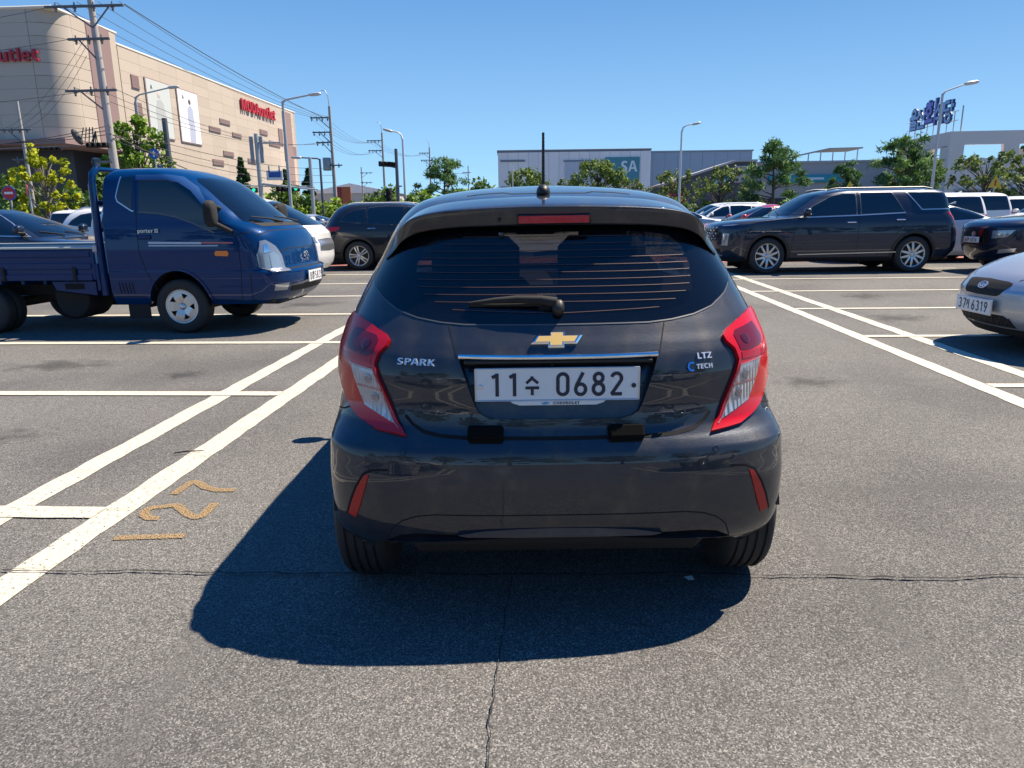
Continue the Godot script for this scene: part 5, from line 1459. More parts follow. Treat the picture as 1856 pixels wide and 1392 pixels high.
		if k == 1:
			fg.prism(PackedVector2Array([Vector2(-.8, -.2), Vector2(.7, -.2), Vector2(.95, 1.2), Vector2(.8, 3.2), Vector2(.75, 4.2), Vector2(.25, 4.7), Vector2(-.3, 4.6), Vector2(-.75, 4.1), Vector2(-.9, 2.8), Vector2(-.6, 1.8)]), 0, .01, X)
			part("printed_figure", fg, mat("print_blue_grey", lin(.40, .43, .55), .7), bn)
			fg = MB.new()
			fg.lathe([Vector2(.36, 0), Vector2(.3, .02), Vector2(0, .02)], Transform3D(Basis(X.basis.x, X.basis.z, -X.basis.y), X * Vector3(0, 5.15, 0)), 14)
			part("printed_head", fg, mat("print_dark", lin(.10, .07, .07), .7), bn)
		else:
			fg.prism(PackedVector2Array([Vector2(-1.1, -.2), Vector2(1.3, -.2), Vector2(1.2, 2.2), Vector2(.9, 3.9), Vector2(.2, 4.4), Vector2(-.6, 4.2), Vector2(-1.1, 3.0)]), 0, .01, X)
			part("printed_figure", fg, mat("print_grey", lin(.40, .42, .42), .7), bn)
			fg = MB.new()
			fg.lathe([Vector2(.42, 0), Vector2(.36, .02), Vector2(0, .02)], Transform3D(Basis(X.basis.x, X.basis.z, -X.basis.y), X * Vector3(-.1, 4.9, 0)), 14)
			part("printed_head", fg, mat("print_pale", lin(.50, .45, .42), .7), bn)
		text(bn, "lettering", "A", .5, M.store_dark, X * Transform3D(Basis(), Vector3(-1.7, 5.6, .01)), .01)
	mat("sign_red", lin(.45, .02, .035), .5)
	var sg := text(o, "lettering", "MODAoutlet", 1.75, M.sign_red, Transform3D(Basis(Vector3.UP, PI / 2), Vector3(.25, 19.35, -46.3)), .25, true, 1.02)
	text(o, "lettering", "outlet", 1.2, M.sign_red, Transform3D(Basis(), Vector3(-4.75, 18.0, 5.25)), .25, true, 1.12)
func warehouse():
	var o := thing("warehouse", "pale grey warehouse hung with two sale banners beyond the hatchback's roof", "building", "", Vector3(12.2, 0, -140))
	mat("wh_wall", lin(.78, .76, .75), .7); mat("wh_wall_b", lin(.73, .72, .72), .7); mat("wh_edge", lin(.16, .19, .23), .6)
	block(o, "wall", Vector3(0, 6.3, -12), Vector3(28.2, 12.6, 23.6), M.wh_edge)
	for k in 15:
		block(o, "wall_panel", Vector3(-13.3 + k * 1.9, 7.9, 0), Vector3(1.87, 9.2, .3), M.wh_wall if k % 3 else M.wh_wall_b, .03)
	block(o, "wall_base", Vector3(0, 1.65, 0), Vector3(28.4, 3.2, .28), mat("wh_base", lin(.26, .26, .28), .8))
	block(o, "roof_edge", Vector3(0, 12.75, -12), Vector3(28.8, .4, 24.4), M.wh_edge, .05)
	for v in [[-11.5, 11.0], [-11.5, 6.2]]: block(o, "vent", Vector3(v[0], v[1], .2), Vector3(4.6, .35, .2), M.wh_edge)
	var b1 := block(o, "banner", Vector3(2.0, 8.6, .28), Vector3(7.4, 4.2, .12), mat("banner_pale", lin(.46, .50, .56), .6))
	block(b1, "banner_rail", Vector3(1.9, 10.85, .3), Vector3(7.8, .22, .2), M.wh_edge)
	text(b1, "lettering", "10", 1.35, mat("print_blue", lin(.03, .12, .42), .6), Transform3D(Basis(), Vector3(.2, 7.6, .36)), .03)
	block(b1, "printed_mark", Vector3(1.9, 8.9, .36), Vector3(1.3, .3, .03), M.sign_red, .01)
	var b2 := block(o, "banner", Vector3(9.0, 9.1, .28), Vector3(6.4, 4.6, .12), mat("banner_teal", lin(.06, .24, .30), .6))
	text(b2, "lettering", "SA", 1.9, mat("print_white", lin(.7, .74, .76), .6), Transform3D(Basis(), Vector3(10.2, 9.7, .36)), .04)
	var s := block(o, "sign", Vector3(1.8, 1.3, .4), Vector3(3.4, .9, .2), M.sign_red)
	block(o, "door", Vector3(-10.0, 1.3, .25), Vector3(1.4, 2.6, .1), M.wh_edge)
	var a := thing("annex_building", "blue grey flat roofed hall adjoining the pale warehouse's right side", "building", "", Vector3(37.5, 0, -150))
	block(a, "wall", Vector3(0, 6.5, -8), Vector3(22.4, 13, 16), mat("annex_wall", lin(.33, .40, .48), .7))
	for k in 9: block(a, "wall_panel", Vector3(-9.9 + k * 2.48, 6.5, .02), Vector3(2.44, 12.8, .12), M.annex_wall, .02)
	block(a, "roof_edge", Vector3(0, 13.1, -8), Vector3(22.8, .25, 16.4), mat("annex_edge", lin(.3, .33, .36), .6))
func shops():
	mat("shop_dark", lin(.10, .095, .11), .7); mat("shop_grey", lin(.40, .38, .38), .75); mat("cream_wall", lin(.55, .49, .45), .8); mat("teal", lin(.01, .30, .36), .5)
	var o := thing("shop_building", "dark shop with slanting roof edge and green sign letters", "building", "", Vector3(15.4, 0, -75), -3.5)
	var b := MB.new()
	b.prism(PackedVector2Array([Vector2(0, 0), Vector2(9.2, 0), Vector2(9.2, 6.1), Vector2(7.2, 6.1), Vector2(0, 3.9)]), -9, 0)
	part("wall", b, M.shop_dark, o)
	b = MB.new()
	b.prism(PackedVector2Array([Vector2(0, 3.9), Vector2(7.2, 6.1), Vector2(9.3, 6.1), Vector2(9.3, 6.3), Vector2(7.15, 6.3), Vector2(-.1, 4.08)]), -9.2, .25)
	part("roof_edge", b, mat("roof_trim", lin(.45, .42, .40), .6), o)
	block(o, "sign", Vector3(1.5, 2.6, .1), Vector3(1.5, 1.9, .2), mat("sign_dark_red", lin(.16, .02, .035), .5))
	text(o, "lettering", "KS", 1.1, mat("print_red", lin(.5, .03, .06), .5), Transform3D(Basis(), Vector3(1.55, 2.6, .24)), .05)
	block(o, "sign", Vector3(6.0, 4.2, .1), Vector3(1.9, 1.9, .2), mat("sign_green", lin(.01, .10, .10), .5))
	text(o, "lettering", "EOS", .62, mat("print_teal", lin(.25, .6, .55), .5), Transform3D(Basis(), Vector3(6.0, 4.2, .24)), .05)
	block(o, "sign", Vector3(7.9, 4.9, .1), Vector3(1.5, 1.6, .2), mat("sign_pink", lin(.5, .36, .46), .5))
	for k in 4: block(o, "window", Vector3(5.3 + k * .95, 1.2, .05), Vector3(.8, 2.2, .1), M.print_white if k > 1 else M.store_dark, .02)
	var g := thing("shop_building", "long low grey shop row with a teal sign band behind the trees", "building", "", Vector3(24.6, 0, -79), -3.5)
	block(g, "wall", Vector3(9.5, 3.1, -6), Vector3(19, 6.2, 12), M.shop_grey)
	block(g, "sign_band", Vector3(6.6, 4.55, .15), Vector3(7.6, .75, .3), M.teal, .03)
	block(g, "sign_mark", Vector3(7.2, 4.55, .32), Vector3(2.6, .22, .04), M.print_white, .01)
	block(g, "sign_band", Vector3(14.6, 2.9, .15), Vector3(3.2, 1.1, .3), mat("sky_blue_sign", lin(.05, .26, .5), .5), .03)
	for k in 7: block(g, "window", Vector3(1.4 + k * 2.5, 1.4, .05), Vector3(1.9, 2.4, .1), M.store_dark, .02)
	block(g, "roof_edge", Vector3(9.5, 6.25, -6), Vector3(19.3, .2, 12.3), M.roof_trim)
	# two canopies on thin posts on the roofs behind
	for k in 2:
		var c := thing("roof_canopy", ["lower grey sheet metal canopy on thin posts above the shops", "upper grey sheet metal canopy nearest the restaurant"][k], "canopy", "", Vector3([33.6, 37.6][k], 0, [-88.0, -91.0][k]), -3.5)
		var y: float = [5.6, 7.3][k]
		var rf := MB.new()
		rf.prism(PackedVector2Array([Vector2(-4.6, y), Vector2(1.2, y + 1.15), Vector2(5.2, y + 1.2), Vector2(5.2, y + 1.35), Vector2(1.2, y + 1.32), Vector2(-4.6, y + .14)]), -5, 0)
		part("roof", rf, mat("canopy_roof", lin(.20, .22, .24), .5, .3), c)
		for i in 7:
			var p := MB.new()
			var x := -4.0 + i * 1.45
			p.tube([Vector3(x, 3.5, -.3), Vector3(x, y + clampf((x + 4.6) * .2, 0, 1.15), -.3)], .07, 6)
			part("post", p, M.steel_pole, c)
	var base := thing("shop_building", "plain cream hall carrying the sheet metal canopies", "building", "", Vector3(35.5, 0, -84), -3.5)
	block(base, "wall", Vector3(0, 2.6, -6), Vector3(13, 5.2, 12), M.cream_wall)
	block(base, "roof_edge", Vector3(0, 5.25, -6), Vector3(13.2, .18, 12.2), M.roof_trim)
func restaurant():
	var o := thing("restaurant_building", "cream block with square openings in its parapet under the blue rooftop letters", "building", "", Vector3(39.9, 0, -68), -3.5)
	mat("rest_wall", lin(.70, .62, .56), .8)
	# front wall with real openings, in pieces
	var b := MB.new()
	var xs := [0.0, 1.3, 4.75, 6.1, 9.6, 11.0, 14.4, 16.0]
	for i in xs.size() - 1:
		var w: float = xs[i + 1] - xs[i]
		var c: float = (xs[i + 1] + xs[i]) * .5
		if i % 2 == 0: b.box(Vector3(c, 4.03, -.2), Vector3(w, 8.06, .4))
		else:
			b.box(Vector3(c, 2.85, -.2), Vector3(w, 5.7, .4)); b.box(Vector3(c, 7.48, -.2), Vector3(w, 1.16, .4))
	part("front_wall", b, M.rest_wall, o)
	b = MB.new()
	b.box(Vector3(.2, 2.85, -5.4), Vector3(.4, 5.7, 9.98)); b.box(Vector3(.2, 7.4, -5.4), Vector3(.4, 1.32, 9.98))
	b.box(Vector3(.2, 6.2, -1.0), Vector3(.4, 1.3, 1.18)); b.box(Vector3(.2, 6.2, -6.9), Vector3(.4, 1.3, 6.9))
	part("side_wall", b, M.rest_wall, o)
	block(o, "roof", Vector3(8, 5.4, -5.6), Vector3(15.2, .3, 9.9), M.concrete)
	block(o, "back_wall", Vector3(8, 2.7, -10.5), Vector3(15.9, 5.4, .3), M.rest_wall)
	for k in 5:
		var w := block(o, "window", Vector3(2.2 + k * 3.1, 1.7, .02), Vector3(2.4, 2.3, .1), mat("shop_window", lin(.03, .05, .07), .15), .02)
		block(w, "frame", Vector3(2.2 + k * 3.1, 2.95, .06), Vector3(2.7, .16, .16), M.shop_grey)
	block(o, "window_print", Vector3(4.9, 1.9, .12), Vector3(2.1, 3.0, .06), mat("print_lilac", lin(.40, .40, .52), .6), .01)
	block(o, "roof_unit", Vector3(8.4, 6.2, -4.5), Vector3(1.6, 1.2, 1.4), M.concrete, .05)
	for x in [1.2, 1.75]:
		var l := MB.new()
		l.ellip(Vector3(x, 3.6, .1), Vector3(.12, .12, .12)); part("wall_lamp", l, M.wh_edge, o)
	# rooftop letters: outlined strokes in two layers
	var sg := thing("rooftop_sign", "large blue letters on a frame along the restaurant's roof edge", "sign", "", Vector3(39.95, 8.2, -68.2), -3.5)
	var J := {
		"u": [arc(.5, .80, .2, .14, 0, 180), arc(.5, .80, .2, .14, 180, 360), V([.1, .56, .9, .56]), V([.5, .56, .5, .42]), V([.22, .36, .78, .36, .78, .22, .24, .22, .24, .06, .8, .06])],
		"san": [V([.36, .92, .3, .7, .08, .5]), V([.33, .74, .58, .52]), V([.76, .96, .76, .36]), V([.76, .66, .94, .66]), V([.22, .32, .22, .06, .84, .06])],
		"hoe": [V([.34, .98, .34, .88]), V([.1, .82, .6, .82]), arc(.35, .58, .18, .13, 0, 180), arc(.35, .58, .18, .13, 180, 360), V([.35, .42, .35, .24]), V([.06, .2, .68, .22]), V([.86, 1.0, .86, .0])],
		"sik": [V([.36, .94, .3, .7, .08, .5]), V([.33, .74, .58, .52]), V([.8, .96, .8, .42]), V([.2, .3, .8, .3, .8, .0])],
		"dang": [V([.56, .9, .14, .9, .14, .56, .6, .56]), V([.78, .98, .78, .46]), V([.78, .72, .96, .72]), arc(.5, .2, .22, .17, 0, 180), arc(.5, .2, .22, .17, 180, 360)]}
	var z := -8.3
	for key in ["u", "san", "hoe", "sik", "dang"]:
		var big := 2.45 if key == "hoe" else 1.95
		var X := Transform3D(Basis(Vector3.UP, -PI / 2), Vector3(0, .75, z))
		var lo := MB.new()
		ribbons(lo, J[key], .21, X * Transform3D(Basis(), Vector3(0, 0, -.15)), big, .14)
		var lt := part("letter", lo, mat("sign_navy", lin(.015, .04, .16), .5), sg)
		lo = MB.new()
		ribbons(lo, J[key], .12, X, big, .04)
		part("letter_face", lo, mat("sign_pale", lin(.26, .45, .70), .5) if key != "hoe" else mat("sign_violet", lin(.18, .20, .60), .5), lt)
		z += big * .78
	for k in 8:
		var p := MB.new()
		p.tube([Vector3(.3, -.4, -8.6 + k * 1.2), Vector3(.3, 1.6, -8.6 + k * 1.2)], .04, 5)
		part("post", p, M.steel_pole, sg)
	var rl := MB.new()
	for y in [.8, 1.6]: rl.tube([Vector3(.3, y, -9.0), Vector3(.3, y, .4)], .035, 5)
	part("rail", rl, M.steel_pole, sg)
	var mast := thing("mast", "thin steel mast on the restaurant's front corner", "pole", "", Vector3(40.9, 8.0, -68.3))
	var mb := MB.new()
	mb.tube([Vector3.ZERO, Vector3(0, 2.3, 0)], .06, 6); part("shaft", mb, M.steel_pole, mast)
func far_sheds():
	var o := thing("storage_shed", "low white shed far behind the hedge, left of the road poles", "building", "", Vector3(-30, 0, -140))
	block(o, "wall", Vector3(0, 2.8, -6), Vector3(17, 5.6, 12), mat("shed_wall", lin(.45, .44, .43), .8))
	var b := MB.new()
	b.prism(PackedVector2Array([Vector2(-8.8, 5.6), Vector2(8.8, 5.6), Vector2(0, 7.4)]), -12.4, .3); part("roof", b, M.wh_wall, o)
	var s := thing("sign_tower", "red and ochre advertising panel on posts beyond the hedge", "sign", "", Vector3(-26.6, 0, -118))
	s.scale = Vector3.ONE * .72
	block(s, "panel", Vector3(-.95, 6.2, 0), Vector3(1.9, 4.0, .3), mat("sign_maroon", lin(.22, .02, .04), .6))
	block(s, "panel", Vector3(1.0, 6.4, .05), Vector3(1.9, 3.6, .3), mat("sign_rust", lin(.33, .09, .03), .6))
	for x in [-1.4, 1.4]:
		b = MB.new()
		b.tube([Vector3(x, 0, 0), Vector3(x, 5, 0)], .12, 6); part("post", b, M.steel_pole, s)

# ---------------------------------------------------------------- trees
var crown_cache := {}
func foliage(sd: int, shape: String, H: float, W: float, clumps: int, leaves: int, size: float, c0: Color, c1: Color) -> Array:
	var rng := RandomNumberGenerator.new()
	rng.seed = sd
	var L := MB.new()
	L.use_col = true
	var B := MB.new()
	var trunk_top := H * .93
	var lean := Vector3(rng.randf_range(-.06, .06), 0, rng.randf_range(-.06, .06)) * H
	var axis := func(t: float) -> Vector3: return Vector3(lean.x * t * t, H * t, lean.z * t * t)
	var r0 := H * .022 + .03
	var tp := []
	var tr := []
	for k in 8:
		var t := k / 7.0 * .9
		tp.append(axis.call(t)); tr.append(r0 * (1 - t * .9))
	if shape != "bush": B.tube(tp, tr, 7)
	for i in clumps:
		var f := (i + .5) / clumps
		var c := Vector3.ZERO
		var rad := 0.0
		var from := Vector3.ZERO
		var a := rng.randf() * TAU
		match shape:
			"pine":
				var t := lerpf(.16, .97, pow(f, .8))
				var reach: float = W * .5 * (pow(1 - t, .55) * 1.0 + .08) * rng.randf_range(.35, 1.12)
				from = axis.call(t - .06)
				c = axis.call(t) + Vector3(cos(a) * reach, rng.randf_range(-.02, .10) * H * .6, sin(a) * reach)
				rad = W * rng.randf_range(.055, .11)
			"round":
				var t := rng.randf_range(.30, 1.0)
				var reach: float = W * .5 * sqrt(maxf(.03, 1 - pow((t - .58) / .44, 2.0))) * sqrt(rng.randf_range(.12, 1.1))
				from = axis.call(maxf(.25, t - .25))
				c = axis.call(t) + Vector3(cos(a) * reach, 0, sin(a) * reach)
				rad = W * rng.randf_range(.06, .13)
			"sparse":
				var t := rng.randf_range(.28, 1.05)
				var reach: float = W * .5 * sqrt(maxf(.03, 1 - pow((t - .6) / .5, 2.0))) * sqrt(rng.randf_range(.1, 1.2))
				from = axis.call(maxf(.22, t - .3))
				c = axis.call(t) + Vector3(cos(a) * reach, 0, sin(a) * reach)
				rad = W * rng.randf_range(.05, .10)
			"cone":
				var t := lerpf(.06, 1.0, pow(f, 1.15))
				var reach: float = W * .5 * (1.02 - t) * rng.randf_range(.45, 1.05)
				from = axis.call(maxf(0, t - .04))
				c = axis.call(t) + Vector3(cos(a) * reach, 0, sin(a) * reach)
				rad = W * rng.randf_range(.08, .13) * (1.15 - t * .7)
			"bush":
				var t := rng.randf_range(.08, .95)
				var reach: float = W * .5 * sqrt(maxf(.05, 1 - t * t)) * sqrt(rng.randf_range(.05, 1.0))
				c = Vector3(cos(a) * reach, H * t, sin(a) * reach)
				rad = W * rng.randf_range(.08, .15)
		if shape in ["pine", "round", "sparse"] and (i % 2 == 0 or shape == "sparse"):
			B.tube([from, from.lerp(c, .55) + Vector3(0, .03 * H * rng.randf_range(-.5, 1), 0), c], [r0 * .34, r0 * .2, r0 * .07], 5, false)
		var shade := rng.randf()
		for k in leaves:
			var d := Vector3(rng.randfn(), rng.randfn(), rng.randfn()).normalized() * pow(rng.randf(), .45) * rad
			if shape == "pine": d.y = absf(d.y) * 1.0 - rad * .25
			var p := c + d
			var u := Vector3(rng.randfn(), rng.randfn() * .8, rng.randfn()).normalized()
			var w := u.cross(Vector3(rng.randfn(), rng.randfn(), rng.randfn())).normalized()
			var s := size * rng.randf_range(.6, 1.3)
			var nn := u.cross(w)
			if nn.y < 0: nn = -nn
			nn = (nn + d.normalized() * .7).normalized()
			L.tint = c0.lerp(c1, clampf(shade * .6 + rng.randf() * .5, 0, 1))
			if shape == "pine":
				L.tri(p - w * s * .22, p + u * s * 1.3, p + w * s * .22, nn, nn, nn)
				L.tri(p - u * s * .22, p + w * s * 1.2, p + u * s * .22, nn, nn, nn)
			else:
				L.tri(p - u * s * .6, p + w * s * .4, p + u * s * .6, nn, nn, nn)
				L.tri(p - u * s * .6, p + u * s * .6, p - w * s * .4, nn, nn, nn)
	return [L.mesh(), B.mesh()]
var proto := {}
func tree(kind: String, label: String, pos: Vector3, scl: float, turn: float, group := ""):
	var nm: String = {"pine": "pine_tree", "pine2": "pine_tree", "round": "street_tree", "round2": "street_tree", "yellow": "young_tree", "sparse": "street_tree", "cone": "conifer_tree", "bush": "shrub", "bush2": "shrub"}[kind]
	if not proto.has(kind):
		var P: Array
		match kind:
			"pine": P = foliage(11, "pine", 5.6, 5.8, 54, 58, .22, Color(.045, .105, .05), Color(.15, .25, .10))
			"pine2": P = foliage(12, "pine", 5.4, 4.8, 52, 56, .23, Color(.045, .105, .055), Color(.15, .25, .11))
			"round": P = foliage(13, "round", 6.6, 3.3, 76, 42, .23, Color(.06, .13, .022), Color(.21, .33, .05))
			"round2": P = foliage(14, "round", 5.4, 5.4, 95, 44, .22, Color(.07, .12, .035), Color(.20, .26, .09))
			"yellow": P = foliage(15, "sparse", 5.4, 3.1, 46, 40, .20, Color(.20, .25, .015), Color(.46, .47, .03))
			"sparse": P = foliage(16, "sparse", 4.6, 4.2, 46, 30, .20, Color(.09, .14, .045), Color(.22, .26, .10))
			"cone": P = foliage(17, "cone", 6.0, 3.0, 90, 48, .22, Color(.02, .065, .03), Color(.075, .14, .06))
			"bush": P = foliage(18, "bush", 2.2, 3.6, 34, 44, .20, Color(.08, .16, .03), Color(.26, .36, .06))
			"bush2": P = foliage(19, "bush", 2.4, 3.2, 32, 44, .20, Color(.055, .11, .03), Color(.17, .25, .07))
		proto[kind] = P
	var o := thing(nm, label, {"pine_tree": "tree", "street_tree": "tree", "young_tree": "tree", "conifer_tree": "tree", "shrub": "shrub"}[nm], group, pos, turn)
	o.scale = Vector3.ONE * scl
	part("crown", proto[kind][0], M.leaf, o)
	if proto[kind][1].get_surface_count(): part("trunk", proto[kind][1], M.bark if kind != "yellow" else M.bark_pale, o)
func planting():
	var lf := mat("leaf", Color.WHITE, .8, 0.0, 0.0, .3)
	lf.vertex_color_use_as_albedo = true
	lf.backlight_enabled = true
	lf.backlight = lin(.35, .42, .12)
	tree("yellow", "yellow green young tree at the far left, pale trunk", Vector3(-21.2, 0, -34), .82, 20)
	tree("round", "leafy green tree before the beige store, left of the truck cab's roof", Vector3(-19.6, 0, -40), .98, 80)
	tree("round2", "dark leafy tree between the yellow green tree and the truck", Vector3(-21.0, 0, -44), .74, 10)
	tree("bush2", "dark shrub under the beige store, behind the yellow green tree", Vector3(-25.5, 0, -46), 1.6, 130)
	tree("bush2", "dark shrub at the left edge under the store's canopy", Vector3(-32.0, 0, -48), 1.7, 40)
	tree("cone", "slim conifer against the store's wall, left of the thick sign post", Vector3(-21.3, 0, -60), 1.0, 15)
	tree("cone", "slim conifer right of the lamp post, at the store's far corner", Vector3(-18.4, 0, -62), .86, 95)
	tree("cone", "broader conifer in front of the sky, beside the store's end", Vector3(-16.6, 0, -61), .86, 200)
	tree("pine", "spreading pine with upswept branches left of the hatchback's roof", Vector3(-5.3, 0, -60), 1.0, 33)
	tree("round2", "small round tree before the pale warehouse, left of the aerial", Vector3(2.2, 0, -86), 1.12, 140)
	tree("round2", "broad tree between the two warehouse banners", Vector3(9.9, 0, -82), 1.22, 220)
	tree("sparse", "thin tree left of the broad tree, under the pale banner", Vector3(6.6, 0, -84), 1.05, 10)
	tree("sparse", "thin pale tree right of the broad tree, under the teal banner", Vector3(13.6, 0, -80), 1.0, 70)
	tree("sparse", "thin tree before the dark shop, left of its lamp post", Vector3(14.6, 0, -64), 1.0, 160)
	tree("sparse", "airy tree in front of the green sign of the dark shop", Vector3(17.0, 0, -60), 1.0, 260)
	tree("pine", "tall full pine right of the dark shop", Vector3(18.2, 0, -51), 1.02, 140)
	tree("pine2", "thin open pine between the tall pine and the restaurant", Vector3(24.4, 0, -54), .82, 40)
	tree("pine", "dense dark tree at the restaurant's left corner", Vector3(29.2, 0, -55), 1.12, 250)
	tree("round2", "bushy tree close to the lamp post by the restaurant", Vector3(31.0, 0, -57), .9, 290)
	tree("sparse", "thin tree before the restaurant's lit front wall", Vector3(34.0, 0, -53), 1.05, 100)
	tree("sparse", "taller thin tree at the right edge before the restaurant", Vector3(37.6, 0, -54), 1.18, 200)
	tree("bush2", "low hedge shrub under the restaurant's front trees", Vector3(36.6, 0, -55), 1.1, 200)
	var rng := RandomNumberGenerator.new()
	rng.seed = 21
	for k in 17:
		var x := -17.5 + k * 1.35
		tree(["bush", "bush2"][k % 2] if k % 3 else "bush", ["leafy bright green", "darker green"][k % 2 if k % 3 else 0] + " roadside shrub, " + ["leftmost of the row", "second", "third", "fourth", "fifth", "sixth", "seventh", "eighth", "ninth", "tenth", "eleventh", "twelfth", "thirteenth", "fourteenth", "fifteenth", "last but one", "rightmost of the row"][k] + (" from the row's left end" if k > 0 and k < 15 else ""), Vector3(x + rng.randf_range(-.4, .4), 0, -50.5 - rng.randf_range(0, 5)), rng.randf_range(1.05, 1.5) * (1.0 if x < -2 else .8), rng.randf() * 360, "roadside shrubs beyond the parked cars")
	for k in 9:
		tree("bush2", "dark low shrub of the shops' hedge, %s" % ["leftmost", "second from its left end", "third from its left end", "fourth from its left end", "the middle one", "fourth from its right end", "third from its right end", "second from its right end", "rightmost"][k], Vector3(13.5 + k * 2.2 + rng.randf_range(-.5, .5), 0, -58 - rng.randf_range(0, 3)), rng.randf_range(.8, 1.1), rng.randf() * 360, "low hedge before the shops")
	for k in 8:
		tree("round2", "far roadside tree on the horizon, " + ["leftmost", "second from left", "third from left", "fourth from left", "fifth from left", "sixth from left", "last but one", "rightmost"][k], Vector3(-22 + k * 2.6 + rng.randf_range(-1, 1), 0, -118 - rng.randf_range(0, 25)), rng.randf_range(.5, .7), rng.randf() * 360, "far trees on the horizon")

# ---------------------------------------------------------------- poles, lamps, cables, signs
func shaft(parent: Node, h: float, r0: float, r1: float, m: Material, sides := 12):
	var b := MB.new()
	b.tube([Vector3.ZERO, Vector3(0, h * .5, 0), Vector3(0, h, 0)], [r0, (r0 + r1) * .5, r1], sides)
	part("shaft", b, m, parent)
func street_lamp(label: String, pos: Vector3, h: float, reach: Vector3, curved: bool, m: Material, r := .085):
	var o := thing("street_lamp", label, "street lamp", "", pos)
	shaft(o, h, r, r * .7, m)
	var b := MB.new()
	var tip := Vector3(0, h, 0) + reach
	if curved: b.tube([Vector3(0, h - .1, 0), Vector3(reach.x * .12, h + reach.y * .5, reach.z * .12), Vector3(reach.x * .45, h + reach.y * .9, reach.z * .45), tip], [r * .7, r * .55, r * .5, r * .45], 8)
	else: b.tube([Vector3(0, h - .05, 0), Vector3(reach.x * .12, h + reach.y * .25, 0), tip], [r * .7, r * .5, r * .45], 8)
	part("arm", b, m, o)
	b = MB.new()
	var d := Vector3(reach.x, reach.y * .4, reach.z).normalized()
	b.ellip(tip + d * .25, Vector3(.36, .09, .13), Basis(d, d.cross(Vector3(0, 0, 1)).normalized() * -1.0, Vector3(0, 0, 1)) if absf(d.x) > .3 else Basis(), 14, 8, 2.6)
	part("lamp_head", b, mat("lamp_shell", lin(.5, .5, .5), .4, .3), o)
	b = MB.new()
	b.box(Vector3(0, .25, 0), Vector3(.4, .5, .4), .05); part("footing", b, M.concrete, o)
func utility_pole(label: String, pos: Vector3, h: float, arms: Array, r := .17, extra := "", lean := 0.0):
	# arms: [height, left reach, right reach, insulators]
	var o := thing("utility_pole", label, "utility pole", "", pos)
	o.rotation_degrees.z = lean
	shaft(o, h, r, r * .6, M.concrete)
	for a in arms:
		var b := MB.new()
		b.box(Vector3((a[2] - a[1]) * .5, a[0], .16), Vector3(a[1] + a[2], .09, .09), .01)
		if a[1] > .8: b.tube([Vector3(-a[1] * .6, a[0], .16), Vector3(0, a[0] - .75, .1)], .03, 5)
		if a[2] > .8: b.tube([Vector3(a[2] * .6, a[0], .16), Vector3(0, a[0] - .75, .1)], .03, 5)
		var arm := part("cross_arm", b, M.dark_pole, o)
		for k in a[3]:
			var x: float = lerpf(-a[1] + .06, a[2] - .06, (k + .5) / a[3]) if a[1] * a[2] > 0 else (-a[1] + .1 + k * .38 if a[1] > 0 else a[2] - .1 - k * .38)
			var i := MB.new()
			i.lathe([Vector2(.0, -.2), Vector2(.05, -.18), Vector2(.03, -.12), Vector2(.075, -.08), Vector2(.03, -.04), Vector2(.03, .14), Vector2(.0, .15)], Transform3D(Basis(), Vector3(x, a[0] + (.0 if a[4] else -.05), .16)), 8)
			part("insulator", i, M.insulator, arm)
	if extra.contains("t"):
		var b := MB.new()
		b.lathe([Vector2(0, -.45), Vector2(.28, -.45), Vector2(.3, -.4), Vector2(.3, .4), Vector2(.28, .45), Vector2(0, .45)], Transform3D(Basis(), Vector3(-.45, h * .56, 0)), 16)
		b.box(Vector3(-.15, h * .56, 0), Vector3(.3, .1, .1)); part("transformer", b, M.transformer, o)
	if extra.contains("l"):
		var b := MB.new()
		b.tube([Vector3(0, h - .1, 0), Vector3(-.05, h + .7, 0), Vector3(-.25, h + 1.05, 0), Vector3(-.5, h + 1.1, 0)], .035, 6); part("lightning_rod", b, M.steel_pole, o)
	if extra.contains("k"):
		var b := MB.new()
		for k in 4: b.tube([Vector3(-.9 + k * .12, 4.9, .2), Vector3(-1.05 + k * .16, 4.35, .25), Vector3(-.7 + k * .1, 4.2, .25), Vector3(-.45, 4.75, .2)], .022, 5)
		b.ellip(Vector3(-1.2, 4.55, .2), Vector3(.14, .34, .14), Basis(Vector3(0, 0, 1), .5)); part("cable_closure", b, M.cable, o)
var wires := "overhead cables"
func cable(label: String, a: Vector3, b: Vector3, sag: float, r := .010):
	var m := MB.new()
	var P := []
	for k in 13:
		var t := k / 12.0
		P.append(a.lerp(b, t) - Vector3(0, sag * 4 * t * (1 - t), 0))
	m.tube(P, r, 4, false)
	var o := part("power_cable", m, M.cable)
	tag(o, label, "cable", wires)
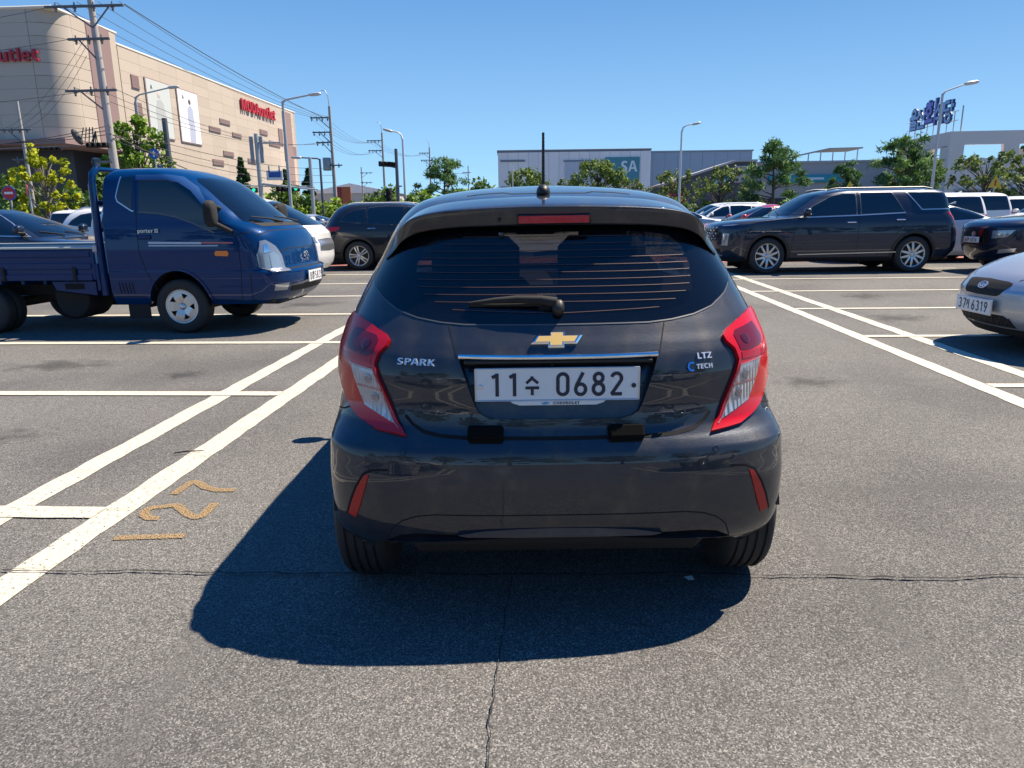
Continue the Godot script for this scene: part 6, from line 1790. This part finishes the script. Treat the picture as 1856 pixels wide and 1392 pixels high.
func signal_head(called: String, label: String, pos: Vector3, n: int, lit: int, turn := 0.0, vertical := false, scl := 1.0):
	var o := thing(called, label, "traffic light", "", pos, turn)
	o.scale = Vector3.ONE * scl
	var b := MB.new()
	var w := .36 * n
	b.box(Vector3.ZERO, Vector3(.34, w, .25) if vertical else Vector3(w, .32, .25), .04); part("housing", b, M.matt_black, o)
	for k in n:
		var c := Vector3(0, (k - (n - 1) * .5) * -.35, .13) if vertical else Vector3((k - (n - 1) * .5) * .35, 0, .13)
		b = MB.new()
		b.lathe([Vector2(.12, 0), Vector2(.10, .02), Vector2(0, .035)], Transform3D(Basis(Vector3(1, 0, 0), Vector3(0, 0, 1), Vector3(0, -1, 0)), c), 16)
		var m: Material = mat("signal_off", lin(.03, .03, .03), .3)
		if k == lit:
			var g := mat("signal_green", lin(.02, .5, .3), .3)
			g.emission_enabled = true
			g.emission = lin(.02, .55, .33)
			g.emission_energy_multiplier = .8
			m = g
		part("signal_lens", b, m, o)
		b = MB.new()
		b.lathe([Vector2(.135, 0), Vector2(.135, .14)], Transform3D(Basis(Vector3(1, 0, 0), Vector3(0, 0, 1), Vector3(0, -1, 0)), c), 12); part("visor", b, M.matt_black, o)
func mast(called: String, label: String, pos: Vector3, h: float, r: float, m: Material, arms: Array, cat := "pole") -> Node3D:
	var o := thing(called, label, cat, "", pos)
	shaft(o, h, r, r * .85, m)
	for a in arms:
		var b := MB.new()
		b.tube([Vector3(0, a[0], 0), Vector3(a[1], a[0] + a[2], a[3] if a.size() > 3 else 0.0)], [r * .55, r * .3], 8); part("arm", b, m, o)
	return o
func round_sign(called: String, label: String, pos: Vector3, h: float, kind: String, turn := 0.0):
	var o := thing(called, label, "road sign", "", pos, turn)
	shaft(o, h, .035, .035, M.steel_pole, 8)
	var b := MB.new()
	var X := Transform3D(Basis(Vector3(1, 0, 0), Vector3(0, 0, 1), Vector3(0, -1, 0)), Vector3(0, h, .06))
	match kind:
		"no_entry":
			b.lathe([Vector2(.25, -.02), Vector2(.25, .01), Vector2(0, .01)], X, 24); part("plate", b, M.sign_red, o)
			block(o, "bar", Vector3(0, h, .078), Vector3(.34, .09, .012), M.print_white)
			b = MB.new()
			b.lathe([Vector2(.29, -.03), Vector2(.29, 0), Vector2(.245, 0)], X, 24); part("ring", b, M.print_blue, o)
		"orange":
			b.lathe([Vector2(.26, -.02), Vector2(.26, .01), Vector2(0, .01)], X, 8); part("plate", b, mat("sign_orange", lin(.55, .07, .03), .5), o)
		"blue":
			b.lathe([Vector2(.26, -.02), Vector2(.26, .01), Vector2(0, .01)], X, 24); part("plate", b, mat("sign_blue", lin(.02, .09, .36), .5), o)
			b = MB.new()
			b.prism(PackedVector2Array([Vector2(-.05, -.2), Vector2(.05, -.2), Vector2(.05, .02), Vector2(.14, .02), Vector2(0, .22), Vector2(-.14, .02), Vector2(-.05, .02)]), .01, .02, Transform3D(Basis.from_scale(Vector3(.75, .75, 1)), Vector3(0, h, .06))); part("arrow", b, M.print_white, o)
		"warning":
			b.prism(PackedVector2Array([Vector2(-.42, -.34), Vector2(.42, -.34), Vector2(0, .42)]), 0, .03, Transform3D(Basis(), Vector3(0, h, .05)), .004); part("plate", b, mat("sign_yellow", lin(.62, .42, .03), .5), o)
			block(o, "mark", Vector3(0, h - .06, .09), Vector3(.1, .34, .012), mat("sign_mark_red", lin(.4, .05, .03), .5))
func street():
	street_lamp("steel street lamp whose arm points right, in front of the store's end", Vector3(-12.4, 0, -42), 7.55, Vector3(1.55, .32, 0), false, M.steel_pole, .10)
	street_lamp("street lamp behind the truck cab, arm crossing the first store banner", Vector3(-22.4, 0, -46), 8.5, Vector3(2.1, .5, 0), false, M.steel_pole, .09)
	street_lamp("white street lamp with a curved neck left of the spreading pine", Vector3(-7.3, 0, -52), 6.5, Vector3(-.75, .5, 0), true, M.white_pole, .10)
	street_lamp("pale street lamp with a curved neck rising over the dark shop", Vector3(13.3, 0, -58), 7.4, Vector3(.85, .45, 0), true, M.white_pole, .10)
	street_lamp("grey street lamp on the right with an arm crossing the sky", Vector3(20.5, 0, -36), 6.6, Vector3(1.05, .42, 0), false, M.steel_pole, .075)
	street_lamp("short double arm street lamp left of the tall utility pole", Vector3(-12.6, 0, -50), 5.1, Vector3(-1.3, .1, 0), false, M.dark_pole, .10)
	utility_pole("leaning concrete utility pole cut by the top edge, before the store's corner", Vector3(-15.75, 0, -30), 10.5, [[9.25, 1.7, 1.3, 4, true], [8.1, 1.0, .6, 3, true], [6.25, 1.4, .6, 3, true], [3.6, .8, .0, 1, true]], .18, "k", 0.6)
	utility_pole("tall utility pole with three arms to the left and a transformer", Vector3(-12.9, 0, -55), 9.1, [[8.3, 1.4, 0.0, 4, false], [7.3, 1.3, 0.0, 4, false], [6.6, 1.1, 0.0, 3, false], [5.0, .2, .7, 2, true]], .16, "tl")
	utility_pole("second utility pole down the road with two arms to the left", Vector3(-13.4, 0, -80), 9.9, [[9.1, 1.6, 0.0, 4, false], [8.1, 1.5, 0.0, 4, false]], .16, "l")
	utility_pole("third utility pole down the road, above the spreading pine", Vector3(-11.6, 0, -110), 11.0, [[10.2, 1.5, 0.0, 4, false], [9.2, 1.3, 0.0, 4, false]], .17, "l")
	utility_pole("distant utility pole right of the spreading pine", Vector3(-8.2, 0, -150), 10.9, [[9.6, 1.2, 0.6, 3, true], [8.2, 1.0, .5, 3, true]], .16)
	utility_pole("very distant utility pole beside the pale warehouse's left edge", Vector3(-6.5, 0, -190), 10.8, [[9.6, 1.6, 0.3, 3, true], [8.2, 1.3, .3, 3, true]], .16)
	utility_pole("very distant slim pole between the two far utility poles", Vector3(-8.3, 0, -205), 11.5, [[10.0, 1.5, .3, 3, true]], .15)
	utility_pole("far utility pole above the white shed, arms to the right", Vector3(-23.7, 0, -120), 9.0, [[8.1, .2, 1.8, 3, true], [6.6, .2, 1.7, 3, true]], .15)
	utility_pole("thin utility pole at the far left edge before the store", Vector3(-28.9, 0, -45), 8.2, [[6.6, 1.2, .7, 4, true], [4.9, .7, .3, 2, true]], .13)
	mast("sign_post", "dark thick post in front of the store's first banner", Vector3(-18.1, 0, -40), 6.5, .16, M.dark_pole, [])
	var sp := mast("sign_post", "thick grey post carrying grey boards, right of the slim conifer", Vector3(-14.7, 0, -44), 6.1, .14, M.steel_pole, [[5.6, 1.4, .0], [3.3, 3.4, -.4]])
	for x in [-.28, .28]: block(sp, "board", Vector3(x, 5.2, .1), Vector3(.22, 1.5, .08), M.transformer, .02)
	var bs := thing("direction_sign", "blue and white direction sign hanging beside the grey post", "road sign", "", Vector3(-13.75, 3.75, -43.8))
	block(bs, "plate", Vector3.ZERO, Vector3(.95, .55, .05), M.print_white, .01)
	block(bs, "panel", Vector3(.02, .03, .04), Vector3(.7, .3, .03), mat("sign_blue", lin(.02, .09, .36), .5), .01)
	block(bs, "hanger", Vector3(-.3, .35, 0), Vector3(.08, .4, .05), M.steel_pole)
	block(bs, "hanger", Vector3(.3, .35, 0), Vector3(.08, .4, .05), M.steel_pole)
	var sm := mast("signal_mast", "dark signal post with a short arm, right of the second utility pole", Vector3(-7.2, 0, -48), 5.5, .12, M.dark_pole, [[4.35, -.85, .18], [3.2, .3, 0.0]])
	signal_head("traffic_light", "dark traffic light seen edge on at the signal post's arm", Vector3(-7.75, 4.55, -47.8), 4, -1, 55)
	signal_head("pedestrian_light", "black upright pedestrian light low on the signal post", Vector3(-7.75, 2.5, -47.7), 3, -1, 0, true)
	mast("signal_mast", "signal gantry post with a long arm reaching left over the road", Vector3(-12.2, 0, -46), 4.9, .12, M.steel_pole, [[3.15, -4.8, .15]])
	signal_head("traffic_light", "traffic light with a lit green lens beside the lamp post", Vector3(-13.6, 3.05, -45.7), 4, 3)
	signal_head("traffic_light", "traffic light with a lit green lens left of the thick grey post", Vector3(-16.0, 3.0, -45.7), 3, 2)
	signal_head("traffic_light", "black four lens traffic light under the leaning pole", Vector3(-16.1, 4.2, -29.6), 4, -1, 0.0, false, .62)
	signal_head("traffic_light", "black traffic light before the store's canopy, left of the leaning pole", Vector3(-18.6, 4.2, -30.6), 4, -1, 20, false, .55)
	mast("signal_mast", "steel arm of a signal carrying the black lights by the leaning pole", Vector3(-23.4, 0, -31.2), 4.6, .05, M.dark_pole, [[4.2, 7.0, .0, 1.6]])
	round_sign("road_sign", "round red no entry sign with a blue rim at the far left", Vector3(-20.15, 0, -30), 2.45, "no_entry")
	round_sign("road_sign", "orange red road sign turned aside before the yellow green tree", Vector3(-19.5, 0, -30.2), 2.6, "orange", -50)
	round_sign("road_sign", "blue arrow sign at the leafy green tree's right side", Vector3(-17.9, 0, -38), 4.55, "blue")
	round_sign("warning_sign", "yellow triangular warning sign among the pines on the right", Vector3(20.6, 0, -45), 2.6, "warning")
	round_sign("warning_sign", "yellow triangular warning sign at the right edge", Vector3(29.4, 0, -45), 2.85, "warning")
	mast("flag_pole", "slim white pole before the warehouse's left wall", Vector3(.4, 0, -84), 6.6, .07, M.white_pole, [])
	# cables
	var A := Vector3(-15.7, 0, -29.85)
	var Bq := Vector3(-12.9, 0, -54.85)
	var Cq := Vector3(-13.4, 0, -79.85)
	var D := Vector3(-11.6, 0, -109.85)
	for k in 4:
		cable("%s cable from the leaning pole's top arm to the tall pole's top arm" % ["leftmost thin", "second thin", "third thin", "rightmost thin"][k], A + Vector3(-1.4 + k * .8, 9.4, 0), Bq + Vector3(-1.3 + k * .38, 8.35, 0), .5)
		cable("%s cable sagging from" % ["outermost", "second outermost", "third", "innermost"][k] + " the tall pole's top arm to the next pole", Bq + Vector3(-1.3 + k * .38, 8.25, 0), Cq + Vector3(-1.5 + k * .38, 9.0, 0), .7)
		cable("%s cable between the second and third" % ["outermost", "second outermost", "third", "innermost"][k] + " road poles", Cq + Vector3(-1.5 + k * .38, 9.0, 0), D + Vector3(-1.4 + k * .38, 10.1, 0), .8)
	for k in 3:
		cable(["outer", "middle", "inner"][k] + " cable from the leaning pole's lower arm along the road", A + Vector3(-1.1 + k * .7, 6.35, 0), Bq + Vector3(-1.2 + k * .38, 6.55, 0), .8)
		cable(["uppermost", "middle", "lowest"][k] + " cable from the leaning pole to the left edge", A + Vector3(-1.3 + k * .6, [9.3, 8.15, 6.3][k], 0), Vector3(-38, [9.6, 8.8, 6.9][k], -36), .5)
		cable(["uppermost", "middle", "lowest"][k] + " low cable bundle strand left of the leaning pole", A + Vector3(0, 4.95 - k * .16, 0), Vector3(-30, 4.9 + k * .22, -36), .35, .014)
		cable(["uppermost", "middle", "lowest"][k] + " low cable strand running from the leaning pole to the tall pole", A + Vector3(0, 4.9 - k * .25, 0), Bq + Vector3(0, 4.8 - k * .5, 0), .5, .013)
		cable(["uppermost", "middle", "lowest"][k] + " cable from the thin left pole across the store's front", Vector3(-29.9 + k * .6, 6.7, -45), A + Vector3(-.5, 8.1 - k * .3, 0), .5)
		cable(["outer", "middle", "inner"][k] + " cable between the tall pole and the second pole's lower arm", Bq + Vector3(-1.2 + k * .4, 7.2, 0), Cq + Vector3(-1.4 + k * .4, 8.0, 0), .8)
		cable(["outer", "middle", "inner"][k] + " cable running from the third pole to the distant pole", D + Vector3(-1.2 + k * .4, 9.2, 0), Vector3(-8.6 + k * .4, 9.6, -150), .9, .018)
	cable("thick black cable leaving the leaning pole's top to the right", A + Vector3(1.2, 9.3, 0), Bq + Vector3(-.4, 8.3, 0), .25, .02)
	cable("heavy low cable slanting down right of the leaning pole", A + Vector3(.1, 4.6, 0), Vector3(-14.9, 2.6, -43.9), .15, .022)

func extras():
	# red paving strip across the lot
	var b := MB.new()
	b.quad(Vector3(-40, .006, -22.0), Vector3(40, .006, -17.6), Vector3(40, .006, -21.0), Vector3(-40, .006, -25.4), Vector3.UP)
	structure("red_paving", b, M.red_paving)
	truck()
	parked_cars()
	outlet_store()
	warehouse()
	shops()
	restaurant()
	far_sheds()
	planting()
	street()
	var lt := thing("paper_scrap", "crumpled pale paper scrap under the hatchback's right rear", "litter", "", Vector3(.652, .004, -2.458))
	b = MB.new()
	b.tri(Vector3(-.022, .012, 0), Vector3(.02, .016, -.006), Vector3(.0, .003, .02), Vector3.UP, Vector3(.3, 1, 0), Vector3.UP)
	b.tri(Vector3(-.022, .012, 0), Vector3(.02, .016, -.006), Vector3(-.006, .004, -.018), Vector3.UP, Vector3(-.3, 1, -.4), Vector3.UP)
	b.tri(Vector3(.02, .016, -.006), Vector3(.03, .002, .012), Vector3(.0, .003, .02), Vector3.UP, Vector3(.3, 1, .3), Vector3.UP)
	part("sheet", b, M.litter, lt)
	lt.scale = Vector3.ONE * .75
	var tw := thing("twig", "dark thin twig lying between the two left lane lines", "twig", "", Vector3(-1.92, .012, -4.02))
	b = MB.new()
	b.tube([Vector3(-.07, 0, .012), Vector3(-.01, .006, 0), Vector3(.09, 0, -.03)], [.004, .005, .002], 5)
	part("stick", b, M.crack, tw)
	# the far side of the lot, behind the viewer, which the near car's tail mirrors
	for k in 9:
		tree(["round", "pine", "round2"][k % 3], ["tall green tree", "spreading pine", "broad green tree"][k % 3] + " behind the viewer, mirrored in the hatchback's tail, %s" % ["outermost on the left", "second from the left", "third from the left", "left of the middle", "in the middle", "right of the middle", "third from the right", "second from the right", "outermost on the right"][k], Vector3(-34 + k * 8.2, 0, 27 + (k % 2) * 3.0), 1.5, k * 77.0, "trees behind the viewer")

func ground_sheet():
	var b := MB.new()
	b.use_uv = true
	var st := [-400.0, -120.0, -60.0, -30.0, -15.0, -8.0, -4.0, 0.0, 4.0, 8.0, 15.0, 30.0, 60.0, 120.0, 400.0]
	for i in st.size() - 1:
		for j in st.size() - 1:
			var P := []
			for k in [[0, 0], [1, 0], [1, 1], [0, 1]]: P.append(Vector3(st[i + k[0]], 0, st[j + k[1]]))
			for t in [[0, 1, 2], [0, 2, 3]]:
				var A: Vector3 = P[t[0]]
				var B: Vector3 = P[t[1]]
				var C: Vector3 = P[t[2]]
				b.tri(A, B, C, Vector3.UP, Vector3.UP, Vector3.UP, Vector2(A.x, A.z), Vector2(B.x, B.z), Vector2(C.x, C.z))
	var a := []
	a.resize(Mesh.ARRAY_MAX)
	a[Mesh.ARRAY_VERTEX] = b.v
	a[Mesh.ARRAY_NORMAL] = b.n
	a[Mesh.ARRAY_TEX_UV] = b.uv
	var u2 := PackedVector2Array()
	for q in b.uv: u2.append(q.rotated(.4))
	a[Mesh.ARRAY_TEX_UV2] = u2
	var m := ArrayMesh.new()
	m.add_surface_from_arrays(Mesh.PRIMITIVE_TRIANGLES, a)
	structure("ground", m, M.asphalt)
const YAW := 0.062
func stripe(called: String, a: Vector2, c: Vector2, w: float, y: float, m: Material, rag := .0):
	var b := MB.new()
	var d := (c - a).normalized()
	var p := Vector2(-d.y, d.x) * w * .5
	var n := maxi(1, int(a.distance_to(c) / .12)) if rag > 0.0 else 1
	var rng := RandomNumberGenerator.new()
	rng.seed = int(absf(a.x * 100 + a.y * 37))
	var L := []
	var R := []
	for i in n + 1:
		var q := a.lerp(c, float(i) / n)
		L.append(q + p + p.normalized() * rng.randf_range(-rag, rag)); R.append(q - p + p.normalized() * rng.randf_range(-rag, rag))
	for i in n:
		b.quad(Vector3(L[i].x, y, L[i].y), Vector3(L[i + 1].x, y, L[i + 1].y), Vector3(R[i + 1].x, y, R[i + 1].y), Vector3(R[i].x, y, R[i].y), Vector3.UP)
	structure(called, b, m)
func lot_markings():
	var X := func(x0: float, z: float) -> float: return x0 + YAW * -z
	for q in [[-2.08, .155], [-2.60, .15], [3.30, .15], [3.87, .15]]:
		stripe("lane_line", Vector2(X.call(q[0], 8.0), 8.0), Vector2(X.call(q[0], -17.3), -17.3), q[1], .004, M.road_paint, .007)
	for k in 13:
		var z := -0.86 - 2.3 * k if k < 8 else 1.44 + 2.3 * (k - 8)
		stripe("stall_line", Vector2(X.call(-2.08, z) - .07, z), Vector2(X.call(-2.6, z) - 5.2, z - YAW * 5.7), .13, .0075, M.road_paint, .003)
		var zr := -.80 - 2.3 * k if k < 8 else 1.5 + 2.3 * (k - 8)
		stripe("stall_line", Vector2(X.call(3.30, zr) + .07, zr), Vector2(X.call(3.87, zr) + 5.3, zr + YAW * 5.0), .12, .0075, M.road_paint, .003)
func crack(pts: Array, w: float, sd: int, y := .0105):
	var rng := RandomNumberGenerator.new()
	rng.seed = sd
	var b := MB.new()
	var C := []
	for i in pts.size() - 1:
		var n := int(pts[i].distance_to(pts[i + 1]) / .022)
		for k in n: C.append(pts[i].lerp(pts[i + 1], float(k) / n))
	C.append(pts[-1])
	var off := 0.0
	var E := []
	for i in C.size():
		off = clampf(off + rng.randf_range(-.005, .005), -.016, .016)
		var d: Vector2 = (C[mini(i + 1, C.size() - 1)] - C[maxi(i - 1, 0)]).normalized()
		var p := Vector2(-d.y, d.x)
		var ww := w * rng.randf_range(.25, 1.25)
		E.append([C[i] + p * (off + ww * .5), C[i] + p * (off - ww * .5)])
	for i in E.size() - 1:
		b.quad(Vector3(E[i][0].x, y, E[i][0].y), Vector3(E[i + 1][0].x, y, E[i + 1][0].y), Vector3(E[i + 1][1].x, y, E[i + 1][1].y), Vector3(E[i][1].x, y, E[i][1].y), Vector3.UP)
	structure("asphalt_crack", b, M.crack)
func stain(c: Vector2, s: Vector2, turn: float, y: float):
	var b := MB.new()
	b.use_uv = true
	var X := Transform3D(Basis(Vector3.UP, turn), Vector3(c.x, y, c.y))
	b.quad(X * Vector3(-s.x, 0, -s.y), X * Vector3(s.x, 0, -s.y), X * Vector3(s.x, 0, s.y), X * Vector3(-s.x, 0, s.y), Vector3.UP)
	structure("oil_stain", b, M.stain)
func stains():
	var im := Image.create(192, 192, false, Image.FORMAT_RGBA8)
	var f := FastNoiseLite.new()
	f.seed = 31
	f.frequency = .022
	f.fractal_octaves = 5
	for i in 192:
		for j in 192:
			var d := Vector2(i - 95.5, j - 95.5).length() / 95.5
			var a := clampf((1.0 - d) * 1.5 + f.get_noise_2d(i, j) * 1.1 - .25, 0.0, 1.0) * clampf((1 - d) * 4, 0, 1)
			im.set_pixel(i, j, Color(.10, .095, .09, a * .34))
	var m := mat("stain", Color.WHITE, .8)
	m.albedo_texture = ImageTexture.create_from_image(im)
	m.transparency = BaseMaterial3D.TRANSPARENCY_ALPHA
	var k := 0
	for q in [[-3.4, -4.35, .5, .3, .4], [-4.3, -6.7, .7, .35, .1], [-2.9, -6.2, .25, .2, 1.0], [2.4, -5.6, .35, .25, .2], [1.9, -8.8, .9, .5, .8], [4.9, -9.0, .6, .4, .3], [5.6, -11.4, .7, .4, 1.2], [2.7, -3.1, .28, .2, 2.2], [.9, -11.5, 1.1, .5, .4], [-3.2, -11.3, .8, .4, .6]]:
		stain(Vector2(q[0], q[1]), Vector2(q[2], q[3]), q[4], .012 + .0004 * k)
		k += 1
func paint_number(P: Array):
	var b := MB.new()
	ribbons(b, P, .045, Transform3D(Basis(Vector3(1, 0, 0), Vector3(0, 0, -1), Vector3(0, 1, 0)), Vector3(0, .004, 0)), 1.0, .001)
	structure("painted_number", b, M.orange_paint)

func setting():
	var cam := Camera3D.new()
	cam.name = "camera"
	add_child(cam)
	var F := 1300.0
	var pitch := atan((696.0 - 388.0) / F)
	var roll := deg_to_rad(.8)
	var fwd := Vector3(0, -sin(pitch), -cos(pitch))
	var r0 := Vector3(1, 0, 0)
	var u0 := r0.cross(fwd)
	cam.transform = Transform3D(Basis(r0 * cos(roll) - u0 * sin(roll), u0 * cos(roll) + r0 * sin(roll), -fwd), Vector3(0, 1.35, 0))
	cam.fov = rad_to_deg(2 * atan(696.0 / F))
	cam.near = .05
	cam.far = 1500
	cam.current = true
	var sun := DirectionalLight3D.new()
	sun.name = "sun"
	sun.light_energy = 1.6
	sun.light_color = Color(1.0, .942, .86)
	sun.light_angular_distance = .5
	sun.shadow_enabled = true
	sun.transform.basis = Basis.looking_at(Vector3(-.56, -1, .29).normalized(), Vector3.UP)
	add_child(sun)
	var env := Environment.new()
	env.background_mode = Environment.BG_SKY
	var sky := Sky.new()
	var ps := ProceduralSkyMaterial.new()
	ps.sky_top_color = lin(.004, .082, .295)
	ps.sky_horizon_color = lin(.245, .44, .61)
	ps.sky_curve = .16
	ps.ground_horizon_color = lin(.2, .2, .2)
	ps.ground_bottom_color = lin(.1, .1, .1)
	ps.sun_angle_max = 5
	sky.sky_material = ps
	env.sky = sky
	env.tonemap_mode = Environment.TONE_MAPPER_LINEAR
	env.tonemap_exposure = 2.0
	env.ambient_light_source = Environment.AMBIENT_SOURCE_SKY
	env.sdfgi_enabled = true
	env.ssao_enabled = true
	env.ssil_enabled = true
	var we := WorldEnvironment.new()
	we.name = "environment"
	we.environment = env
	add_child(we)

func _ready():
	setting()
	materials()
	ground_sheet()
	lot_markings()
	crack([Vector2(-6, -2.72), Vector2(-3.2, -2.62), Vector2(-2.03, -2.59), Vector2(-.63, -2.54), Vector2(.9, -2.47), Vector2(1.9, -2.43), Vector2(4.5, -2.2)], .011, 3)
	crack([Vector2(.02, -2.6), Vector2(-.05, -2.2), Vector2(-.07, -1.95), Vector2(-.09, -1.5), Vector2(-.12, -.6)], .0045, 8)
	var rng := RandomNumberGenerator.new()
	rng.seed = 77
	for k in 26:
		var z := -1.9 - k * .27 + rng.randf_range(-.1, .1)
		var x0: float = [-2.08, -2.6, 3.3][[0, 0, 1, 0, 2][k % 5]] + YAW * -z
		crack([Vector2(x0 - .08, z + rng.randf_range(-.04, .04)), Vector2(x0 + .08, z + rng.randf_range(-.04, .04))], .003, 100 + k)
	stains()
	for p in [V([-1.738, 2.885, -1.438, 2.897]), V([-1.639, 3.089, -1.684, 3.090, -1.734, 3.135, -1.750, 3.183, -1.735, 3.216, -1.680, 3.229, -1.633, 3.243, -1.580, 3.190, -1.523, 3.128, -1.472, 3.093, -1.450, 3.111, -1.449, 3.168, -1.451, 3.263]), V([-1.708, 3.382, -1.689, 3.562, -1.654, 3.545, -1.585, 3.473, -1.508, 3.432, -1.417, 3.431])]: paint_number([p])
	hatchback()
	extras()
